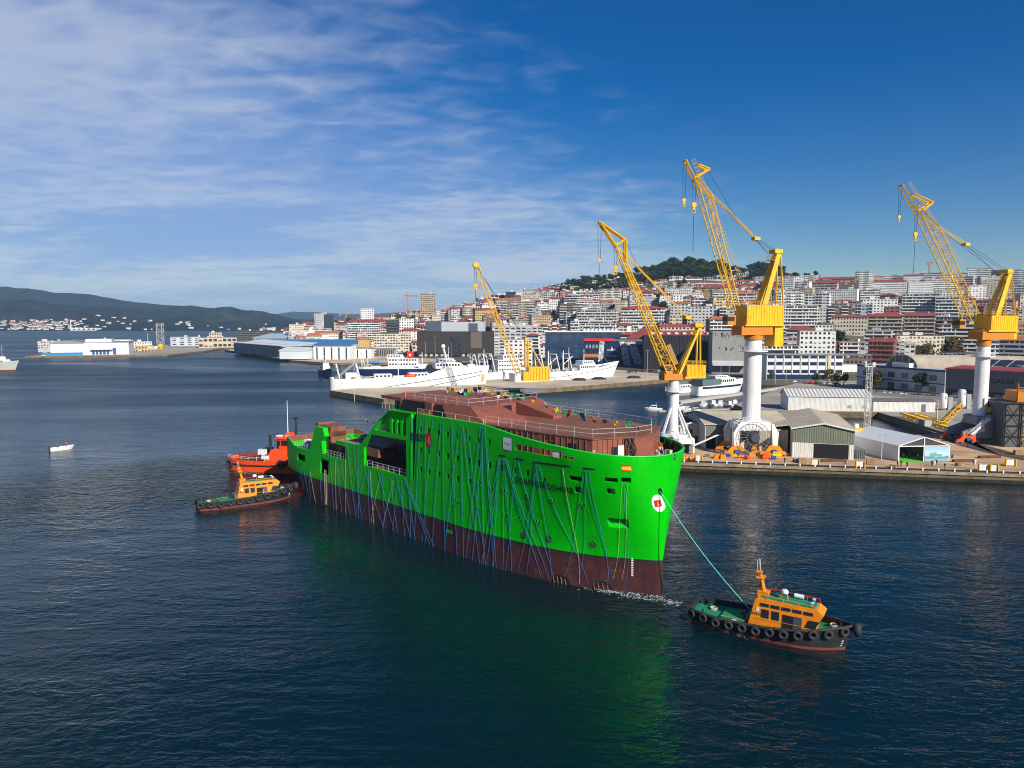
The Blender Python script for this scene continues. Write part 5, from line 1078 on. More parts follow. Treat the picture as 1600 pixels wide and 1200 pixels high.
def big_crane(label, cu, cv, d, ang, S, portal, colr):
    t, P, e, nrm, px, B = crane('c', label, cu, cv, d, ang, S)
    rz = math.atan2(e.y, e.x)
    ztop = P(cu, S['col_top']).z; zpt = S['portal_h']
    mb = MB(); mb.lathe((0, 0, 0), [(colr * 1.06, zpt), (colr, zpt + 2), (colr * 0.97, ztop - 2.6), (colr * 0.97, ztop - 2.4), (colr * 0.9, ztop)], 28); col = mb.build('column', M_WHITE, t, smooth=R(40))
    mb = MB(); mb.lathe((0, 0, 0), [(colr * 1.02, ztop - 3.4), (colr * 1.6, ztop - 3.3), (colr * 1.6, ztop - 3.05), (colr * 1.02, ztop - 3.0)], 24)
    n = 20
    for k in range(n):
        a = 2 * math.pi * k / n; b = 2 * math.pi * (k + 1) / n; p = Vector((math.cos(a) * colr * 1.56, math.sin(a) * colr * 1.56, ztop - 3.1)); q = Vector((math.cos(b) * colr * 1.56, math.sin(b) * colr * 1.56, ztop - 3.1)); mb.tube(p, p + Vector((0, 0, 1.2)), 0.05, 4); mb.tube(p + Vector((0, 0, 1.2)), q + Vector((0, 0, 1.2)), 0.05, 4); mb.tube(p + Vector((0, 0, .6)), q + Vector((0, 0, .6)), 0.04, 4)
    mb.build('gallery', M_WHITE, t)
    mb = MB(); mb.lathe((0, 0, 0), [(colr * 0.9, ztop), (colr * 1.05, ztop + 0.1), (colr * 1.05, ztop + 1.0), (colr * 0.95, ztop + 1.1), (colr * 0.95, P(cu, S['house'][0][3]).z + 0.4)], 24); mb.build('slew_ring', M_YDARK, t)
    yellow_house(t, P, e, nrm, rz, *S['house'], S['depth'])
    w = S['jibw']
    # cab under the jib foot
    c = P(*S['cab']); mb = MB(); mb.box(c - nrm * (w * 0.3), (2.6, 2.4, 2.8), rz); cb_ = mb.build('driver_cab', M_YDARK, t); mb = MB(); mb.box(c - nrm * (w * 0.3) + e * 0.3 + Vector((0, 0, 0.3)), (2.3, 2.5, 1.2), rz); mb.build('cab_window', M_GLASS, cb_)
    # jib
    mb = MB(); lattice(mb, P(*S['jl'][0]), P(*S['jl'][1]), P(*S['ju'][0]), P(*S['ju'][1]), w, w * 0.75, nrm, S.get('nb', 16), 0.18, 0.05); j = mb.build('jib', M_YELLOW, t)
    mb = MB(); hd = S['head']
    for s in (-1, 1):
        for a, b in hd: mb.bar(P(*a, s * w * 0.32), P(*b, s * w * 0.28), 0.42)
    for a, b in hd: mb.tube(P(*b, -w * 0.3), P(*b, w * 0.3), 0.22, 6)
    a, b = hd[0]
    for k in range(9): q = P(lerp(a[0], b[0], k / 8), lerp(a[1], b[1], k / 8)); mb.tube(q - nrm * w * 0.3, q + nrm * w * 0.3, 0.09, 4)
    mb.build('jib_head', M_YELLOW, j)
    # walkway with hand rails along the back of the jib
    mb = MB(); a, b = P(*S['walk'][0], w * 0.5), P(*S['walk'][1], w * 0.4); n = 34; up = (a - b).cross(nrm).normalized(); up = up if up.x > 0 else -up
    for k in range(n + 1): q = a.lerp(b, k / n); mb.tube(q, q + up * 1.1, 0.045, 4)
    for f in (0, 0.5, 1.0): mb.tube(a + up * 1.1 * f, b + up * 1.1 * f, 0.045, 4)
    mb.build('jib_walkway', mat('walk_pale', (0.68, 0.42, 0.14), 0.6), j)
    # A-frame and back stays
    top = S['atop']; mb = MB()
    for s in (-1, 1):
        mb.slab([P(S['aleg'][0] - S['aw'], S['aleg'][1], s * S['depth'] * 0.28), P(S['aleg'][0] + S['aw'], S['aleg'][1], s * S['depth'] * 0.28), P(top[0] + S['aw'] * 0.8, top[1] + 4, s * 0.7), P(top[0] - S['aw'] * 0.8, top[1] + 4, s * 0.7)], nrm * 0.55)
        mb.bar(P(*S['apost'], s * S['depth'] * 0.28), P(top[0] + S['aw'], top[1] + 2, s * 0.7), 0.36)
    c = P(*top); mb.box(c, (2.4, 2.6, 1.0), rz); mb.tube(c - nrm * 1.4 + e * 0.8, c + nrm * 1.4 + e * 0.8, 0.7, 10); mb.build('a_frame', M_YELLOW, t)
    mb = MB(); c2 = P(top[0] - 3, top[1] + 14); rail_run(mb, [c2 + e * 1.8 - nrm * 1.2, c2 + e * 1.8 + nrm * 1.2, c2 - e * 0.4 + nrm * 1.2, c2 - e * 0.4 - nrm * 1.2], 1.1, 1.0, 0.05); mb.box(c2 + e * 0.7, (2.4, 2.6, 0.15), rz); mb.build('a_frame_platform', M_YELLOW, t)
    # pendants
    mb = MB()
    for s in (-0.5, 0.5): mb.tube(P(*S['pend'][0], s), P(*S['pend'][1], s), 0.13, 6)
    q = P(*S['pend'][1]); mb.box(q, (1.8, 1.6, 0.9), rz); mb.build('pendant', M_YELLOW, t)
    mb = MB()
    for s, dv in ((-0.6, 0), (0.6, 0), (-0.2, 3)): mb.tube(P(*S['pend'][1], s), P(top[0] - (10 if dv else 0), top[1] + dv * 2, s), 0.055, 4)
    for a, b in S['lines']: mb.tube(P(*a), P(*b), 0.055, 4)
    mb.build('stay_ropes', M_ROPE, t)
    for (u, v, v1, sz, tail) in S['hooks']:
        top_ = P(u, v); z1 = P(u, v1).z; tl = P(u, tail).z if tail else None; hook_line(t, top_, z1, 0.055, 2, 1.0, sz, e, tl)
    # portal
    portal(t, P, zpt)
    return t
def portal_white(t, P, zpt):
    """white portal: two slanted legs front and back with a deep head beam"""
    mb = MB()
    for y0 in (-4.6, 3.4):
        for s in (-1, 1):
            mb.slab([(s * 6.1, y0, 3.0), (s * 4.7, y0, 3.0), (s * 4.4, y0, zpt - 1.9), (s * 4.2, y0, zpt), (s * 5.0, y0, zpt - 0.2), (s * 6.3, y0, zpt - 2.4)], (0, 1.3, 0))
    mb.bx(-5.0, 5.0, -4.4, 4.6, zpt - 1.8, zpt); mb.bx(-4.2, 4.2, -3.4, 3.4, zpt, zpt + 0.5); mb.build('portal', M_WHITE, t)
    reel(t, (-0.8, -5.6, zpt - 3.6), 4.3)
    mb = MB(); rail_run(mb, [(-6.2, -4.6, zpt - 0.5), (-4.5, -4.6, zpt + 0.4), (-2, -4.6, zpt + 1.0)], 1.2, 0.8, 0.06); rail_run(mb, [(-6.5, -4.4, 3.2), (-6.5, -4.4, zpt - 1)], 0.5, 0.8, 0.06); mb.build('ladder', M_WHITE, t)
    bogies(t, ((-5.2, -4.0), (5.2, -4.0), (-5.2, 4.0), (5.2, 4.0)), M_ORANGE)
def bogies(t, pts, m):
    for (x, y) in pts:
        s = 1 if x > 0 else -1
        mb = MB(); mb.slab([(x - 2.9, y - 0.5, 0.9), (x - 1.6, y - 0.5, 2.6), (x - 0.9, y - 0.5, 3.1), (x + 0.9, y - 0.5, 3.1), (x + 1.6, y - 0.5, 2.6), (x + 2.9, y - 0.5, 0.9), (x + 2.2, y - 0.5, 0.7), (x, y - 0.5, 2.0), (x - 2.2, y - 0.5, 0.7)], (0, 1.0, 0))
        for q in (-2.4, 2.4): mb.slab([(x + q - 1.3, y - 0.45, 0.45), (x + q + 1.3, y - 0.45, 0.45), (x + q + 0.8, y - 0.45, 1.3), (x + q - 0.8, y - 0.45, 1.3)], (0, 0.9, 0))
        b = mb.build('bogie', m, t)
        for q in (-3.2, -1.6, 1.6, 3.2):
            mb = MB(); mb.tube((x + q, y - 0.25, 0.42), (x + q, y + 0.25, 0.42), 0.42, 12); mb.build('wheel', M_STEEL, b)
        mb = MB(); mb.bx(x - 0.6, x + 0.6, y - 0.9, y - 0.5, 1.0, 1.9); mb.build('drive_motor', M_BLUE, b)
def portal_grey(t, P, zpt):
    mb = MB(); mg = mat('portal_grey', (0.24, 0.25, 0.265), 0.55, var=0.08)
    for y0 in (-4.4, 3.4):
        mb.slab([(-7.6, y0, 1.7), (7.4, y0, 1.7), (7.4, y0, 3.4), (4.2, y0, 5.2), (4.0, y0, zpt - 0.6), (2.0, y0, zpt), (-1.6, y0, zpt), (-3.0, y0, 5.4), (-7.6, y0, 3.6)], (0, 1.0, 0))
    mb.bx(-3.0, 3.8, -3.4, 3.4, zpt - 2.6, zpt - 0.1); mb.build('portal', mg, t)
    mb = MB(); mb.slab([(-6.0, -5.4, 3.0), (-5.0, -5.4, 3.0), (0.2, -5.4, zpt - 0.4), (-0.8, -5.4, zpt - 0.4)], (0, 0.9, 0)); rail_run(mb, [(-6, -5.5, 3.2), (-0.6, -5.5, zpt - 0.2)], 1.1, 1.2, 0.06); mb.build('stair', M_WHITE, t)
    mb = MB(); mb.slab([(-5.0, -4.55, 2.9), (-1.2, -4.55, 3.8), (-1.2, -4.55, 5.4)], (0, 0.1, 0)); mb.build('stair_landing', M_WHITE, t)
    mb = MB(); mb.tube((0.9, -2.75, zpt + 2.0), (0.9, -2.55, zpt + 2.0), 0.9, 14); mb.build('column_sign', M_YELLOW, t)
    bogies(t, ((-6.0, -4.0), (6.6, -4.0), (-6.0, 4.0), (6.6, 4.0)), M_ORED)
C1 = dict(col_top=531, portal_h=9.0, depth=5.6, jibw=2.5, aw=4.0, nb=15,
    house=((1158, 477, 1214, 507), (1155, 507, 1215, 509.5), (1151, 509.5, 1199, 523), (1203, 509.5, 1215, 541)),
    cab=(1142, 500), jl=((1145, 486), (1091, 296)), ju=((1151, 478), (1109, 304)), head=(((1091, 296), (1070, 251)), ((1109, 304), (1086, 274)), ((1086, 278), (1107, 265)), ((1107, 265), (1090, 258))),
    walk=((1153, 440), (1078, 252)), aleg=(1188, 476), atop=(1213, 393), apost=(1218, 476), pend=((1110, 303), (1181, 373)), lines=(((1106, 266), (1150, 340)), ((1112, 305), (1200, 396))), hooks=((1085, 288, 320, 0.9, 394), (1070, 254, 313, 0.7, None)))
big_crane('tallest yellow crane on a thick white column with a large cable reel at its foot', 1172, 702, 198.5, 0.30, C1, portal_white, 2.5)
C3 = dict(col_top=541, portal_h=8.2, depth=5.6, jibw=2.8, aw=3.6, nb=15,
    house=((1536, 493, 1576, 516), (1531, 516, 1577, 518), (1524, 518, 1572, 530), (1571, 518, 1577, 530)),
    cab=(1503, 506), jl=((1512, 502), (1438, 342)), ju=((1523, 490), (1461, 352)), head=(((1438, 342), (1408, 290)), ((1461, 352), (1432, 322)), ((1438, 330), (1455, 317)), ((1455, 317), (1426, 304))),
    walk=((1495, 415), (1414, 288)), aleg=(1549, 493), atop=(1573, 424), apost=(1578, 493), pend=((1462, 352), (1509, 382)), lines=(((1478, 365), (1550, 420)),), hooks=((1432, 330, 366, 0.8, 428), (1407, 292, 339, 0.6, None)))
big_crane('yellow crane on a white column with a grey portal, far right', 1528, 692, 219.0, 0.35, C3, portal_grey, 2.0)
def portal_tripod(t, P, zpt):
    mb = MB()
    for x, y in ((-4.4, -3.6), (4.8, -3.6), (-4.4, 3.6), (4.8, 3.6)): mb.bar((x * 0.22, y * 0.3, zpt + 7.5), (x, y, 3.2), 0.55); mb.bar((x, y, 4.2), (x, y, 0.4), 0.8)
    mb.bx(-5, 5.2, -4, 4, 3.0, 4.6); mb.bx(-3.2, 3.4, -3, 3, 4.6, zpt); mb.build('portal', M_WHITE, t); reel(t, (-1.8, -4.6, 4.4), 2.4)
    mb = MB(); mb.bx(-4.2, -1.6, -2, 2, 0.1, 2.6); mb.bx(1.4, 4.2, -2, 2, 0.1, 2.6); mb.build('ballast_box', M_NAVY, t)
    mb = MB(); mb.slab([(4.6, -4.4, 2.6), (5.4, -4.4, 2.6), (12, -4.4, 5.6), (11.2, -4.4, 5.6)], (0, 0.8, 0)); mb.build('access_stair', M_WHITE, t)
C0 = dict(col_top=594, portal_h=5.4, depth=4.2, jibw=2.0, aw=2.0, nb=20,
    house=((1068, 570, 1097, 588), (1065, 588, 1097, 590), (1034, 584, 1062, 593), None), cab=(1043, 577), jl=((1041, 587), (962, 386)), ju=((1054, 578), (977, 408)), head=(((962, 386), (936, 347)), ((936, 347), (976, 375)), ((962, 384), (977, 374)), ((977, 374), (977, 408))),
    walk=((1052, 570), (1040, 540)), aleg=(1058, 584), atop=(1090, 508), apost=(1091, 572), pend=((966, 387), (1074, 496)), lines=(((978, 376), (1010, 450)), ((1070, 492), (1090, 508))), hooks=((962, 388, 418, 0.8, 446), (937, 350, 406, 0.5, 430)))
big_crane('slender yellow crane on a thin white column with tripod legs, beside the green bow', 1051, 699, 200.5, 0.25, C0, portal_tripod, 1.55)
def crawler():
    d = 372.0; base = at(835, 600, d); base.z = 2.66
    t = thing('crawler_crane', 'yellow crawler crane with ribbed cab house on the trawler pier', 'crane', base, 0, None)
    o = Vector((base.x, base.y)); e = Vector((-0.97, -0.24)).normalized(); nrm = Vector((-e.y, e.x, 0)); B = Vector(base); rz = math.atan2(e.y, e.x)
    def P(u, v, s=0.0): return inplane(u, v, o, e) - B + nrm * s
    a, b = P(824, 573), P(857, 594); c = (a + b) / 2; mb = MB(); mb.box(c, (abs(a.x - b.x) * 1.02, 6, a.z - b.z), rz); h = mb.build('machine_house', M_YELLOW, t)
    mb = MB()
    for k in range(7): q = c + Vector((e.x, e.y, 0)) * lerp(-5, 5, k / 6) - nrm * 0 ; mb.bar(q - nrm * 3.03 + Vector((0, 0, -3.3)), q - nrm * 3.03 + Vector((0, 0, 3.3)), 0.16); mb.bar(q + nrm * 3.03 + Vector((0, 0, -3.3)), q + nrm * 3.03 + Vector((0, 0, 3.3)), 0.16)
    mb.build('panel_ribs', M_YDARK, h)
    c = (P(816, 580) + P(825, 595)) / 2; mb = MB(); mb.box(c, (3.2, 5.5, 5), rz); cb_ = mb.build('driver_cab', M_YELLOW, t); mb = MB(); mb.box(c + Vector((0, 0, 1.0)), (3.3, 4, 1.8), rz); mb.build('cab_window', M_GLASS, cb_)
    mb = MB()
    for s in (-1, 1): mb.box(nrm * s * 3.2 + Vector((-1, 0, 0.8)), (12, 1.4, 1.5), rz)
    mb.build('crawler_track', M_STEEL, t)
    mb = MB(); lattice(mb, P(808, 588), P(742, 418), P(814, 584), P(747, 414), 2.2, 1.4, nrm, 22, 0.17, 0.08); j = mb.build('jib', M_YELLOW, t)
    mb = MB(); q = P(743, 414); mb.tube(q - nrm * 1.3, q + nrm * 1.3, 1.4, 12); mb.build('jib_sheave', M_YELLOW, j)
    mb = MB(); lattice(mb, P(820, 576), P(820, 530), P(825, 576), P(825, 530), 2.6, 1.6, nrm, 8, 0.25, 0.14); mb.tube(P(822, 530, -1), P(822, 530, 1), 0.9, 10); mb.build('mast', M_YELLOW, t)
    mb = MB()
    for s in (-0.8, 0.8): mb.tube(P(825, 532, s), P(848, 574, s), 0.2, 5)
    mb.build('back_stay', mat('walk_pale', (0, 0, 0)), t)
    mb = MB()
    for s in (-0.5, 0.5): mb.tube(P(745, 416, s), P(770, 456, s), 0.09, 4); mb.tube(P(770, 456, s), P(822, 530, s), 0.06, 4)
    mb.build('stay_ropes', M_ROPE, t)
    hook_line(t, P(743, 416), P(743, 446).z, 0.09, 2, 1.2, 1.5, Vector((e.x, e.y, 0)), P(743, 470).z)
crawler()
def tower_crane(label, u, vt, vb, d, ja, jb, m):
    b = at(u, vb, d); tz = at(u, vt, d).z; t = thing('tower_crane', label, 'crane', b); h = tz - b.z; mb = MB(); k = 1.0
    lattice(mb, (-k, 0, 0), (-k, 0, h), (k, 0, 0), (k, 0, h), 2, 2, (0, 1, 0), 16, 0.25, 0.12); mb.build('tower', m, t)
    mb = MB(); x0, x1 = (ja - u) * d / F, (jb - u) * d / F; lattice(mb, (x0, 0, h), (x1, 0, h), (x0, 0, h + 1.8), (x1, 0, h + 1.8), 1.6, 1.6, (0, 1, 0), 20, 0.2, 0.1); mb.tube((0, 0, h), (0, 0, h + 7), 0.3, 5); mb.tube((0, 0, h + 7), (x1 * 0.8, 0, h + 1.8), 0.1, 4); mb.tube((0, 0, h + 7), (x0 * 0.8, 0, h + 1.8), 0.1, 4); mb.build('boom', m, t)
    mb = MB(); mb.box((x0 * 0.85, 0, h - 1), (4, 2, 3)); mb.build('counterweight', M_GREY, t)
M_TC = mat('tower_crane_orange', (0.55, 0.22, 0.08), 0.6)
tower_crane('orange tower crane left of the tan high-rise on the skyline', 637, 463, 492, 1200, 632, 654, M_TC)
tower_crane('small orange tower crane beyond the low town on the left skyline', 541, 491, 505, 1350, 530, 552, M_TC)
tower_crane('thin orange tower crane on the ridge left of the right-hand crane jib', 1451, 411, 440, 1260, 1449, 1456, M_TC)
# ------------------------------------------------------------------ shipyard quay furniture and sheds
def frame2(p0, p1):
    d = Vector((p1[0] - p0[0], p1[1] - p0[1])); return d.length, math.atan2(d.y, d.x)
def corr(name, col, period=0.35, axis='X', rough=0.6, var=0.1, dirt=None):
    """corrugated sheet: ribs by bump"""
    m = mat(name, col, rough, var=var, scale=0.25, streak=0.18, dirt=dirt, dirt_amt=0.5 if dirt else 0)
    nt = m.node_tree; N = nt.nodes; L = nt.links; b = N['Principled BSDF']
    tc = N.new('ShaderNodeTexCoord'); w = N.new('ShaderNodeTexWave'); w.bands_direction = axis; w.inputs['Scale'].default_value = 0.314 / period; L.new(tc.outputs['Object'], w.inputs['Vector'])
    bp = N.new('ShaderNodeBump'); bp.inputs['Strength'].default_value = 0.8; bp.inputs['Distance'].default_value = 0.06; L.new(w.outputs[0], bp.inputs['Height']); L.new(bp.outputs[0], b.inputs['Normal'])
    return m
M_CORR_G = corr('corrugated_green', (0.17, 0.20, 0.14), 0.6); M_CORR_W = corr('corrugated_white', (0.68, 0.68, 0.64), 0.5); M_ROOFB = corr('roof_beige', (0.50, 0.43, 0.33), 0.7, 'X', 0.8, 0.15, (0.34, 0.28, 0.21)); M_CREAM = corr('cladding_cream', (0.62, 0.58, 0.48), 0.8)
M_DGREY = mat('cladding_grey', (0.14, 0.14, 0.145), 0.6, var=0.1)
def shed(name, label, p0, p1, depth, eave, ridge, wall, roof, doors=(), z0=QZ + 0.06, upper=None, group=None, cat='shed', overh=0.5, ridge_along=False, roofribs=0):
    """gabled shed, front along p0 -> p1 (gable to the front unless ridge_along)"""
    W, rz = frame2(p0, p1); t = thing(name, label, cat, (p0[0], p0[1], z0), rz, group)
    D = depth; mb = MB()
    if not ridge_along:
        mb.prism([(0, 0), (W, 0), (W, D), (0, D)], 0, eave); mb.slab([(0.01, 0.02, eave), (W - 0.01, 0.02, eave), (W / 2, 0.02, ridge)], (0, D - 0.04, 0)); w = mb.build('walls', wall, t)
        k = (ridge - eave) / (W / 2); mb = MB()
        for s in (-1, 1):
            x0 = -overh if s < 0 else W + overh; z = eave - k * overh; mb.slab([(x0, -overh, z + 0.05), (W / 2, -overh, ridge + 0.05), (W / 2, D + overh, ridge + 0.05), (x0, D + overh, z + 0.05)], (0, 0, 0.22))
        rf = mb.build('roof', roof, t)
        mb = MB(); mb.slab([(-overh, -overh - 0.02, eave - k * overh - 0.1), (W / 2, -overh - 0.02, ridge - 0.1), (W + overh, -overh - 0.02, eave - k * overh - 0.1), (W + overh, -overh - 0.02, eave - k * overh + 0.3), (W / 2, -overh - 0.02, ridge + 0.3), (-overh, -overh - 0.02, eave - k * overh + 0.3)], (0, -0.12, 0)); mb.build('barge_board', M_WHITE, rf)
    else:
        mb.prism([(0, 0), (W, 0), (W, D), (0, D)], 0, eave); mb.slab([(0.02, 0.01, eave), (0.02, D - 0.01, eave), (0.02, D / 2, ridge)], (W - 0.04, 0, 0)); w = mb.build('walls', wall, t)
        k = (ridge - eave) / (D / 2); mb = MB()
        for s in (-1, 1):
            y0 = -overh if s < 0 else D + overh; z = eave - k * overh; mb.slab([(-overh, y0, z + 0.05), (W + overh, y0, z + 0.05), (W + overh, D / 2, ridge + 0.05), (-overh, D / 2, ridge + 0.05)], (0, 0, 0.2))
        rf = mb.build('roof', roof, t)
        for q in range(roofribs):
            x = lerp(0.5, W - 0.5, q / max(1, roofribs - 1)); mb = MB(); mb.slab([(x - 0.12, -overh, eave - k * overh + 0.27), (x + 0.12, -overh, eave - k * overh + 0.27), (x + 0.12, D / 2, ridge + 0.27), (x - 0.12, D / 2, ridge + 0.27)], (0, 0, 0.15)); mb.build('roof_rib', M_GREY, rf)
    if upper:
        z1, m = upper; mb = MB(); mb.slab([(0.05, -0.03, z1), (W - 0.05, -0.03, z1), (W - 0.05, -0.03, eave), (W / 2, -0.03, ridge - 0.1), (0.05, -0.03, eave)], (0, -0.06, 0)); mb.build('upper_cladding', m, t)
    for (x0, x1, za, zb, m, nm) in doors:
        mb = MB(); mb.slab([(x0, -0.02, za), (x1, -0.02, za), (x1, -0.02, zb), (x0, -0.02, zb)], (0, -0.07, 0)); mb.build(nm, m, t)
    return t
p0, p1 = gp(1237, 714, QZ), gp(1334, 719, QZ)
s_ = shed('boat_shed', 'corrugated shed with green upper gable and open white doorway beside the tent', p0, p1, 34, 8.0, 9.6, M_CORR_W, M_ROOFB, ((5.6, 14.4, 0.05, 4.0, M_DARK, 'doorway'),), upper=(4.2, M_CORR_G))
mb = MB(); W_ = frame2(p0, p1)[0]; mb.bx(-8.4, -0.6, 6, 34, 0, 6.6); mb.slab([(-9, 5.4, 6.7), (-0.4, 5.4, 8.0), (-0.4, 34, 8.0), (-9, 34, 6.7)], (0, 0, 0.25)); mb.build('side_bay', M_ROOFB, s_)
mb = MB(); mb.box((8, 12, 1.0), (2.4, 4, 1.8)); 
p0, p1 = gp(1101, 701.5, QZ), gp(1234, 702, QZ)
sh = shed('long_shed', 'long beige roofed shed behind the cable reel crane', p0, (p1.x, p0.y), 24, 7.2, 9.6, M_CREAM, M_ROOFB, ((0.3, 3.2, 0.1, 4.0, M_DARK, 'doorway'), (0.3, 7.4, 4.2, 7.0, M_DGREY, 'panel'), (3.6, 7.4, 0.1, 3.9, M_DGREY, 'panel'), (11, 14.5, 2.0, 4.6, M_DGREY, 'window_panel'), (16.5, 20.5, 0.1, 4.0, M_GREY, 'door'), (20.8, 24, 0.1, 7.0, M_DGREY, 'panel')), ridge_along=True)
p0 = gp(1062, 694, QZ); shed('office_hut', 'small cream building with dark roof right of the small crane', (p0.x, p0.y), (p0.x + 6.6, p0.y - 0.4), 16, 5.6, 6.6, M_CREAM, mat('roof_dark', (0.10, 0.09, 0.085), 0.85, var=0.2), ((2.2, 3.8, 3.2, 4.6, M_GLASS, 'window'), (0.4, 1.4, 0.1, 2.3, M_DGREY, 'door'), (3.6, 5.8, 0.4, 2.4, M_GLASS, 'window')))
p0, p1 = gp(1231, 641, QZ), gp(1360, 643, QZ); shed('white_shed', 'white shed with ribbed white roof across the dock, left one', p0, p1, 13, 6.0, 8.4, M_CORR_W, mat('roof_white', (0.6, 0.6, 0.57), 0.6, var=0.06), ((24, 25.5, 1.2, 2.4, M_GREY, 'vent'), (30, 31.5, 1.2, 2.4, M_GREY, 'vent')), ridge_along=True, roofribs=22)
p0, p1 = gp(1364, 643, QZ), gp(1461, 644, QZ); shed('white_shed', 'low white shed with flat dark roof across the dock, right one', p0, p1, 9, 4.4, 4.9, M_CORR_W, M_DGREY, ((19.3, 21, 0.05, 3.2, M_DGREY, 'door'),), ridge_along=True)
# marquee
def marquee():
    p0, p1 = gp(1403, 721.5, QZ), gp(1482, 720.5, QZ); W, rz = frame2(p0, p1); t = thing('marquee', 'white event marquee with open green carpeted front and large sea poster', 'tent', (p0.x, p0.y, QZ + 0.07), rz)
    D = 21.0; E, Rg = 4.2, 6.5; mw = mat('tent_fabric', (0.62, 0.64, 0.66), 0.6, var=0.05); sk = -3.0
    mb = MB()
    for s in (0, 1):
        x0 = 0 if s == 0 else W; mb.slab([(x0, 0, E), (W / 2, 0, Rg), (W / 2 + sk, D, Rg), (x0 + sk, D, E)], (0, 0, 0.06))
    mb.build('roof', mw, t)
    mb = MB(); mb.slab([(0, 0, 0), (sk, D, 0), (sk, D, E), (0, 0, E)], (0.05, 0, 0)); mb.slab([(W, 0, 0), (W + sk, D, 0), (W + sk, D, E), (W, 0, E)], (0.05, 0, 0)); mb.slab([(sk, D, 0), (W + sk, D, 0), (W + sk, D, E), (W / 2 + sk, D, Rg), (sk, D, E)], (0, 0.05, 0)); mb.build('side_wall', mw, t)
    for x in (0, W / 2, W): mb = MB(); mb.bx(x - 0.12, x + 0.12, -0.14, 0.1, 0, E if x != W / 2 else Rg - 0.05); mb.build('post', M_WHITE, t)
    mb = MB(); mb.bx(0, W, -0.2, 0.0, E - 0.2, E + 0.05); mb.bar((0, -0.1, E), (W / 2, -0.1, Rg), 0.2); mb.bar((W, -0.1, E), (W / 2, -0.1, Rg), 0.2); mb.build('front_beam', M_WHITE, t)
    mb = MB(); mb.face([(W / 2, 0.05, E), (W, 0.05, E), (W / 2, 0.05, Rg)]); mb.face([(0.1, 0.05, E), (W / 2, 0.05, E), (W / 2, 0.05, Rg)]); mb.build('gable_pane', mat('gable_tint', (0.06, 0.065, 0.075), 0.25), t)
    mb = MB(); mb.bx(0.2, W / 2 - 0.1, -1.4, D * 0.6, 0.0, 0.05); mb.build('carpet', mat('carpet_green', (0.10, 0.50, 0.02), 0.9), t)
    mb = MB(); mb.bx(0.2, W / 2 - 0.1, D * 0.55, D * 0.56, 0.05, E - 0.3); mb.build('inner_wall', mat('backdrop_green', (0.05, 0.22, 0.05), 0.8), t)
    # poster of a sea with a ship
    m = bpy.data.materials.new('sea_poster'); m.use_nodes = True; N = m.node_tree.nodes; L = m.node_tree.links; b = N['Principled BSDF']; b.inputs['Roughness'].default_value = 0.5
    tc = N.new('ShaderNodeTexCoord'); sp = N.new('ShaderNodeSeparateXYZ'); L.new(tc.outputs['Object'], sp.inputs[0]); mr = N.new('ShaderNodeMapRange'); mr.inputs['From Max'].default_value = 3.9; L.new(sp.outputs[2], mr.inputs['Value'])
    nz = N.new('ShaderNodeTexNoise'); nz.inputs['Scale'].default_value = 1.6; mp = N.new('ShaderNodeMapping'); mp.inputs['Scale'].default_value = (0.5, 1, 2.2); L.new(tc.outputs['Object'], mp.inputs['Vector']); L.new(mp.outputs[0], nz.inputs['Vector']); ad = N.new('ShaderNodeMath'); ad.operation = 'MULTIPLY_ADD'; ad.inputs[1].default_value = 0.35; L.new(nz.outputs[0], ad.inputs[0]); L.new(mr.outputs[0], ad.inputs[2])
    cr = N.new('ShaderNodeValToRGB'); L.new(ad.outputs[0], cr.inputs[0]); e = cr.color_ramp.elements; e[0].position = 0.12; e[0].color = (0.35, 0.55, 0.62, 1); e[1].position = 1.0; e[1].color = (0.30, 0.52, 0.75, 1); x = e.new(0.45); x.color = (0.06, 0.22, 0.36, 1); x = e.new(0.62); x.color = (0.55, 0.68, 0.75, 1); L.new(cr.outputs[0], b.inputs['Base Color'])
    mb = MB(); mb.bx(W / 2 + 0.2, W - 0.2, -0.22, -0.16, 0.1, E - 0.3); po = mb.build('poster', m, t)
    mb = MB(); f = lambda x, z: (W / 2 + 0.2 + x, -0.25, z); mb.face([f(1.5, 1.4), f(4.6, 1.4), f(5.0, 1.9), f(3.4, 2.0), f(3.2, 2.4), f(1.6, 2.3), f(1.2, 1.8)]); mb.build('printed_ship', mat('print_green', (0.12, 0.38, 0.25), 0.6), po)
    mb = MB(); mb.bx(0.25, 0.3, -0.05, D * 0.02, 0, E); mb.build('curtain', mw, t)
marquee()
# lattice mast
p = gp(1322, 668, QZ); p = Vector((p.x, 238.0, QZ)); t = thing('lattice_mast', 'tall grey lattice mast behind the boat shed', 'mast', (gp(1322, 668, QZ).x * 238 / gp(1322, 668, QZ).y, 224, QZ + 0.06)); mb = MB(); lattice(mb, (-0.8, 0, 0), (-0.7, 0, 24), (0.8, 0, 0), (0.7, 0, 24), 1.2, 1.0, (0, 1, 0), 16, 0.09, 0.05); mb.build('frame', M_RAIL, t); mb = MB(); mb.bx(-1.6, 1.6, -.5, .5, 23, 23.3); mb.tube((-1.4, 0, 23.3), (-1.4, 0, 25), 0.35, 8); mb.tube((1.2, -0.5, 24), (1.2, 0.2, 24), 0.6, 10); mb.build('head', M_RAIL, t)
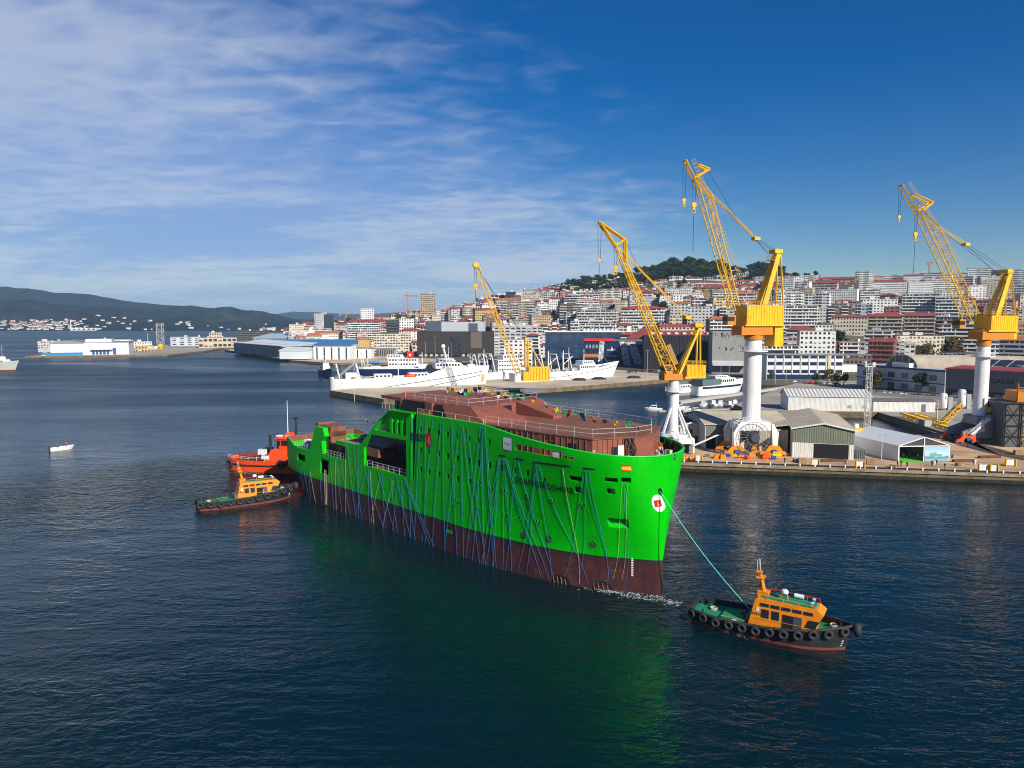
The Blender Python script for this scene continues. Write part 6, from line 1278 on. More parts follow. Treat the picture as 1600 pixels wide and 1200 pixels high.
# yellow machine stack and container
p = gp(1338, 700, QZ); t = thing('yellow_machine', 'yellow machine tower standing between boat shed and tent', 'machine', (p.x, p.y, QZ + 0.06)); mb = MB(); mb.box((0, 0, 1.6), (2.6, 2.6, 3.2)); mb.box((0, 0, 5.2), (2.3, 2.3, 1.8)); mb.box((1.9, 0, 2.0), (1.0, 2.2, 2.6)); mb.build('body', M_YELLOW, t); mb = MB(); mb.box((0, 0, 3.7), (2.1, 2.1, 1.4)); mb.build('core', M_YDARK, t); mb = MB(); mb.box((-0.3, 0, 6.7), (1.0, 1.0, 1.1)); mb.build('top_box', M_WHITE, t)
p = gp(1341, 716, QZ); t = thing('container', 'dark container at the corner of the boat shed', 'container', (p.x, p.y + 1.3, QZ + 0.06)); mb = MB(); mb.box((0, 0, 1.3), (2.5, 5, 2.6)); mb.build('box', M_DGREY, t); mb = MB()
for k in range(5): mb.bx(-1.1 + k * 0.5, -0.95 + k * 0.5, -2.58, -2.5, 0.1, 2.5)
mb.build('door_bars', M_BLACK, t)
# sign boards in yellow frames along the quay
for i, (u, v, w, lab) in enumerate(((1274, 729, 1.6, 'white board in a yellow frame in front of the boat shed'), (1344, 732, 1.8, 'white board in a yellow frame left of the tent'), (1537, 737, 2.0, 'white board in a yellow frame right of the tent, nearest the quay edge, left one'), (1553, 738, 1.5, 'white board in a yellow frame right of the tent, nearest the quay edge, right one'), (1579, 729, 2.0, 'white board in a yellow frame set back at the right edge of the quay'), (1092, 722, 1.3, 'white board on the quay close to the green bow'))):
    p = gp(u, v, QZ); t = thing('sign_board', lab, 'sign', (p.x, p.y, QZ + 0.06), R(-10), 'sign boards on the quay'); mb = MB(); mb.bx(-w / 2, w / 2, -0.05, 0.05, 0.25, 1.75); mb.build('board', M_WHITE, t); mb = MB()
    for s in (-1, 1): mb.bx(s * (w / 2 + 0.14) - 0.12, s * (w / 2 + 0.14) + 0.12, -0.35, 0.35, 0, 1.9)
    mb.build('frame', M_YELLOW, t)
# quay edge: kerb rail, white posts, fenders
mb = MB(); a = Vector((40, qfront(40) + 0.5, 0)); b = Vector((300, qfront(300) + 0.5, 0)); rzq = math.atan2(b.y - a.y, b.x - a.x); mid = (a + b) / 2; QLEN = (b - a).length; QMID = Vector(mid)
mb.box((mid.x, mid.y, QZ + 0.26), ((b - a).length, 0.5, 0.4), rzq); mb.build('kerb_rail', M_BLACK, yard)
mb = MB(); mb.box((mid.x, mid.y - 0.72, QZ - 0.35), ((b - a).length, 0.35, 0.6), rzq); mb.build('coping', mat('coping_stone', (0.30, 0.25, 0.17), 0.9, var=0.3, scale=0.5, dirt=(0.1, 0.08, 0.05), dirt_amt=0.7), yard)
mb = MB(); mb.box((QMID.x, QMID.y - 0.6, 0.25), (QLEN, 0.12, 1.2), rzq); mb.build('weed_band', mat('weed', (0.030, 0.028, 0.016), 0.9, var=0.5, scale=0.6, streak=0.5, bump=0.6, bscale=3), yard)
pm = None
for k in range(44):
    x = 46 + k * 3.6; y = qfront(x) + 0.12
    if pm is None: q = MB(); q.bx(-0.14, 0.14, -0.1, 0.1, 0, 0.75); pm = q.mesh('kerb_post', M_WHITE)
    o = bpy.data.objects.new('kerb_post', pm); COL.objects.link(o); o.parent = yard; o.location = (x, y, QZ + 0.1)
for i, (u, v, r, m, lab) in enumerate(((1310, 738, 1.3, M_GREY, 'grey round fender floating at the quay below the boat shed'), (1361, 742, 1.5, M_RUBBER, 'black fender against the quay below the left side of the tent'), (1475, 746, 1.7, M_RUBBER, 'black fender against the quay below the right side of the tent'), (1087, 731, 1.2, M_RUBBER, 'black fender against the quay beside the green bow'))):
    p = gp(u, v, 0.5); mb = MB(); mb.blob((p.x, p.y - 0.3, 0.7), r, i, 12, 8, 0.05, (1.6, 0.8, 0.8)); tag(mb.build('fender', m, smooth=True), lab, 'fender', 'quay fenders')
# orange and blue gear scattered at the crane foot
r = random.Random(21); gear_m = [M_ORANGE, M_ORED, M_YELLOW, M_BLUE, M_STEEL, M_RED]
gl = ['left of the cable reel', 'under the cable reel', 'right of the cable reel']
for k in range(16):
    u = 1124 + k * 6.4 + r.uniform(-2, 2); v = r.uniform(712, 719); p = gp(u, v, QZ); m = gear_m[[0, 0, 3, 2, 5, 0, 4, 1, 0, 2, 0, 1, 0, 3, 2, 0][k]]; s = r.uniform(0.7, 1.2); mb = MB()
    if k % 3 == 0: mb.slab([(-1.3 * s, -.5, 0), (1.3 * s, -.5, 0), (1.0 * s, -.5, 0.8 * s), (0.3, -.5, 1.5 * s), (-1.1 * s, -.5, 0.9 * s)], (0, 1, 0))
    elif k % 3 == 1: mb.box((0, 0, 0.55 * s), (1.4 * s, 1.1, 1.1 * s), 0, 0.85); mb.tube((-0.5, 0, 1.1 * s), (-0.5, 0, 1.5 * s), 0.15, 8); mb.tube((0.3, -0.6, 0.4), (0.3, 0.6, 0.4), 0.3, 10)
    else: mb.tube((-1.0 * s, 0, 0.5), (1.0 * s, 0, 0.5), 0.45 * s, 12); mb.bx(-0.8 * s, 0.8 * s, -.3, .3, 0.9 * s, 1.25 * s); mb.bx(-0.9 * s, 0.9 * s, -.6, .6, 0, 0.15)
    cn = ['orange', 'orange', 'blue', 'yellow', 'red', 'orange', 'grey', 'orange red', 'orange', 'yellow', 'orange', 'orange red', 'orange', 'blue', 'yellow', 'orange'][k]
    o = mb.build('machine_part', m, None, loc=(p.x, p.y, QZ + 0.07)); o.rotation_euler = (0, 0, r.uniform(-0.6, 0.6)); tag(o, f'{cn} machine part lying on the quay {gl[min(2, k * 3 // 16)]}', 'machine part', 'loose gear at the crane foot')
for (u, v, lab) in ((1078, 719, 'orange buoy pile on the quay beside the green bow'),):
    p = gp(u, v, QZ); mb = MB()
    for k in range(5): mb.blob((p.x + (k - 2) * 0.8, p.y + (k % 2) * 0.5, QZ + 0.5), 0.5, k, 9, 7, 0.05)
    tag(mb.build('buoys', M_ORANGE, smooth=True), lab, 'buoys')
# barge in the dock with yellow jib sections
p0, p1 = gp(1388, 652, 1.5), gp(1492, 688, 1.5); dv = Vector((p1.x - p0.x, p1.y - p0.y)); L_ = dv.length; t = thing('barge', 'long black barge in the dock loaded with yellow crane sections', 'barge', (p0.x, p0.y, 0), math.atan2(dv.y, dv.x))
mb = MB(); mb.prism([(0, 0), (L_, 0), (L_, 11), (0, 11)], -0.5, 1.6); mb.build('hull', M_BLACK, t); mb = MB(); mb.prism([(0.1, 0.1), (L_ - 0.1, 0.1), (L_ - 0.1, 10.9), (0.1, 10.9)], 1.604, 1.68); mb.build('deck', M_YARD, t)
for k, (x, y, l, h, w) in enumerate(((6, 3.2, 20, 2.4, 2.2), (8, 6.5, 24, 2.6, 2.4), (32, 5.5, 17, 1.8, 2.2))):
    tt = thing('jib_section', ['yellow lattice jib section nearest the edge of the barge', 'yellow lattice jib section in the middle of the barge', 'yellow lattice jib section at the near end of the barge'][k], 'crane part'); ang = math.atan2(dv.y, dv.x); c_, s2 = math.cos(ang), math.sin(ang)
    tt.location = (p0.x + x * c_ - y * s2, p0.y + x * s2 + y * c_, 1.7); tt.rotation_euler = (0, 0, ang); mb = MB(); lattice(mb, (0, 0, 0.25), (l, 0, 0.25), (0, 0, h), (l, 0, h), w, w, (0, 1, 0), 10, 0.24, 0.14); mb.build('lattice', M_YELLOW, tt)
ang = math.atan2(dv.y, dv.x)
def onbarge(x, y, z=1.7): return (p0.x + x * math.cos(ang) - y * math.sin(ang), p0.y + x * math.sin(ang) + y * math.cos(ang), z)
t = thing('container', 'pale container standing on the black barge', 'container', onbarge(28, 2.2), ang); mb = MB(); mb.box((0, 0, 1.4), (5.2, 2.4, 2.8)); mb.build('box', mat('container_pale', (0.42, 0.43, 0.38), 0.6), t); mb = MB()
for k in range(9): mb.bx(-2.4 + k * 0.6, -2.3 + k * 0.6, -1.28, -1.2, 0.1, 2.7)
mb.build('ribs', M_GREY, t)
t = thing('crane_mast_section', 'slanted yellow mast section leaning on the barge end', 'crane part', onbarge(30, 9)); mb = MB(); lattice(mb, (-4, 0, 0.3), (3.5, 0, 9), (-2.5, 0, 0.3), (5, 0, 8.4), 1.6, 1.6, (0, 1, 0), 8, 0.2, 0.1); mb.tube((-4, 0, 0.2), (-4, 0, 10), 0.22, 5); mb.build('lattice', M_YELLOW, t)
# gas tanks
for (u, vb, vt, lab) in ((1473, 641, 614, 'white gas tank with round G mark left of the grey portal crane'), (1502, 639, 608, 'white gas tank with round G mark just left of the right crane column'), (1541, 636, 620, 'white gas tank showing right of the right crane column')):
    p = gp(u, vb, QZ); h = (vb - vt) * p.y / F; t = thing('gas_tank', lab, 'tank', (p.x, p.y, QZ + 0.06), 0, 'white gas tanks'); mb = MB(); mb.lathe((0, 0, 0), [(1.3, 0.9), (1.5, 1.2), (1.5, h - 0.8), (1.2, h - 0.25), (0.5, h)], 18); mb.build('vessel', M_WHITE, t, smooth=R(40)); mb = MB()
    for a in range(3): mb.tube((math.cos(a * 2.1) * 1.1, math.sin(a * 2.1) * 1.1, 0), (math.cos(a * 2.1) * 1.1, math.sin(a * 2.1) * 1.1, 1.1), 0.14, 6)
    mb.build('leg', M_GREY, t); lettering('G', 1.8, lambda x, y: Vector((math.sin(x / 1.53 + 0.25) * 1.53, -math.cos(x / 1.53 + 0.25) * 1.53, h - 1.9 + y)), mat('letter_black', (0, 0, 0)), t, 'mark', 0.02)
    mb = MB(); mb.bx(1.8, 3.6, -0.8, 0.8, 0, h * 0.75); mb.build('evaporator', M_GREY, t)
# steel truss hall at the right edge
p = gp(1568, 699, QZ); t = thing('truss_hall', 'dark steel framed hall at the right edge of the quay', 'building', (p.x, p.y, QZ + 0.06), R(-8)); mb = MB(); mb.bx(0, 40, 0.6, 14, 0.1, 13.2); mb.build('walls', mat('hall_grey', (0.10, 0.105, 0.105), 0.7, var=0.15, streak=0.2), t); mb = MB(); mb.bx(5.2, 7.0, 0.5, 0.58, 1.0, 13); mb.build('tan_panel', mat('panel_tan', (0.35, 0.22, 0.10), 0.7), t); mb = MB()
for k in range(8):
    x = 0.1 + k * 4.4; mb.bar((x, 0.2, 0), (x, 0.2, 13.2), 0.3)
    if k < 7:
        mb.bar((x, 0.15, 0.3), (x + 4.4, 0.15, 6.4), 0.16); mb.bar((x + 4.4, 0.1, 0.3), (x, 0.1, 6.4), 0.16); mb.bar((x, 0.15, 6.6), (x + 4.4, 0.15, 13), 0.16); mb.bar((x + 4.4, 0.1, 6.6), (x, 0.1, 13), 0.16)
for z in (3.3, 6.5, 9.8, 13.2): mb.bx(0, 36, 0.1, 0.35, z - 0.12, z + 0.12)
mb.build('truss', M_BLACK, t); mb = MB(); mb.bx(4, 40, 2, 9, 13.4, 16.6); mb.bar((4, 2, 13.2), (4, 2, 19), 0.4); rail_run(mb, [(4, 1.8, 16.6), (40, 1.8, 16.6)], 1.2, 1.5, 0.08); mb.build('yellow_gantry', M_YDARK, t)
# cast shadow painted as dark ground, crane rails at the right of the yard
dk = [gp(u, v, QZ) for u, v in ((1476, 688), (1500, 697), (1530, 705), (1565, 713), (1600, 720), (1700, 738))]; mb = MB(); mb.prism([(q.x, q.y) for q in dk] + [(dk[-1].x, 232), (dk[0].x + 12, 232)], QZ + 0.062, QZ + 0.066); mb.build('painted_shadow', mat('painted_shadow', (0.075, 0.052, 0.045), 0.85, var=0.4, scale=0.15, dirt=(0.16, 0.10, 0.07), dirt_amt=0.6), yard)
for off in (5.5, 13.5):
    mb = MB(); mb.box((QMID.x, QMID.y + off, QZ + 0.09), (QLEN - 60, 0.16, 0.05), rzq); mb.build('crane_rail', M_STEEL, yard)
# stacked material on the open quay
stk = [(1395, 731, 'pallets', 'pallet stack at the left foot of the tent'), (1497, 728, 'pallets', 'pallet stack right of the sea poster'), (1506, 722, 'beams', 'bundle of rusty steel beams right of the tent'), (1546, 716, 'beams', 'bundle of rusty steel beams before the steel framed hall'), (1360, 726, 'crate', 'wooden crate left of the tent near the quay edge'), (1253, 724, 'crate', 'wooden crate before the boat shed'), (1590, 711, 'crate', 'wooden crate at the right edge of the yard'), (1105, 714, 'pallets', 'pallet stack left of the orange crane bogies'), (1300, 722, 'beams', 'bundle of rusty steel beams before the shed doorway'), (1240, 722, 'drum', 'blue drum before the boat shed'), (1244.5, 722.5, 'drum', 'second blue drum before the boat shed'), (1488, 716, 'drum', 'blue drum at the right corner of the tent')]
for (u, v, kd, lab) in stk:
    p = gp(u, v, QZ); t = thing({'pallets': 'pallet_stack', 'beams': 'steel_bundle', 'crate': 'crate', 'drum': 'drum'}[kd], lab, {'pallets': 'pallets', 'beams': 'steel beams', 'crate': 'crate', 'drum': 'drum'}[kd], (p.x, p.y, QZ + 0.07), R((u * 7) % 40 - 20)); mw_ = mat('raw_wood', (0.34, 0.22, 0.12), 0.85, var=0.3, scale=3); ms_ = mat('rusty_steel', (0.16, 0.07, 0.04), 0.75, var=0.4, scale=1.5)
    if kd == 'pallets':
        for k in range(5): mb = MB(); mb.bx(-0.6, 0.6, -0.5, 0.5, k * 0.16 + 0.1, k * 0.16 + 0.14); [mb.bx(x, x + 0.12, -0.5, 0.5, k * 0.16, k * 0.16 + 0.1) for x in (-0.6, -0.06, 0.48)]; mb.build('pallet', mw_, t)
    elif kd == 'beams':
        for k in range(6): y = (k % 3) * 0.35 - 0.35; z = (k // 3) * 0.34; mb = MB(); mb.bx(-3, 3, y - 0.14, y + 0.14, z, z + 0.03); mb.bx(-3, 3, y - 0.02, y + 0.02, z + 0.03, z + 0.27); mb.bx(-3, 3, y - 0.14, y + 0.14, z + 0.27, z + 0.3); mb.build('beam', ms_, t)
    elif kd == 'crate':
        mb = MB(); mb.bx(-0.9, 0.9, -0.7, 0.7, 0.1, 1.3); mb.build('box', mw_, t); mb = MB(); [mb.bx(x, x + 0.14, -0.74, -0.7, 0, 1.32) for x in (-0.9, -0.07, 0.76)]; mb.build('battens', mw_, t)
    else:
        mb = MB(); mb.lathe((0, 0, 0), [(0.3, 0), (0.3, 0.28), (0.32, 0.3), (0.3, 0.32), (0.3, 0.58), (0.32, 0.6), (0.3, 0.62), (0.3, 0.9)], 14); mb.build('body', M_BLUE, t)
for (u, v, lab) in ((905, 594.5, 'dark net heap on the pier beside the white trawler gangway'), (935, 593, 'dark net heap on the pier near the red forefoot'), (990, 591, 'dark gear heap alone on the open pier'), (640, 617, 'orange red net heap on the pier under the long trawler')):
    p = gp(u, v, 2.66); mb = MB(); mb.blob((0, 0, 0.5), 1.8, int(u), 12, 8, 0.25, (2.4, 1.0, 0.6)); tag(mb.build('net_heap', M_ORED if 'orange' in lab else mat('net_black', (0.03, 0.035, 0.035), 0.9, bump=0.6, bscale=6), smooth=True, loc=p), lab, 'nets')
t = thing('gangway', 'steel gangway leaning on the white trawler by the crawler crane', 'gangway', gp(888, 596, 2.66)); mb = MB(); mb.slab([(-3, 0, 6), (3, 0, 0.2), (3, 1, 0.2), (-3, 1, 6)], (0, 0, 0.15)); mb.build('walk', M_GREY, t); mb = MB(); rail_run(mb, [(-3, 0, 6), (3, 0, 0.3)], 1.0, 1.2, 0.06); rail_run(mb, [(-3, 1, 6), (3, 1, 0.3)], 1.0, 1.2, 0.06); mb.build('railing', M_STEEL, t)
# lamp posts
def lamp_post(lab, u, v, z, h, grp='lamp posts'):
    p = gp(u, v, z); t = thing('lamp_post', lab, 'lamp post', p, 0, grp); mb = MB(); mb.tube((0, 0, 0), (0, 0, h), 0.12, 6, 0.07); mb.build('pole', M_RAIL, t); mb = MB(); mb.bx(-0.9, 0.9, -0.06, 0.06, h, h + 0.1); mb.bx(-1.2, -0.5, -0.16, 0.16, h - 0.05, h + 0.12); mb.bx(0.5, 1.2, -0.16, 0.16, h - 0.05, h + 0.12); mb.build('lamp_head', M_GREY, t)
lamp_post('lamp post beside the left wall of the tent', 1377, 719, QZ, 6.8)
for u, v, h, lab in ((1211, 600, 14, 'lamp post in front of the white and blue office'), (1228, 598, 12, 'second lamp post in front of the white and blue office'), (1451, 617, 15, 'lamp post right of the round street tree by the grey blue warehouse'), (1126, 592, 13, 'lamp post in front of the graffiti wall, left one'), (1139, 590, 13, 'lamp post in front of the graffiti wall, right one'), (1011, 590, 18, 'lamp post on the pier end in front of the black shed'), (1589, 628, 17, 'lamp post before the charcoal warehouse'), (665, 560, 16, 'lamp post before the dark brown mall, left one'), (680, 560, 22, 'flag pole before the dark brown mall'), (705, 561, 16, 'lamp post before the dark brown mall, right one'), (554, 628, 26, 'tall lamp post at the tip of the trawler pier')): lamp_post(lab, u, v, 2.7, h)
# ------------------------------------------------------------------ people
def person_mesh(pose, top, legs, hat=None):
    me = bpy.data.meshes.new('sk'); bm = bmesh.new(); pz = 0.92
    V = {}
    def v(n, x, y, z): V[n] = bm.verts.new((x, y, z))
    v('pel', 0, 0, pz); v('chest', 0, 0.02, 1.32); v('neck', 0, 0.02, 1.48); v('head', 0, -0.01, 1.63); v('crown', 0, 0.0, 1.74)
    st = 0.16 if pose == 'walk' else 0.03
    for s, n in ((-1, 'l'), (1, 'r')):
        v('hip' + n, s * 0.1, 0, pz - 0.04); v('knee' + n, s * 0.11, s * st * 0.6 - 0.02, 0.5); v('ank' + n, s * 0.12, s * st, 0.08); v('toe' + n, s * 0.13, s * st - 0.17, 0.04)
        v('sh' + n, s * 0.19, 0.02, 1.42); v('el' + n, s * 0.25, 0.03 - s * st * 0.4, 1.14); v('wr' + n, s * (0.22 if pose != 'hold' else 0.12), -0.1 if pose != 'hold' else -0.25, 0.92 if pose != 'hold' else 1.12); v('hand' + n, s * (0.21 if pose != 'hold' else 0.08), -0.14 if pose != 'hold' else -0.32, 0.84 if pose != 'hold' else 1.13)
    E = [('pel', 'chest'), ('chest', 'neck'), ('neck', 'head'), ('head', 'crown')]
    for n in 'lr': E += [('pel', 'hip' + n), ('hip' + n, 'knee' + n), ('knee' + n, 'ank' + n), ('ank' + n, 'toe' + n), ('chest', 'sh' + n), ('sh' + n, 'el' + n), ('el' + n, 'wr' + n), ('wr' + n, 'hand' + n)]
    names = list(V)
    for a, b in E: bm.edges.new((V[a], V[b]))
    bm.to_mesh(me); bm.free(); o = bpy.data.objects.new('sk', me); COL.objects.link(o); o.modifiers.new('s', 'SKIN'); ss = o.modifiers.new('u', 'SUBSURF'); ss.levels = 1
    rad = {'pel': .15, 'chest': .17, 'neck': .06, 'head': .105, 'crown': .07, 'hip': .1, 'knee': .07, 'ank': .05, 'toe': .045, 'sh': .075, 'el': .052, 'wr': .04, 'hand': .045}
    for i, n in enumerate(names):
        q = n if n in rad else n[:-1]; me.skin_vertices[0].data[i].radius = (rad[q], rad[q]); me.skin_vertices[0].data[i].use_root = (n == 'pel')
    dg = bpy.context.evaluated_depsgraph_get(); out = bpy.data.meshes.new_from_object(o.evaluated_get(dg)); bpy.data.objects.remove(o)
    skin = mat('skin', (0.45, 0.27, 0.19), 0.6); hair = mat('hair', (0.03, 0.02, 0.015), 0.7)
    out.materials.clear()
    for m in (legs, top, skin, hat or hair, M_BLACK): out.materials.append(m)
    for p in out.polygons:
        z = p.center.z; p.material_index = 4 if z < 0.1 else 0 if z < 0.93 else 1 if z < 1.47 else 2
        if z > 1.5 and (z > 1.68 or p.center.y > 0.05): p.material_index = 3
        if 0.93 > z and abs(p.center.x) > 0.17 and z > 0.78: p.material_index = 2
        if pose == 'hold' and p.center.y < -0.25 and z > 1: p.material_index = 2
        p.use_smooth = True
    return out
cl = {k: mat('cloth_' + k, c, 0.85) for k, c in dict(black=(0.015, 0.015, 0.018), navy=(0.02, 0.03, 0.08), white=(0.7, 0.7, 0.68), red=(0.55, 0.03, 0.03), blue=(0.05, 0.13, 0.35), grey=(0.2, 0.2, 0.2), orange=(0.8, 0.25, 0.03), pink=(0.6, 0.15, 0.18)).items()}
PM = {}
def person(lab, loc, rz, top, legs, pose='stand', hat=None, group='people on the quay', sit=0.0):
    k = (pose, top, legs, hat)
    if k not in PM: PM[k] = person_mesh(pose, cl[top], cl[legs], cl[hat] if hat else None)
    o = bpy.data.objects.new('person', PM[k]); COL.objects.link(o); o.location = loc; o.rotation_euler = (0, 0, rz); tag(o, lab, 'person', group); return o
for (u, v, top, legs, pose, lab, hat) in ((1320.5, 727, 'navy', 'navy', 'stand', 'person in dark clothes standing on the quay in front of the boat shed', None), (1226, 724, 'navy', 'black', 'stand', 'person in dark clothes standing right of the orange gear', None), (1402, 727.5, 'grey', 'black', 'stand', 'person in grey at the left corner of the tent', None), (1408, 728.5, 'black', 'navy', 'hold', 'person in black beside the person in grey at the tent corner', None), (1417, 731, 'black', 'black', 'stand', 'person in black standing alone before the green carpet', None),
    (1411, 717, 'black', 'black', 'stand', 'person in black standing inside the tent, left one', None), (1420, 716.5, 'navy', 'black', 'stand', 'person in dark suit standing inside the tent, middle one', None), (1434, 718, 'white', 'grey', 'hold', 'person in white at the right side of the tent opening', None), (1456, 729, 'black', 'black', 'stand', 'person in black before the sea poster, left of the group', None), (1460, 729.5, 'white', 'white', 'stand', 'person in white before the sea poster', None), (1463, 728, 'black', 'navy', 'hold', 'person in black before the sea poster, right of the person in white', None), (1476, 733, 'black', 'black', 'walk', 'person in black near the quay edge right of the poster', None), (1521, 727, 'blue', 'grey', 'walk', 'person in blue walking on the open quay', 'white'), (1523.5, 727.5, 'white', 'white', 'walk', 'person in white walking on the open quay beside the one in blue', 'white'), (1512, 699, 'black', 'black', 'stand', 'person in dark clothes under the grey portal crane', None)):
    person(lab, gp(u, v, QZ + 0.06), R(rnd.choice([0, 20, 180, 90, -40])), top, legs, pose, hat)
bl = ob.matrix_basis
for (x, y, lab, top, hold) in ((-1.2, 0.1, 'person in red jacket at the console of the small open boat', 'red', 'hold'), (1.3, 0.0, 'person in red jacket near the bow of the small open boat', 'pink', 'stand')):
    pz = bl @ Vector((x, y, 0.72)); person(lab, pz, R(-54), top, 'navy', hold, None, 'people in the open boat')
for (s, l, lab, top, hat) in ((92.5, 2.8, 'worker in orange on the aft deck of the green ship', 'orange', 'white'), (66.5, 6.2, 'worker in white on the aft house of the green ship', 'white', 'white'), (65, 7.4, 'dark clothed worker standing behind the arch of the green ship', 'black', 'white'), (3.2, -4.3, 'worker in pale clothes on the fore deck of the green ship', 'grey', 'white')):
    z = 10.1 if s > 80 else 14.1 if s > 60 else 19.2; person(lab, ship_world((-s, l, z)), R(40), top, 'navy', 'stand', hat, 'workers aboard the green ship')
p = Vector((-58.6, 153.0, 0)) + Matrix.Rotation(math.atan2(9.6, 15.0), 3, 'Z') @ Vector((2.9, -2.45, 1.3)); person('crew member in orange leaning at the wheelhouse door of the pushing tug', p, R(-40), 'orange', 'navy', 'hold', 'white', 'tug crew')
# ------------------------------------------------------------------ bunting on the ship
def bunting(label, pts, n, seed, size):
    t = thing('signal_flags', label, 'flags'); r = random.Random(seed); seg = []
    for a, b in zip(pts, pts[1:]):
        a, b = Vector(a), Vector(b)
        for k in range(8): f = k / 8; seg.append(a.lerp(b, f) + Vector((0, 0, -0.12 * (b - a).length * math.sin(math.pi * f) * 0.35)))
    seg.append(Vector(pts[-1])); mb = MB(); mb.path(seg, 0.025, 4); mb.build('halyard', M_PALEROPE, t)
    cols = [('flag_red', (0.6, 0.02, 0.02)), ('flag_yellow', (0.85, 0.6, 0.02)), ('flag_blue', (0.02, 0.06, 0.3)), ('flag_white', (0.75, 0.75, 0.75)), ('flag_green', (0.02, 0.35, 0.12)), ('flag_orange', (0.8, 0.3, 0.03)), ('flag_black', (0.02, 0.02, 0.02))]
    for k in range(n):
        i = (k + 0.5) / n * (len(seg) - 1); a = seg[int(i)].lerp(seg[min(int(i) + 1, len(seg) - 1)], i % 1); d = (seg[min(int(i) + 1, len(seg) - 1)] - seg[int(i)]).normalized(); s = size * r.uniform(0.8, 1.2); rows = []
        c1, c2 = r.sample(cols, 2); sway = Vector((r.uniform(-.5, .5), r.uniform(-.5, .5), 0)) * s; mb = MB(); dd = Vector((d.x, d.y, d.z * 0.3))
        for j in range(5):
            f = j / 4; rows.append([a + dd * s * 0.5 * (q - 0.5) * (1 - 0.3 * f) + Vector((0, 0, -s * f)) + sway * f * f + Vector((d.y, -d.x, 0)) * 0.12 * s * math.sin(4 * f + q * 3) for q in (0, 0.5, 1)])
        mb.grid(rows)
        for q in range(8): mb.mi[q] = 1 if q >= 4 else 0
        mb.build('flag', [mat(c1[0], c1[1], 0.8), mat(c2[0], c2[1], 0.8)], t, fix=False)
W_ = ship_world
bunting('line of coloured signal flags over the bridge base of the green ship', [W_((-53, 2, 27.0)), W_((-44, 3, 27.6)), W_((-33, 5, 27.0))], 15, 3, 1.5)
bunting('line of coloured signal flags falling from the bridge base to the bow', [W_((-33, 5, 27.0)), W_((-20, 4.5, 24.8)), W_((-9, 4, 24.4)), W_((-1.5, 2, 22.0))], 13, 4, 1.5)
bunting('line of small flags from the aft funnel to the arch of the green ship', [W_((-84, 2, 17.6)), W_((-70, 4, 18.6)), W_((-56, 4, 23.5))], 13, 5, 0.9)
# ------------------------------------------------------------------ cars on the road and piers
def car_proto():
    t = thing('parked_car', 'x', 'car'); mb = MB(); sideprism(mb, [(-2.1, 0.3), (2.1, 0.3), (2.15, 0.75), (1.2, 0.92), (-2.1, 0.98)], 1.75); mb.build('body', M_WHITE, t); mb = MB(); sideprism(mb, [(-1.9, 0.95), (1.05, 0.92), (0.35, 1.42), (-1.35, 1.45)], 1.6, 1.3); mb.build('cabin', M_GLASS, t); mb = MB(); sideprism(mb, [(-1.35, 1.44), (0.35, 1.42), (0.3, 1.47), (-1.3, 1.5)], 1.3); mb.build('roof', M_WHITE, t)
    for x in (-1.3, 1.3):
        for y in (-0.8, 0.8): mb = MB(); mb.tube((x, y - 0.1, 0.32), (x, y + 0.1, 0.32), 0.32, 10); mb.build('wheel', M_RUBBER, t)
    return t
car0 = car_proto(); used = False
CARC = [('white', (0.7, 0.7, 0.7)), ('dark grey', (0.06, 0.06, 0.065)), ('silver', (0.4, 0.41, 0.42)), ('black', (0.02, 0.02, 0.022)), ('red', (0.4, 0.03, 0.03)), ('blue', (0.03, 0.08, 0.25))]
CARM = [mat('car_' + n.replace(' ', '_'), c, 0.3, spec=0.6) for n, c in CARC]
ctr = {}
cars = [(1243 + k * 9.2, 597.5 + k * 0.55, 4, 'in front of the white and blue office') for k in range(8)] + [(1330 + k * 9, 612 + k * 0.5, 4, 'behind the white sheds across the dock') for k in range(12)] + [(700 + k * 8.5, 566.5, 0, 'on the promenade before the dark brown mall') for k in range(8)] + [(985 + k * 11, 582 - k * 0.3, 30, 'on the pier road before the black shed') for k in range(6)] + [(66 + k * 2.2, 553 - k * 4.6 + 8, 65, 'on the mole beside the long white warehouse') for k in range(4)]
for i, (u, v, rz, where) in enumerate(cars):
    p = gp(u, v, 2.75)
    if where.startswith('behind'): p = gp(u, v, QZ + .06)
    if where.startswith('on the mole'): p = gp(u, v, 2.3)
    c = car0 if not used else link_copy(car0); used = True; ci = (i * 5 + i // 3) % 6; c.location = p; c.rotation_euler = (0, 0, R(rz)); n_ = ctr.get((where, ci), 0); ctr[(where, ci)] = n_ + 1
    ordn = ['', 'second ', 'third ', 'fourth '][n_]; tag(c, f'{ordn}{CARC[ci][0]} car from the left parked {where}' if True else '', 'car', 'parked cars')
    for ch in c.children:
        if ch.name.startswith(('body', 'roof')):
            ch.material_slots[0].link = 'OBJECT'; ch.material_slots[0].material = CARM[ci]
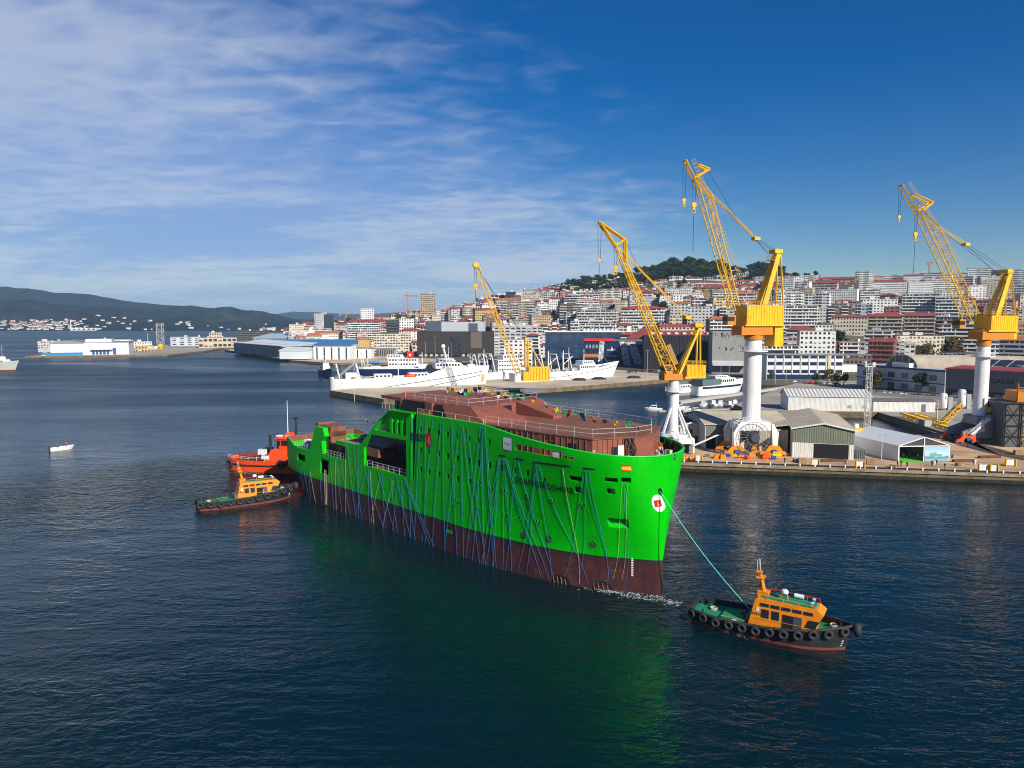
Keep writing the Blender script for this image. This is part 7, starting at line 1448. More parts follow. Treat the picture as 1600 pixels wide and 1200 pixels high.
# ------------------------------------------------------------------ the town
WALLS = {n: mat('wall_' + n.replace(' ', '_'), c, 0.8, var=0.06, scale=0.12, streak=0.10) for n, c in {
    'white': (0.74, 0.73, 0.70), 'cream': (0.60, 0.54, 0.43), 'pale grey': (0.46, 0.46, 0.46), 'grey': (0.27, 0.27, 0.275), 'beige': (0.50, 0.42, 0.32), 'brown': (0.20, 0.145, 0.115), 'tan': (0.42, 0.31, 0.21), 'brick red': (0.30, 0.10, 0.075), 'ochre': (0.52, 0.36, 0.15), 'dark grey': (0.10, 0.10, 0.105), 'pink': (0.55, 0.42, 0.38), 'pale blue': (0.45, 0.50, 0.56)}.items()}
ROOFS = {'red': mat('roof_red', (0.27, 0.055, 0.045), 0.85, var=0.2, scale=0.3), 'orange': mat('roof_orange', (0.42, 0.13, 0.055), 0.85, var=0.25, scale=0.3), 'flat': mat('roof_flat', (0.27, 0.255, 0.235), 0.9, var=0.25, scale=0.2), 'dark': mat('roof_slate', (0.085, 0.085, 0.09), 0.8, var=0.2)}
M_WIN = mat('facade_glass', (0.03, 0.034, 0.042), 0.2, spec=0.5, var=0.5, scale=0.35)
M_BLIND = mat('blind_white', (0.62, 0.61, 0.58), 0.7)
FOOT = []                                  # footprints taken: (x, y, radius)
def free(x, y, r): return all((x - a) ** 2 + (y - b) ** 2 > (r * 0.82 + c * 0.82) ** 2 for a, b, c in FOOT)
def building(label, x, y, zb, zt, w, dep, rz, wall, facade, roof, seed=0, group=None, name='building', cat='building', store=3.1, bay=3.0):
    """one block: walls, roof with its plant, storeys of windows and balconies on the three sides that face the bay"""
    r = random.Random(seed); h = zt - zb; t = thing(name, label, cat, (x, y, zb), rz, group); FOOT.append((x, y, math.hypot(w, dep) / 2))
    sink = 6.0; hr = min(3.2, dep * 0.18) if roof in ('red', 'orange') else 0.0; he = h - hr
    mb = MB(); mb.bx(-w / 2, w / 2, -dep / 2, dep / 2, -sink, he); wl = mb.build('wall', WALLS[wall] if isinstance(wall, str) else wall, t)
    # roof
    mb = MB()
    if hr:
        o = 0.5; k = min(dep / 2, w / 2) * r.choice([0.75, 0.05, 0.9]); a = [(-w / 2 - o, -dep / 2 - o, he), (w / 2 + o, -dep / 2 - o, he), (w / 2 + o, dep / 2 + o, he), (-w / 2 - o, dep / 2 + o, he)]; b0, b1 = (-w / 2 - o + k, 0, h), (w / 2 + o - k, 0, h)
        mb.face([a[0], a[1], b1, b0]); mb.face([a[2], a[3], b0, b1]); mb.face([a[1], a[2], b1]); mb.face([a[3], a[0], b0]); mb.bx(-w / 2 - o, w / 2 + o, -dep / 2 - o, dep / 2 + o, he - 0.35, he - 0.02)
    else:
        mb.bx(-w / 2 - 0.15, w / 2 + 0.15, -dep / 2 - 0.15, dep / 2 + 0.15, he + 0.01, he + 0.35); mb.bx(-w / 2 + 0.4, w / 2 - 0.4, -dep / 2 + 0.4, dep / 2 - 0.4, he + 0.36, he + 0.42)
    rf = mb.build('roof', ROOFS[roof], t)
    for k in range(max(1, int(w / 14))):
        if r.random() < 0.75:
            ww = r.uniform(1.5, min(6, w * 0.3)); cx = r.uniform(-w / 2 + ww, w / 2 - ww); z0 = he + (0.3 if not hr else hr * 0.35); mb = MB(); mb.box((cx, r.uniform(-dep * .2, dep * .2), z0 + 1.2), (ww if not hr else 1.2, min(4, dep * .3) if not hr else 1.0, 2.4 if not hr else 2.6)); mb.build('roof_house' if not hr else 'chimney', WALLS[r.choice(['white', 'pale grey', 'cream'])], rf)
    # facades
    wb = MB(); bl = MB(); ns = max(1, int(he / store)); sh = he / ns
    for face in range(3):
        L_ = w if face == 0 else dep
        def P(a, z, off): return (a, -dep / 2 - off, z) if face == 0 else ((w / 2 + off, a, z) if face == 1 else (-w / 2 - off, -a, z))
        nrm = (0, -1, 0) if face == 0 else ((1, 0, 0) if face == 1 else (-1, 0, 0))
        def quad(m, a0, a1, z0, z1, off, th): m.slab([P(a0, z0, off), P(a1, z0, off), P(a1, z1, off), P(a0, z1, off)], tuple(q * th for q in nrm))
        ft = facade if face == 0 else ('grid' if facade in ('band', 'mixed') and r.random() < 0.6 else facade)
        if face and r.random() < 0.25: continue                # blank party wall
        nb = max(1, int(L_ / bay)); bw = L_ / nb
        for s in range(ns):
            z0 = s * sh
            if ft == 'band':
                quad(wb, -L_ / 2 + 0.5, L_ / 2 - 0.5, z0 + 1.05, z0 + sh - 0.45, 0.02, 0.03)
                quad(bl, -L_ / 2 + 0.3, L_ / 2 - 0.3, z0 + 0.05, z0 + 1.05, 0.03, 0.85 if s else 0.25)
                for k in range(1, nb):
                    if r.random() < 0.5: quad(bl, -L_ / 2 + k * bw - 0.2, -L_ / 2 + k * bw + 0.5 * r.random() + 0.3, z0 + 1.06, z0 + sh - 0.46, 0.055, 0.04)
            else:
                for k in range(nb):
                    a = -L_ / 2 + (k + 0.5) * bw
                    if ft == 'mixed' and (k // 2) % 2 == 0:
                        quad(wb, a - bw * 0.42, a + bw * 0.42, z0 + 1.0, z0 + sh - 0.4, 0.02, 0.03); quad(bl, a - bw * 0.47, a + bw * 0.47, z0 + 0.05, z0 + 1.0, 0.03, 0.9)
                    elif ft == 'glass': quad(wb, a - bw * 0.46, a + bw * 0.46, z0 + 0.15, z0 + sh - 0.1, 0.02, 0.03)
                    else:
                        ww = bw * 0.26 if ft == 'grid' else bw * 0.36; quad(wb, a - ww, a + ww, z0 + sh * 0.32, z0 + sh * 0.80, 0.02, 0.03)
                        if r.random() < 0.3: quad(bl, a - ww, a + ww, z0 + sh * r.uniform(0.45, 0.7), z0 + sh * 0.80, 0.055, 0.03)
    if wb.v: wb.build('windows', M_WIN, wl, fix=False)['kind'] = 'stuff'
    if bl.v: bl.build('balconies', WALLS['white'] if r.random() < 0.6 or wall in ('white', 'pale grey') else (WALLS[wall] if isinstance(wall, str) else M_BLIND), wl, fix=False)['kind'] = 'stuff'
    return t
def pix_building(label, u0, u1, vt, d, wall, facade, roof, dep=16, rz=None, vb=None, **k):
    c = at((u0 + u1) / 2, vt, d); w = (u1 - u0) * d / F
    zb = T(c.x, d + dep / 2) if vb is None else at((u0 + u1) / 2, vb, d).z
    if rz is None: rz = -math.atan2(c.x, d) * 0.9
    return building(label, c.x, d + dep / 2, zb, c.z, w, dep, rz, wall, facade, roof, **k)
# ---- landmarks of the waterfront, built by hand
def mall():
    d = 735.0; a, b = at(652, 560, d), at(772, 560, d); t = thing('mall', 'dark brown box-like mall with glass entrance on the waterfront', 'building', (a.x, d, 2.9), 0); W = b.x - a.x; H_ = at(700, 518, d).z - 2.9
    mbr = corr('mall_brown', (0.035, 0.030, 0.027), 1.6, 'X', 0.6, 0.15); FOOT.append((a.x + W * 0.3, d + 22, 30)); FOOT.append((a.x + W * 0.75, d + 22, 30))
    mb = MB(); mb.bx(0, W, 0, 45, 3.5, H_); mb.bx(0.5, W - 0.5, 1.2, 44, 0, 3.5); mb.build('walls', mbr, t)
    mb = MB(); mb.bx(W * 0.43, W * 0.57, -0.3, 0.2, 1, H_ * 0.8); mb.build('glass_entrance', M_WIN, t); mb = MB(); mb.bx(W * 0.70, W * 0.84, -0.15, 0.1, H_ * 0.35, H_ * 0.98); mb.build('light_panel', mat('mall_tan', (0.13, 0.11, 0.085), 0.5), t)
    mb = MB()
    for k in range(14): mb.bx(2 + k * 5.6, 4.8 + k * 5.6, 0.9, 1.25, 0.5, 2.9)
    mb.build('shop_fronts', WALLS['pale grey'], t)
    up = MB(); up.bx(W * 0.10, W * 0.87, 14, 44, H_, at(700, 503, d).z - 2.9); up.build('upper_volume', mat('mall_grey', (0.42, 0.45, 0.48), 0.5, var=0.05), t)
    up = MB(); z1 = at(700, 503, d).z - 2.9; up.bx(W * 0.09, W * 0.30, 13.6, 30, H_ + 0.1, z1 + 0.2); up.bx(W * 0.66, W * 0.78, 13.6, 30, H_ + 0.1, z1 - 1.5); up.build('slate_panel', mat('mall_slate', (0.075, 0.09, 0.125), 0.45), t)
mall()
pix_building('pale grey stepped office block right of the dark brown mall', 772, 848, 511, 745, 'pale grey', 'wide', 'flat', 30, vb=560, seed=3, bay=5.5)
pix_building('white windowed block standing behind the crawler crane jib', 788, 832, 531, 640, 'white', 'grid', 'flat', 14, vb=572, seed=4, bay=4)
def blue_glass():
    d = 650.0; a, b = at(852, 560, d), at(968, 560, d); t = thing('glass_hall', 'long blue glass hall with white sawtooth roof', 'building', (a.x, d, 2.9), R(-3)); W = b.x - a.x; H_ = at(900, 519, d).z - 2.9; FOOT.append((a.x + W / 2, d + 12, 32))
    mg = mat('blue_glass', (0.035, 0.065, 0.13), 0.2, spec=0.6, var=0.45, scale=0.12, streak=0.4); mb = MB(); mb.bx(0, W, 0, 26, 0, H_); mb.build('walls', mg, t); mb = MB()
    for k in range(24): mb.bx(k * W / 23 - 0.1, k * W / 23 + 0.1, -0.12, -0.02, 0, H_)
    for z in (4, 8, 12, 16): mb.bx(0, W, -0.14, -0.125, z, z + 0.2)
    mb.build('mullions', M_NAVY, t); mb = MB(); mb.bx(-1, W + 1, -1, 27, H_ + 0.02, H_ + 1.0); mb.build('cornice', WALLS['white'], t)
    for k in range(9): mb = MB(); x = W * 0.5 + k * W * 0.053; mb.slab([(x, 2, H_ + 1.02), (x + W * 0.05, 2, H_ + 1.02), (x + W * 0.02, 2, H_ + 3.6)], (0, 22, 0)); mb.build('sawtooth', WALLS['white'], t)
blue_glass()
def terminal():
    d = 600.0; a, b = at(912, 570, d), at(1006, 570, d); t = thing('terminal', 'dark glass terminal with slanted white speckled panels and red roof edge', 'building', (a.x, d, 2.9), R(-6)); W = b.x - a.x; H_ = at(950, 533, d).z - 2.9; FOOT.append((a.x + W / 2, d + 12, 28))
    mb = MB(); mb.bx(0, W, 0, 24, 0, H_); mb.build('walls', M_NAVY, t); mb = MB(); mb.bx(0, W * 0.5, -1, 24, H_ + 0.02, H_ + 1.8); mb.build('red_edge', M_RED, t); mb = MB(); mb.bx(W * .5, W, -1, 24, H_ + 0.02, H_ + 1.2); mb.build('roof_edge', M_DGREY, t)
    ms = mat('speckled_white', (0.45, 0.46, 0.47), 0.6, var=0.9, scale=0.9)
    for x0, x1, k in ((0.26, 0.34, -0.03), (0.58, 0.70, 0.08), (0.70, 0.84, 0.14)): mb = MB(); mb.slab([(W * (x0 + k), -0.3, 0), (W * (x1 + k), -0.3, 0), (W * x1, -0.3, H_), (W * x0, -0.3, H_)], (0, -0.3, 0)); mb.build('slanted_panel', ms, t)
    mb = MB(); mb.bx(0, W * .26, -0.4, -0.1, 6.5, 9.5); mb.build('orange_band', mat('band_orange', (0.45, 0.16, 0.03), 0.6), t)
    mb = MB()
    for k in range(4): mb.bx(W * (0.03 + k * 0.055), W * (0.065 + k * 0.055), -0.25, -0.1, H_ - 6, H_ - 3)
    for z in (3, 7, 12): mb.bx(W * .38, W * .54, -0.22, -0.1, z, z + 1.5)
    mb.build('window', mat('lit_grey', (0.25, 0.27, 0.3), 0.3), t); mb = MB(); mb.slab([(W * .44, -0.3, 12.5), (W * .48, -0.3, 12.5), (W * .46, -0.3, 16)], (0, -.1, 0)); mb.build('triangle_mark', WALLS['white'], t)
terminal()
def black_shed():
    d = 545.0; a, b = at(1006, 580, d), at(1110, 580, d); t = thing('black_shed', 'large black ribbed shed behind the slender crane', 'building', (a.x, d, 2.9), R(-8)); W = b.x - a.x; H_ = at(1050, 524, d).z - 2.9; FOOT.append((a.x + W / 2, d + 20, 34))
    mb = MB(); mb.bx(0, W, 0, 40, 0, H_); mb.build('walls', mat('shed_black', (0.018, 0.018, 0.022), 0.6, var=0.2), t); mb = MB()
    for k in range(26): mb.bx(k * W / 25 - 0.12, k * W / 25 + 0.12, -0.3, -0.02, 0, H_)
    mb.build('ribs', M_BLACK, t); mb = MB(); mb.slab([(-1, -0.5, H_ + 0.05), (W + 1, -0.5, H_ + 0.05), (W * 0.8, 20, H_ + 3.2), (W * .1, 20, H_ + 3.2)], (0, 0, 0.3)); mb.slab([(-14, 14, H_ - 3), (2, 8, H_ - 3), (8, 30, H_ + 5), (0, 34, H_ + 5)], (0, 0, 0.3)); mb.build('roof', ROOFS['red'], t); mb = MB()
    for k in range(8): mb.bx(W * .1 + k * 6, W * .1 + k * 6 + 2.6, 2, 12, H_ + 0.9, H_ + 2.2)
    mb.build('skylight', WALLS['white'], t)
black_shed()
def graffiti_wall():
    d = 500.0; a, b = at(1112, 580, d), at(1166, 580, d); t = thing('concrete_hall', 'bare grey concrete hall with black graffiti beside the tall crane column', 'building', (a.x, d, 2.9), R(-10)); W = b.x - a.x; H_ = at(1140, 518, d).z - 2.9; FOOT.append((a.x + W / 2, d + 14, 24))
    mb = MB(); mb.bx(0, W, 0, 30, 0, H_); mb.build('walls', mat('bare_concrete', (0.33, 0.32, 0.30), 0.9, var=0.2, streak=0.25, dirt=(0.12, 0.12, 0.115), dirt_amt=0.6), t); mb = MB(); mb.slab([(0, -6, 6), (W, -6, 6), (W, 0, 9), (0, 0, 9)], (0, 0, 0.3)); mb.build('canopy', WALLS['pale grey'], t)
    r = random.Random(3); mb = MB()
    for k in range(22):
        x, z = r.uniform(1, W - 3), r.choice([H_ - 3.5, H_ * 0.55]) + r.uniform(-1, 1); a_ = r.uniform(-1, 1); mb.slab([(x, -0.05, z), (x + 0.5, -0.05, z), (x + 0.5 + a_, -0.05, z + 2), (x + a_, -0.05, z + 2)], (0, -.03, 0))
    mb.build('graffiti', M_BLACK, t)
graffiti_wall()
def office():
    d = 448.0; a, b = at(1197, 600, d), at(1312, 600, d); t = thing('office', 'white and dark blue office block behind the tall crane column', 'building', (a.x, d, 2.9), R(-5)); W = b.x - a.x; H_ = at(1250, 555, d).z - 2.9; FOOT.append((a.x + W / 2, d + 8, 28))
    mb = MB(); mb.bx(0, W, 0, 14, 0, H_); mb.bx(W - 8, W + 12, 2, 12, 5, 9.4); mb.build('walls', WALLS['white'], t); mb = MB(); n = 9
    for k in range(n):
        for z in (4.2, 9.2, 13.6): mb.bx(W * (k + 0.12) / n, W * (k + 0.9) / n, -0.06, -0.01, z, z + 2.2)
    mb.bx(0.3, W - 3, -0.05, -0.01, 0.2, 3.4); mb.build('window', M_NAVY, t)
    mb = MB()
    for k in range(n): mb.bx(W * k / n - 0.15, W * k / n + 0.15, -0.3, -0.07, 3.5, H_)
    mb.bx(W * 0.80, W * 0.84, -0.5, -0.07, 0, H_ + 0.6); mb.build('pilaster', WALLS['cream'], t); mb = MB(); mb.bx(-0.5, W + 0.5, -0.6, 14.5, H_ + 0.01, H_ + 0.6); mb.build('roof', ROOFS['flat'], t)
    mb = MB(); mb.bx(W * .05, W * .12, -0.12, -0.06, 0.3, 3.3); mb.build('blue_door', M_BLUE, t)
office()
def warehouses():
    p0, p1 = gp(1338, 606, 2.8), gp(1475, 621, 2.8); W, rz = frame2(p0, p1); t = thing('grey_blue_warehouse', 'pale grey two-storey warehouse with blue bands and a barrel vault behind', 'building', (p0.x, p0.y, 2.86), rz); FOOT.append(((p0.x + p1.x) / 2, p0.y + 12, 34)); H_ = 13.2
    mb = MB(); mb.bx(0, W, 0, 26, 0, H_); mb.build('walls', mat('wall_lilac_grey', (0.42, 0.43, 0.47), 0.7, var=0.07, streak=0.15), t); mb = MB(); mb.bx(-0.1, W + 0.1, -0.15, -0.02, H_ - 0.9, H_ + 0.1); mb.bx(-0.1, W + 0.1, -0.12, -0.02, 6.0, 6.5); mb.build('blue_band', M_NAVY, t); mb = MB(); mb.bx(-0.05, W + .05, -0.08, -0.02, 0, 1.7); mb.build('plinth', WALLS['brown'], t)
    for k in range(6):
        x = W * (0.08 + 0.152 * k); mb = MB(); mb.bx(x, x + 4.2, -0.08, -0.02, 7.6, 10.4); o = mb.build('window', M_WIN, t); mb = MB()
        for q in range(5): mb.bx(x + q * 1.02, x + q * 1.02 + 0.12, -0.14, -0.09, 7.6, 10.4)
        mb.build('mullion', M_GREY, o)
        mb = MB(); mb.bx(x, x + 4.2, -0.08, -0.02, 0.2 if k == 2 else 2.0, 5.0); mb.build('door' if k == 2 else 'lower_window', M_NAVY if k == 2 else M_DGREY, t)
    mb = MB(); n = 14; x0, x1 = W * 0.28, W * 0.64; arc = []
    for k in range(n + 1): a = math.pi * k / n; arc.append(((x0 + x1) / 2 - (x1 - x0) / 2 * math.cos(a), 5 + 0 * a, H_ - 1.2 + 7.4 * math.sin(a) ** 0.9))
    mb.slab(arc, (0, 0.4, 0)); v = mb.build('vault_gable', M_WIN, t); mb = MB()
    for a, b in zip(arc, arc[1:]): mb.slab([Vector(a) + Vector((0, -0.5, 0)), Vector(b) + Vector((0, -0.5, 0)), Vector(b) + Vector((34, 40, 0)), Vector(a) + Vector((34, 40, 0))], (0, 0, 0.35))
    mb.build('vault_roof', M_ROOFB, t); mb = MB()
    for k in (3, 5, 7, 9, 11): mb.bar((arc[k][0], 4.9, H_ - 1), (arc[k][0], 4.9, arc[k][2]), 0.4)
    mb.path([Vector(q) + Vector((0, -0.1, 0.2)) for q in arc], 0.35, 5); mb.build('vault_frame', WALLS['pale grey'], t)
    mb = MB(); mb.bx(W * .40, W * .6, 1.5, 4.5, H_, H_ + 2.2); mb.bx(W * .52, W * .6, 1.2, 1.5, H_ + 0.1, H_ + 2.4); mb.build('roof_box', WALLS['white'], t)
    q0 = p1 + Vector((0.6, 0.5, 0)); q1 = gp(1640, 634, 2.8); W2, rz2 = frame2(q0, q1); t = thing('charcoal_warehouse', 'charcoal warehouse with red roof edge and black lettering at the right', 'building', (q0.x, q0.y, 2.86), rz2); FOOT.append(((q0.x + q1.x) / 2, q0.y + 14, 40)); H2 = 14.6
    mb = MB(); mb.bx(0, W2, 0, 34, 0, H2); mb.build('walls', mat('charcoal_panel', (0.10, 0.10, 0.115), 0.6, var=0.08), t); mb = MB(); mb.slab([(-0.5, -0.6, H2 - 0.6), (W2, -0.6, H2 - 0.6), (W2, 5, H2 + 1.0), (5, 5, H2 + 1.0)], (0, 0, 0.3)); mb.build('red_roof', mat('red_metal', (0.33, 0.06, 0.07), 0.5), t)
    for k in range(9): mb = MB(); mb.slab([(12 + k * 6, 5.5, H2 + 1.4), (17.4 + k * 6, 5.5, H2 + 1.4), (17.4 + k * 6, 15, H2 + 4.0), (12 + k * 6, 15, H2 + 4.0)], (0, 0, 0.2)); mb.build('solar_panel', mat('solar', (0.03, 0.035, 0.05), 0.3), t)
    lp = inplane(1558, 596, q0, Vector((q1.x - q0.x, q1.y - q0.y)).normalized()); lx = Vector((lp.x - q0.x, lp.y - q0.y)).length; lettering('FRIGALSA', 3.0, lambda x, y: Vector((lx + x, -0.05, lp.z - 2.86 + y)), mat('letter_black', (0, 0, 0)), t, 'lettering', 0.06, 1.1)
    mb = MB(); mb.bx(-0.02, W2, -0.06, -0.01, 0.0, 4.2); mb.build('lower_wall', mat('wall_rust_brown', (0.055, 0.04, 0.035), 0.8, var=0.3), t)
    r = random.Random(9); mb = MB()
    for k in range(40):
        x = r.uniform(3, W2 - 12); z = r.uniform(1.0, 2.6); mb.torus((x, -0.09, z), (0, 1, 0), r.uniform(0.3, 0.9), 0.12, 8, 3) if k % 3 else mb.slab([(x, -.1, z - 0.8), (x + .25, -.1, z - 0.8), (x + .6, -.1, z + 1), (x + .35, -.1, z + 1)], (0, -.03, 0))
    mb.build('graffiti', mat('spray_grey', (0.35, 0.34, 0.33), 0.8), t)
    # yard walls and viaduct parapet before the warehouses
    mb = MB(); a, b = gp(1360, 617, QZ), gp(1660, 640, QZ); W3, r3 = frame2(a, b); t = thing('road_wall', 'low pale concrete wall along the road behind the gas tanks', 'wall', (a.x, a.y, QZ + .06), r3); mb.bx(0, W3, 0, 0.6, 0, 1.6); mb.build('wall', WALLS['cream'], t); mb = MB(); rail_run(mb, [(0, .3, 1.6), (W3, .3, 1.6)], 1.0, 3.0, 0.06); mb.build('railing', M_RAIL, t)
warehouses()
# fish market and the piers at the left
def low_hall(label, u0, u1, vb, vt, d, dep, wall, roofm, rz=0.0, posts=0, postmat=None, name='market_hall', slope=1.5, vault=False):
    a = at(u0, vb, d); b = at(u1, vb, d); W = b.x - a.x; H_ = at(u0, vt, d).z - a.z; t = thing(name, label, 'building', (a.x, d, max(a.z, 2.2)), rz); FOOT.append((a.x + W / 2, d + dep / 2, W / 2)); mb = MB(); mb.bx(0, W, 0, dep, 0, H_); mb.build('walls', wall, t); mb = MB(); mb.slab([(-0.8, -0.8, H_ + 0.02), (W + .8, -0.8, H_ + 0.02), (W + .8, dep, H_ + slope), (-.8, dep, H_ + slope)], (0, 0, 0.5)); mb.build('roof', roofm, t)
    if posts:
        for k in range(posts): mb = MB(); x = W * (k + 0.5) / posts; mb.bx(x - 0.6, x + 0.6, -0.4, -0.02, 0, H_ * 0.9); mb.build('bay_post', postmat or M_GREY, t)
    return t
mwhite = mat('metal_white', (0.62, 0.66, 0.68), 0.5, var=0.05); mlb = mat('metal_pale_blue', (0.34, 0.47, 0.55), 0.5, var=0.06)
def market():
    p0, p1 = gp(360, 551, 2.2), gp(437, 560, 2.2); W, rz = frame2(p0, p1); t = thing('market_hall', 'long quay-side fish market with pale blue walls and white roof', 'building', (p0.x + 3, p0.y + 4, 2.26), rz); FOOT.append(((p0.x + p1.x) / 2, (p0.y + p1.y) / 2 + 20, W / 2)); H_ = 12
    mb = MB(); mb.bx(0, W, 0, 34, 0, H_); mb.build('walls', mat('market_blue', (0.20, 0.27, 0.33), 0.6), t); mb = MB(); mb.bx(-2, W + 2, -3, 36, H_, H_ + 0.5); mb.slab([(-2, 16, H_ + .51), (W + 2, 16, H_ + .51), (W + 2, 36, H_ + 3), (-2, 36, H_ + 3)], (0, 0, 0.3)); mb.build('roof', mwhite, t)
    for k in range(18): mb = MB(); x = W * (k + .5) / 18; mb.bx(x - 1.6, x + 1.6, -0.3, -0.02, 0.2, H_ - 4); mb.build('bay_door', M_DGREY, t)
market()
low_hall('white arched storehouse beside the fish market', 437, 482, 561, 548, 690, 20, mwhite, mwhite, R(-4), slope=2.5)
low_hall('pale blue flat market roof behind the fish market', 396, 458, 545, 530, 1020, 60, mat('market_grey', (0.25, 0.28, 0.31), 0.6), mlb, R(-5), slope=5)
low_hall('long blue market roof behind the white storehouse', 405, 560, 547, 537, 880, 40, mlb, mat('metal_blue', (0.05, 0.18, 0.36), 0.5), R(-4), slope=4)
low_hall('white harbour office with dark windows on the market quay', 490, 548, 562, 541, 700, 22, WALLS['white'], mat('metal_blue', (0, 0, 0)), R(-3), posts=5, postmat=M_WIN, slope=3)
low_hall('white cube building on the quay behind the blue trawler', 552, 580, 560, 545, 720, 16, WALLS['white'], ROOFS['flat'], 0, posts=2, postmat=M_WIN, slope=0.3)
low_hall('olive roofed block between the white quay buildings', 560, 577, 545, 530, 800, 12, WALLS['ochre'], WALLS['ochre'], 0, slope=0.3)
low_hall('long low grey store with colonnade on the inner quay', 588, 616, 557, 546, 760, 14, WALLS['pale grey'], ROOFS['flat'], 0, posts=10, postmat=M_WIN, slope=.5)
def white_warehouse():
    p0, p1 = gp(74, 556, 2.2), gp(197, 554, 2.2); W, rz = frame2(p0, p1); t = thing('white_warehouse', 'long white warehouse with blue loading doors on the mole', 'building', (p0.x, p0.y + 6, 2.26), rz); H_ = 13
    mb = MB(); mb.bx(0, W, 0, 60, 0, H_); mb.build('walls', M_WHITE, t); mb = MB(); mb.slab([(0, -.5, H_ + 0.02), (W * .42, -.5, H_ + .02), (W * .35, -0.5, H_ + 2.0), (W * .18, -0.5, H_ + 3.4), (W * .04, -.5, H_ + 2)], (0, 60, 0)); mb.bx(W * .4, W + .5, 2, 60, H_ + 0.03, H_ + 1.0); mb.build('roof', mat('roof_grey_green', (0.22, 0.24, 0.22), 0.7), t); mb = MB(); mb.bx(W * .43, W * .77, 6, 30, H_ + 1.02, H_ + 4.4); mb.build('upper_storey', M_WHITE, t)
    for k in range(5): mb = MB(); x = W * (0.52 + 0.047 * k); mb.bx(x, x + W * 0.035, -0.3, -0.02, 0.3, 5.0); mb.build('loading_door', M_BLUE, t)
    mb = MB(); mb.bx(W * .79, W * .835, -0.3, -.02, 0.3, 7.5); mb.build('tall_door', M_BLUE, t); mb = MB(); mb.bx(W * .5, W * .79, -3, -0.02, 5.2, 5.8); mb.build('canopy', M_DGREY, t)
    mb = MB(); mb.bx(-W * .1, W * .41, -5.0, -4.2, 0, 3.2); mb.build('blue_fence', mat('fence_blue', (0.02, 0.20, 0.42), 0.6), t)
    FOOT.append((p0.x + W / 2, p0.y + 30, 80))
white_warehouse()
for i, (u0, u1, vb, vt, d, w, r_, lab) in enumerate(((60, 135, 545, 533, 930, 'pale grey', 'flat', 'low grey hall behind the white warehouse on the mole, left one'), (150, 196, 545, 531, 930, 'white', 'flat', 'white hall behind the white warehouse on the mole, right one'), (192, 230, 543, 534, 1000, 'white', 'flat', 'white shed cluster at the right end of the mole'), (207, 233, 551, 541, 880, 'ochre', 'flat', 'tan brick shed at the end of the mole'), (60, 80, 540, 535, 1100, 'white', 'flat', 'small white building at the far corner of the mole'))): pix_building(lab, u0, u1, vt, d, w, 'grid', r_, 18, vb=vb, seed=40 + i)
pix_building('beige harbour station with arched windows on the pier', 307, 362, 528, 1010, 'beige', 'wide', 'flat', 26, vb=544, seed=50, bay=6, store=7); pix_building('white tower block on the beige harbour station', 325, 343, 520, 1016, 'beige', 'grid', 'flat', 12, vb=530, seed=51)
pix_building('long blue grey pier shed left of the beige harbour station', 262, 305, 527, 1080, 'pale blue', 'grid', 'flat', 30, vb=540, seed=52, bay=9)
pix_building('dark low terminal with red lettering bar on the far quay', 366, 444, 517, 1230, 'dark grey', 'band', 'dark', 40, vb=532, seed=53); 
t = thing('navigation_tower', 'grey lattice loading tower beside the pier shed', 'tower', at(251, 540, 1080)); mb = MB(); lattice(mb, (-4, 0, 0), (-4, 0, 34), (4, 0, 0), (4, 0, 34), 6, 6, (0, 1, 0), 6, 0.7, 0.35); mb.bx(-7, 7, -2, 2, 20, 21); mb.bx(-6, 6, -2, 2, 30, 31); mb.build('frame', M_GREY, t)
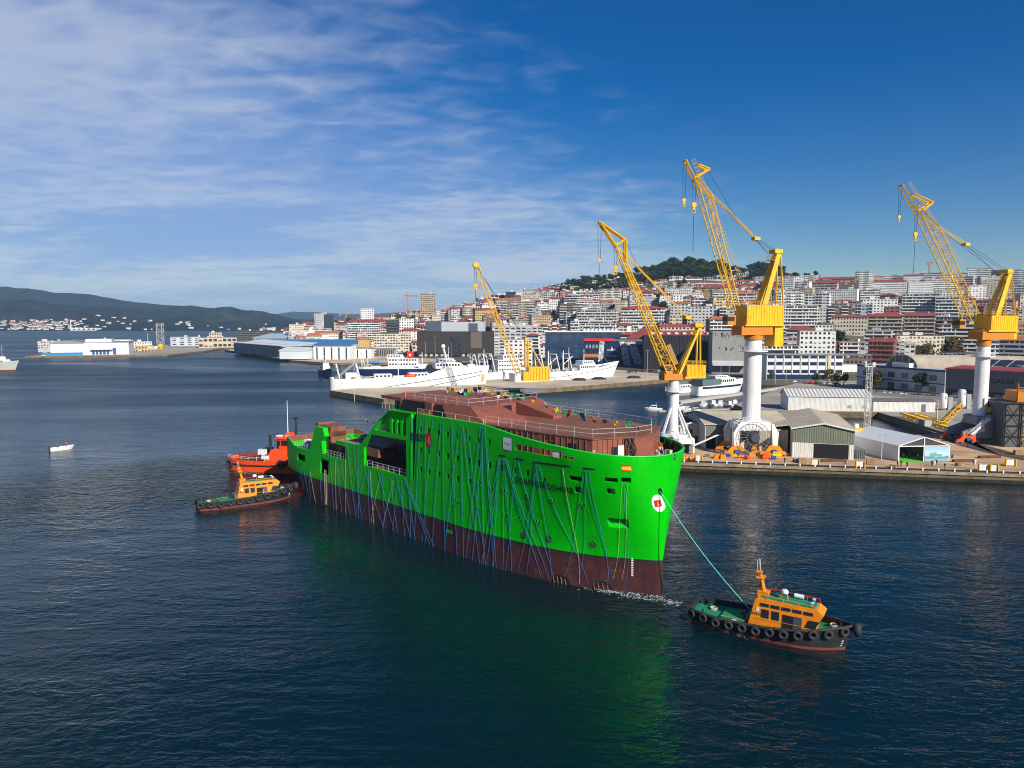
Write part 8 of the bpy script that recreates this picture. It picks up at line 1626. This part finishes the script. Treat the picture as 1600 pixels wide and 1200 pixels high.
# ---- blocks seen large in the photograph
HB = [
 ('tan high-rise tower standing alone on the left skyline', 656, 679, 459, 1180, 'tan', 'wide', 'flat', 20), ('blue glass office tower on the far left of the town', 489, 503, 490, 1150, 'pale grey', 'grid', 'flat', 20), ('dark blue glass slab attached to the office tower', 500, 519, 491, 1160, mat('tower_glass', (0.03, 0.09, 0.17), 0.2), 'glass', 'flat', 18),
 ('white apartment tower on the left part of the skyline', 562, 582, 482, 1120, 'white', 'grid', 'flat', 18), ('grey and white long block below the white apartment tower', 541, 592, 499, 1000, 'pale grey', 'band', 'red', 16), ('dark striped office block left of the dark mall', 602, 622, 500, 900, 'dark grey', 'band', 'flat', 16), ('white and tan twin block left of the dark mall', 622, 645, 498, 930, 'white', 'grid', 'flat', 16), ('long white hospital-like block near the market', 583, 640, 522, 830, 'cream', 'wide', 'flat', 18), ('white low block with red hipped roof by the market road', 622, 656, 513, 880, 'white', 'grid', 'red', 18),
 ('cream narrow house block at the far left end of the town', 450, 472, 507, 1040, 'cream', 'grid', 'flat', 16), ('orange roofed white barracks at the left end of the town', 490, 532, 517, 1020, 'white', 'grid', 'orange', 20), ('orange roofed house left of the white barracks', 476, 500, 520, 1000, 'cream', 'grid', 'orange', 18),
 ('green-netted building with red roof on the left slope', 704, 720, 484, 1130, mat('netting_green', (0.02, 0.16, 0.10), 0.8), 'grid', 'red', 16), ('blue glass slab among white blocks on the skyline', 790, 806, 456, 1220, mat('tower_glass', (0, 0, 0)), 'glass', 'flat', 16), ('bright white blank slab right of the blue glass slab', 805, 820, 456, 1230, 'white', 'grid', 'flat', 16), ('grey tower right of the white slab on the skyline', 820, 838, 453, 1240, 'pale grey', 'wide', 'flat', 16), ('brick red block below the grey skyline tower', 828, 845, 470, 1150, 'brick red', 'grid', 'flat', 16), ('tall cream block at the left foot of the wooded hill', 838, 860, 452, 1230, 'cream', 'grid', 'red', 18),
 ('white modern terrace block with long balconies on the middle slope', 872, 904, 466, 1080, 'white', 'band', 'red', 18), ('white balcony block right of the terrace block', 902, 940, 465, 1090, 'white', 'band', 'red', 18), ('white narrow-windowed block behind the slender crane', 950, 984, 450, 1180, 'white', 'band', 'red', 18), ('cream ornate block right of the slender crane jib', 992, 1018, 449, 1190, 'cream', 'mixed', 'red', 18), ('long grey balcony block below the wooded hill, left half', 1020, 1082, 447, 1170, 'grey', 'band', 'red', 18), ('long white balcony block below the wooded hill, right half', 1081, 1142, 441, 1160, 'white', 'band', 'red', 18), ('white block between the tall crane jib and A-frame', 1145, 1174, 437, 1150, 'white', 'mixed', 'red', 18), ('brown balcony block behind the tall crane A-frame', 1172, 1216, 438, 1150, 'brown', 'band', 'red', 18),
 ('white windowed block above the sawtooth hall', 948, 976, 468, 1010, 'white', 'grid', 'flat', 16), ('long grey blue terrace above the black shed', 938, 1000, 488, 860, 'grey', 'band', 'red', 16), ('tall white tower block behind the slender crane jib', 1006, 1028, 482, 830, 'white', 'grid', 'flat', 16), ('dark shaded white slab right of the tall white tower block', 1028, 1050, 484, 836, 'pale blue', 'wide', 'flat', 16), ('brown balcony slab left of the tall crane house', 1050, 1100, 482, 820, 'brown', 'band', 'flat', 18), ('white banded slab beside the tall crane house', 1102, 1142, 480, 810, 'white', 'band', 'red', 18), ('blank white gable house above the brown balcony slab', 1030, 1062, 465, 960, 'white', 'grid', 'flat', 14),
 ('grey blank-walled white tower right of the tall crane', 1224, 1242, 433, 1080, 'pale grey', 'none', 'flat', 18), ('white grid tower right of the blank grey wall', 1242, 1258, 432, 1080, 'white', 'grid', 'flat', 18), ('cream block right of the white grid tower', 1257, 1285, 430, 1085, 'cream', 'mixed', 'flat', 18), ('large grey brown slab with rows of small windows on the ridge', 1285, 1343, 432, 1060, 'brown', 'wide', 'red', 18), ('white modern block right of the grey brown slab', 1343, 1368, 424, 1060, 'white', 'mixed', 'flat', 18), ('white framed block with red roof right of the modern block', 1368, 1418, 436, 1050, 'white', 'wide', 'red', 18),
 ('white red roofed stepped block right of the graffiti hall', 1236, 1282, 510, 640, 'white', 'band', 'red', 20), ('white end block right of the stepped block', 1280, 1306, 508, 660, 'white', 'grid', 'flat', 16), ('brown tower block in shade left of the beige slab', 1302, 1340, 478, 740, 'brown', 'mixed', 'flat', 18), ('pale grey tower block left of the beige slab', 1342, 1368, 476, 740, 'pale blue', 'mixed', 'flat', 18), ('beige slab with red roof left of the right crane, left half', 1367, 1414, 489, 620, 'beige', 'band', 'red', 16), ('beige slab with red roof left of the right crane, right half', 1424, 1466, 488, 620, 'beige', 'band', 'red', 16), ('white curtain walled office block above the beige slab', 1421, 1472, 459, 760, 'white', 'band', 'flat', 18), ('white balcony tower behind the right crane jib', 1472, 1504, 464, 740, 'white', 'band', 'flat', 18), ('grey concrete depot with vertical slot left of the vaulted warehouse', 1356, 1418, 535, 520, 'pale grey', 'wide', 'flat', 16), ('white blank hall with ochre roof by the autumn bushes', 1400, 1436, 538, 545, 'white', 'none', 'flat', 16), ('pink house with slanted roof below the tall crane counterweight', 1216, 1256, 527, 560, 'pink', 'none', 'flat', 14), ('white sliver block right of the right crane house', 1580, 1592, 500, 640, 'white', 'grid', 'flat', 16), ('cream stone hall with orange roof at the right edge', 1590, 1650, 502, 640, 'tan', 'wide', 'orange', 20),
 ('white tower at the right end of the ridge', 1516, 1528, 418, 1180, 'white', 'none', 'flat', 14), ('white balcony block at the right end of the ridge', 1526, 1550, 419, 1180, 'white', 'band', 'flat', 16), ('brown block behind the right crane A-frame', 1548, 1568, 422, 1180, 'brown', 'band', 'flat', 16), ('white block at the right edge of the ridge', 1582, 1625, 421, 1180, 'white', 'mixed', 'flat', 18), ('white house with red roof on the ridge above the beige slab', 1418, 1444, 428, 1180, 'white', 'grid', 'red', 16), ('grey scaffolded block on the ridge', 1445, 1475, 426, 1190, 'pale grey', 'mixed', 'flat', 16)]
for i, (lab, u0, u1, vt, d, w, f, rf, dep) in enumerate(HB): pix_building(lab, u0, u1, vt, d, w, f, rf, dep, seed=100 + i, name='apartment_block', cat='building')
# ---- the rest of the town, house by house
SK = [(440, 511), (490, 508), (560, 503), (600, 499), (650, 495), (680, 487), (720, 477), (760, 467), (800, 460), (850, 457), (900, 455), (950, 452), (1000, 450), (1060, 450), (1140, 446), (1200, 440), (1240, 434), (1350, 430), (1400, 432), (1450, 429), (1550, 424), (1650, 420)]
LM = [(470, 'fish market'), (540, 'harbour office'), (610, 'long cream block'), (660, 'tan high-rise'), (715, 'dark brown mall'), (765, 'crawler crane jib'), (810, 'stepped office'), (880, 'glass hall'), (950, 'glass terminal'), (1020, 'slender crane jib'), (1060, 'black shed'), (1120, 'graffiti hall'), (1175, 'tall crane column'), (1215, 'tall crane A-frame'), (1260, 'blue-striped office'), (1320, 'brown tower block'), (1390, 'beige slab'), (1440, 'barrel vault'), (1490, 'right crane jib'), (1550, 'right crane house'), (1610, 'right edge')]
ORD = ['', 'second ', 'third ', 'fourth ', 'fifth ', 'sixth ', 'seventh ', 'eighth ', 'ninth ', 'tenth ']
todo = []; NR = 15; rr = random.Random(77)
for i in range(NR):
    s = i / (NR - 1); u = 446 + rr.uniform(0, 20)
    while u < 1640:
        q = (u - 800) / F; y0 = interp(YF, q) + 66; d = lerp(y0, 1335, s ** 0.92) + rr.uniform(-9, 9); w = rr.choice([13, 16, 20, 24, 30, 36, 46]) * (1.0 if u > 700 else 0.85); dep = rr.uniform(11, 16)
        du = w * F / d; uc = u + du / 2; x = (uc - 800) / F * d; u += du * 1.06 + rr.uniform(0, 4) + (20 if rr.random() < 0.05 else 0)
        if not free(x, d, math.hypot(w, dep) / 2): continue
        zb = T(x, d); st = rr.choice([4, 4, 5, 5, 6, 7, 8, 9]) if uc > 690 else rr.choice([2, 3, 3, 4, 5]); zt = zb + st * 3.1 + rr.uniform(0, 2)
        zmax = at(uc, interp(SK, uc), d).z
        if zt > zmax: zt = zmax
        if zt < zb + 4: zt = zb + 5.5
        FOOT.append((x, d, math.hypot(w, dep) / 2)); todo.append([uc, s, x, d, zb, zt, w, dep])
# leave out the houses that stand wholly hidden behind nearer ones
COVER = {}
def proj(x, y, z):
    dz = z - CAMH; f = y * math.cos(PITCH) - dz * math.sin(PITCH); up = y * math.sin(PITCH) + dz * math.cos(PITCH); return 800 + F * x / f, 600 - F * up / f
todo.sort(key=lambda a: a[3]); keep_ = []
hand = sorted([(d_, u0_, u1_, vt_) for (_, u0_, u1_, vt_, d_, *_r) in HB] + [(735, 652, 772, 518), (650, 852, 968, 518), (600, 912, 1006, 533), (545, 1006, 1110, 524), (500, 1112, 1166, 518), (448, 1197, 1312, 555), (430, 1338, 1475, 568), (430, 1475, 1650, 575), (745, 772, 848, 511)]); hi = 0
for it in todo:
    uc, s, x, d, zb, zt, w, dep = it
    while hi < len(hand) and hand[hi][0] < d:
        for c in range(int(hand[hi][1]), int(hand[hi][2])): COVER[c] = min(COVER.get(c, 620), hand[hi][3])
        hi += 1
    vt_ = proj(x, d, zt)[1]; hw = w * F / d / 2; cols = range(int(uc - hw), int(uc + hw) + 1); vis = sum(max(0, min(COVER.get(c, 620), 620) - vt_) for c in cols)
    vb_ = proj(x, d, zb)[1]; vis = min(vis, hw * 2 * (vb_ - vt_))
    if max((COVER.get(c, 620) - vt_ for c in cols)) > 2.0:
        for c in cols: COVER[c] = min(COVER.get(c, 620), vt_)
        if uc < 1612: keep_.append((vis, it))
keep_.sort(key=lambda a: -a[0]); todo = [k[1] for k in keep_[:300]]; print('TOWN', len(keep_), keep_[min(299, len(keep_) - 1)][0])
cnt = {}
todo.sort(key=lambda a: a[0])
for k, (uc, s, x, d, zb, zt, w, dep) in enumerate(todo):
    wall = rr.choice(['white'] * 8 + ['cream'] * 3 + ['pale grey'] * 3 + ['grey', 'beige', 'beige', 'brown', 'tan', 'brick red', 'ochre', 'pink']); fac = rr.choice(['grid', 'grid', 'grid', 'band', 'band', 'mixed', 'mixed', 'wide']); roof = rr.choice(['red', 'red', 'orange', 'flat', 'flat', 'flat', 'flat', 'dark']) if s < 0.95 else rr.choice(['red', 'flat', 'flat'])
    near = min(LM, key=lambda a: abs(a[0] - uc))[1]; hgt = 'low down' if s < 0.18 else 'on the lower slope' if s < 0.42 else 'mid-slope' if s < 0.66 else 'on the upper slope' if s < 0.9 else 'by the ridge'; kind = {'grid': 'block', 'band': 'balcony block', 'mixed': 'bay-windowed block', 'wide': 'wide-windowed block', 'none': 'block'}[fac]
    rn = {'red': 'red roof', 'orange': 'orange roof', 'flat': 'flat roof', 'dark': 'slate roof'}[roof]; lab = f'{wall} {kind} with {rn} {hgt} above the {near}'; c_ = cnt.get(lab, 0); cnt[lab] = c_ + 1
    if c_: lab = f'{ORD[min(c_, 9)]}{lab}'
    FOOT_n = len(FOOT); building(lab, x, d, zb, zt, w, dep, -math.atan2(x, d) * 0.8 + rr.uniform(-0.35, 0.35), wall, fac, roof, seed=500 + k, group='houses of the hillside town', name='town_house', store=3.1, bay=rr.choice([2.6, 3.0, 3.6])); del FOOT[FOOT_n:]
# ---- houses on the far shore
HM = []
for k, (wn, rn) in enumerate((('white', 'flat'), ('cream', 'orange'), ('white', 'red'), ('white', 'dark'))):
    mb = MB(); mb.bx(-6, 6, -5, 5, -4, 6); mb.cur = 1; mb.face([(-6.6, -5.6, 6), (6.6, -5.6, 6), (6.6, 0, 9), (-6.6, 0, 9)]); mb.face([(-6.6, 5.6, 6), (6.6, 5.6, 6), (6.6, 0, 9), (-6.6, 0, 9)]); mb.cur = 2
    for x in (-4, -1, 2): mb.slab([(x, -5.02, 2), (x + 1.6, -5.02, 2), (x + 1.6, -5.02, 4), (x, -5.02, 4)], (0, -.05, 0))
    HM.append(mb.mesh('shore_house', [WALLS[wn], ROOFS[rn], M_WIN]))
from mathutils.bvhtree import BVHTree
hme = bpy.data.objects['bay_hill'].data; hbv = BVHTree.FromPolygons([v.co for v in hme.vertices], [tuple(p.vertices) for p in hme.polygons])
r = random.Random(31); k = 0
while k < 240:
    z_ = r.random(); u = r.gauss(62, 36) if z_ < 0.78 else r.uniform(-20, 440); d = 2975 + abs(r.gauss(0, 230 if z_ < 0.78 else 330))
    x = (u - 800) / F * d; loc = hbv.ray_cast(Vector((x, d, 900)), Vector((0, 0, -1)))[0]
    if loc is None or loc.z > 75: continue
    o = bpy.data.objects.new('shore_house', HM[k % 4]); COL.objects.link(o); sc_ = r.uniform(0.5, 1.15); o.location = loc; o.scale = (sc_ * r.uniform(0.8, 1.6), sc_, sc_ * 0.9); o.rotation_euler = (0, 0, r.uniform(-0.6, 0.6)); zone_ = ('left part of the far shore village' if u < 50 else 'middle of the far shore village' if u < 95 else 'right part of the far shore village' if u < 170 else 'far shore behind the mole' if u < 260 else 'far shore behind the beige station' if u < 350 else 'far shore above the fish market') + (', at the water' if loc.z < 12 else ', up the slope' if loc.z < 40 else ', highest row'); tag(o, 'tiny pale house, ' + zone_, 'house', zone_); k += 1
pix_building('long low white factory on the far shore', 112, 150, 512.5, 2960, 'white', 'grid', 'flat', 40, vb=517, seed=71, rz=0, bay=20, store=9); p = at(111, 516, 2960); mb = MB(); mb.tube((p.x, p.y, -1), (p.x, p.y, 48), 2.6, 8, 1.6); tag(mb.build('chimney_stack', M_WHITE), 'thin white chimney on the far shore', 'chimney')
# ------------------------------------------------------------------ trees
def leaf_mat(name, a, b):
    m = bpy.data.materials.new(name); m.use_nodes = True; N = m.node_tree.nodes; L = m.node_tree.links; bs = N['Principled BSDF']; bs.inputs['Roughness'].default_value = 0.75; bs.inputs['Specular IOR Level'].default_value = 0.2
    ge = N.new('ShaderNodeNewGeometry'); oi = N.new('ShaderNodeObjectInfo'); ad = N.new('ShaderNodeMath'); ad.operation = 'MULTIPLY_ADD'; ad.inputs[1].default_value = 0.6; L.new(ge.outputs['Random Per Island'], ad.inputs[0]); mu = N.new('ShaderNodeMath'); mu.operation = 'MULTIPLY'; mu.inputs[1].default_value = 0.4; L.new(oi.outputs['Random'], mu.inputs[0]); L.new(mu.outputs[0], ad.inputs[2]); mx = N.new('ShaderNodeMix'); mx.data_type = 'RGBA'; mx.inputs['A'].default_value = (*a, 1); mx.inputs['B'].default_value = (*b, 1); L.new(ad.outputs[0], mx.inputs['Factor']); L.new(mx.outputs['Result'], bs.inputs['Base Color'])
    return m
M_LEAF = leaf_mat('leaf_dark', (0.016, 0.030, 0.010), (0.050, 0.070, 0.022)); M_LEAF2 = leaf_mat('leaf_autumn', (0.07, 0.06, 0.015), (0.17, 0.11, 0.03)); M_BARK = mat('bark', (0.07, 0.05, 0.035), 0.9, var=0.3, bump=0.5)
def tree_proto(seed, shape, leafm, nclump=190, per=9):
    """unit-height tree: tapered trunk with limbs, crown of leaf clumps"""
    r = random.Random(seed); tr = MB(); tr.tube((0, 0, -0.15), (0.01, 0, 0.45), 0.035, 7, 0.022); tr.tube((0.01, 0, 0.45), (0, 0.02, 0.8), 0.022, 6, 0.008); ends = []
    for k in range(7):
        a = r.uniform(0, 6.28); z = r.uniform(0.3, 0.65); l = r.uniform(0.15, 0.3); e = Vector((math.cos(a) * l, math.sin(a) * l, z + r.uniform(0.05, 0.2))); tr.tube((0, 0, z), e, 0.012, 5, 0.004); ends.append(e)
    cr = MB(); blobs = []
    for k in range(11):
        a = r.uniform(0, 6.28)
        if shape == 'pine': z = r.uniform(0.55, 0.93); q = r.uniform(0.1, 0.42) * (1.12 - z) + 0.03; blobs.append((Vector((math.cos(a) * q, math.sin(a) * q, z)), r.uniform(0.11, 0.17)))
        else: z = r.uniform(0.38, 0.86); q = r.uniform(0.05, 0.24); blobs.append((Vector((math.cos(a) * q, math.sin(a) * q, z)), r.uniform(0.11, 0.18)))
    for k in range(nclump):
        c, R0 = r.choice(blobs); d = Vector((r.gauss(0, 1), r.gauss(0, 1), r.gauss(0, 1))).normalized(); p = c + d * R0 * r.uniform(0.6, 1.05)
        for j in range(per):
            s = r.uniform(0.022, 0.046); o = p + Vector((r.gauss(0, 1), r.gauss(0, 1), r.gauss(0, 0.8))) * 0.028; n = (d + Vector((r.gauss(0, .6), r.gauss(0, .6), r.gauss(0, .6)))).normalized(); a = n.cross(Vector((0, 0, 1)) if abs(n.z) < .9 else Vector((1, 0, 0))).normalized(); b = n.cross(a); cr.face([o - a * s, o - b * s * 0.7, o + a * s, o + b * s * 0.7])
    return tr.mesh('trunk', M_BARK), cr.mesh('crown', leafm, fix=False)
PROTO = [tree_proto(1, 'round', M_LEAF), tree_proto(2, 'pine', M_LEAF), tree_proto(3, 'round', M_LEAF), tree_proto(4, 'pine', M_LEAF), tree_proto(5, 'round', M_LEAF2)]
def tree(lab, x, y, z, h, wid, k, group, name='tree'):
    t = thing(name, lab, 'tree', (x, y, z), 0, group)
    t.scale = (h * wid, h * wid, h); t.rotation_euler = (0, 0, rnd.uniform(0, 6.28))
    for n, m in (('trunk', PROTO[k][0]), ('crown', PROTO[k][1])): o = bpy.data.objects.new(n, m); COL.objects.link(o); o.parent = t
FT = [(730, 486), (760, 476), (800, 462), (850, 448), (870, 440), (900, 434), (930, 429), (960, 427), (985, 421), (1005, 417), (1030, 409), (1060, 400), (1090, 402), (1120, 404), (1150, 416), (1165, 414), (1180, 407), (1205, 410), (1225, 422), (1250, 426), (1300, 428)]
r = random.Random(12); tcount = {}
for row in range(5):
    u = 846 + row * 3
    while u < 1238:
        d = 1235 + row * 32 + r.uniform(-10, 10); x = (u - 800) / F * d; z = T(x, d); top = at(u, interp(FT, u) + (4 - row) * 4.0 + r.uniform(-3, 5), d).z; h = min(34, max(20, top - z + 2)); zz = top - h; part_ = 'left end' if u < 930 else 'left slope' if u < 1020 else 'summit' if u < 1120 else 'right slope'; rowl = ['front row', 'second row', 'middle', 'fourth row', 'back row'][row]
        n_ = tcount.get((part_, rowl), 0); tcount[(part_, rowl)] = n_ + 1; tree(f'dark green tree of the hilltop wood, {part_}, {rowl}, {NTH[min(n_, 16)]}{" from the left" if n_ else ""}', x, d, zz, h, r.uniform(1.1, 1.6), r.randrange(4), f'hilltop wood {part_} {rowl}', 'hill_tree'); u += r.uniform(7, 12)
mound = None
# trees in the town
TT = [(745, 476, 20, 1240, 0, 'dark green tree at the left foot of the wooded hill, by the crawler crane jib'), (760, 474, 22, 1250, 2, 'dark green tree behind the crawler crane jib'), (733, 480, 16, 1240, 1, 'dark green tree left of the crawler crane jib'), (622, 490, 22, 1180, 4, 'round autumn tree left of the tan high-rise'), (905, 505, 26, 930, 0, 'dark round tree above the blue glass hall, left one'), (922, 500, 28, 925, 2, 'dark round tree above the blue glass hall, middle one'), (935, 503, 24, 930, 0, 'dark round tree above the blue glass hall, right one'),
      (1244, 424, 16, 1250, 0, 'dark tree on the ridge right of the tall crane A-frame'), (1262, 426, 15, 1250, 2, 'dark tree on the ridge behind the cream block'), (1275, 423, 16, 1250, 3, 'dark tree on the ridge left of the grey brown slab'), (1400, 428, 15, 1230, 0, 'dark tree on the ridge above the framed block'), (1188, 408, 24, 1290, 0, 'tall dark tree right of the tall crane jib on the hill'), (545, 497, 26, 1300, 1, 'dark tree on the low skyline behind the long grey block'), (528, 499, 24, 1300, 0, 'dark tree on the low skyline right of the office tower'), (585, 497, 20, 1300, 2, 'dark tree on the low skyline right of the white apartment tower')]
for (u, vt, h, d, k, lab) in TT: p = at(u, vt, d); tree(lab, p.x, d, p.z - h, h, 1.2 if k in (0, 2, 4) else 0.9, k, 'trees in the town')
for i, (u, v, h) in enumerate(((1447, 548, 15), (1460, 545, 17), (1473, 540, 18), (1487, 538, 18), (1500, 541, 16), (1512, 546, 14), (1437, 552, 12), (1478, 550, 14), (1495, 552, 14), (1430, 556, 10))): p = at(u, v - 12, 560); tree(f'autumn coloured bush tree beside the right crane column, {["first","second","third","fourth","fifth","sixth","leftmost low","low middle","low right","lowest left"][i]} of the clump', p.x, 560 + (i % 3) * 7, p.z - h, h, 1.3, 4, 'autumn trees on the bank')
for i, (u, v, h, k, lab) in enumerate(((1369, 611, 11, 4, 'street tree with autumn leaves before the left of the grey blue warehouse'), (1440, 617, 12, 0, 'round green street tree before the right of the grey blue warehouse'), (1410, 612, 7, 4, 'small street tree before the dark warehouse door'), (1457, 612, 7, 4, 'small street tree before the last warehouse window'), (1306, 603, 8, 4, 'small autumn tree right of the office'), (1318, 604, 8, 0, 'small dark tree right of the office'), (1292, 600, 9, 4, 'small autumn tree before the office right end'), (1205, 597, 6, 4, 'small tree before the office left end'), (1274, 598, 6, 4, 'small tree before the office middle'))): p = gp(u, v, 2.8); tree(lab, p.x, p.y, 2.8, h, 1.1, k, 'street trees')
# gardens between the houses
r = random.Random(44); n_ = 0; zc = {}
for _ in range(900):
    if n_ >= 60: break
    u = r.choice([r.uniform(1225, 1600), r.uniform(700, 1225)]); q = (u - 800) / F; d = lerp(interp(YF, q) + 70, 1300, r.random()); x = q * d
    if not free(x, d, 4.0): continue
    FOOT.append((x, d, 5.0)); n_ += 1; near = min(LM, key=lambda a: abs(a[0] - u))[1]; far_ = 'low' if d < 700 else 'halfway up' if d < 1000 else 'high'; lab = f'green garden tree {far_} on the slope above the {near}'; c_ = zc.get(lab, 0); zc[lab] = c_ + 1
    tree((ORD[min(c_, 9)] + lab), x, d, T(x, d) - 0.5, r.uniform(11, 17), r.uniform(1.1, 1.5), r.choice([0, 2, 2, 4]), 'garden trees in the town', 'garden_tree')
# wooded bank under the autumn bushes
mb = MB(); a = at(1425, 575, 556); b = at(1520, 575, 556); mb.prism([(a.x, 552), (b.x, 552), (b.x + 8, 590), (a.x - 4, 590)], 0, [6, 9, 22, 18]); tag(mb.build('grass_bank', mat('bank_soil', (0.09, 0.08, 0.03), 0.95, var=0.4, scale=0.2)), kind='structure')
# ------------------------------------------------------------------ air
def haze():
    m = bpy.data.materials.new('haze_air'); m.use_nodes = True; N = m.node_tree.nodes; L = m.node_tree.links; N.remove(N['Principled BSDF']); v = N.new('ShaderNodeVolumePrincipled'); v.inputs['Color'].default_value = (0.42, 0.70, 1.0, 1); v.inputs['Density'].default_value = 0.00006; v.inputs['Anisotropy'].default_value = 0.0; L.new(v.outputs[0], N['Material Output'].inputs['Volume'])
    mb = MB(); mb.bx(-14000, 16000, -400, 17500, -5, 340); o = mb.build('haze', m); tag(o, kind='stuff')
if HAZE: haze()
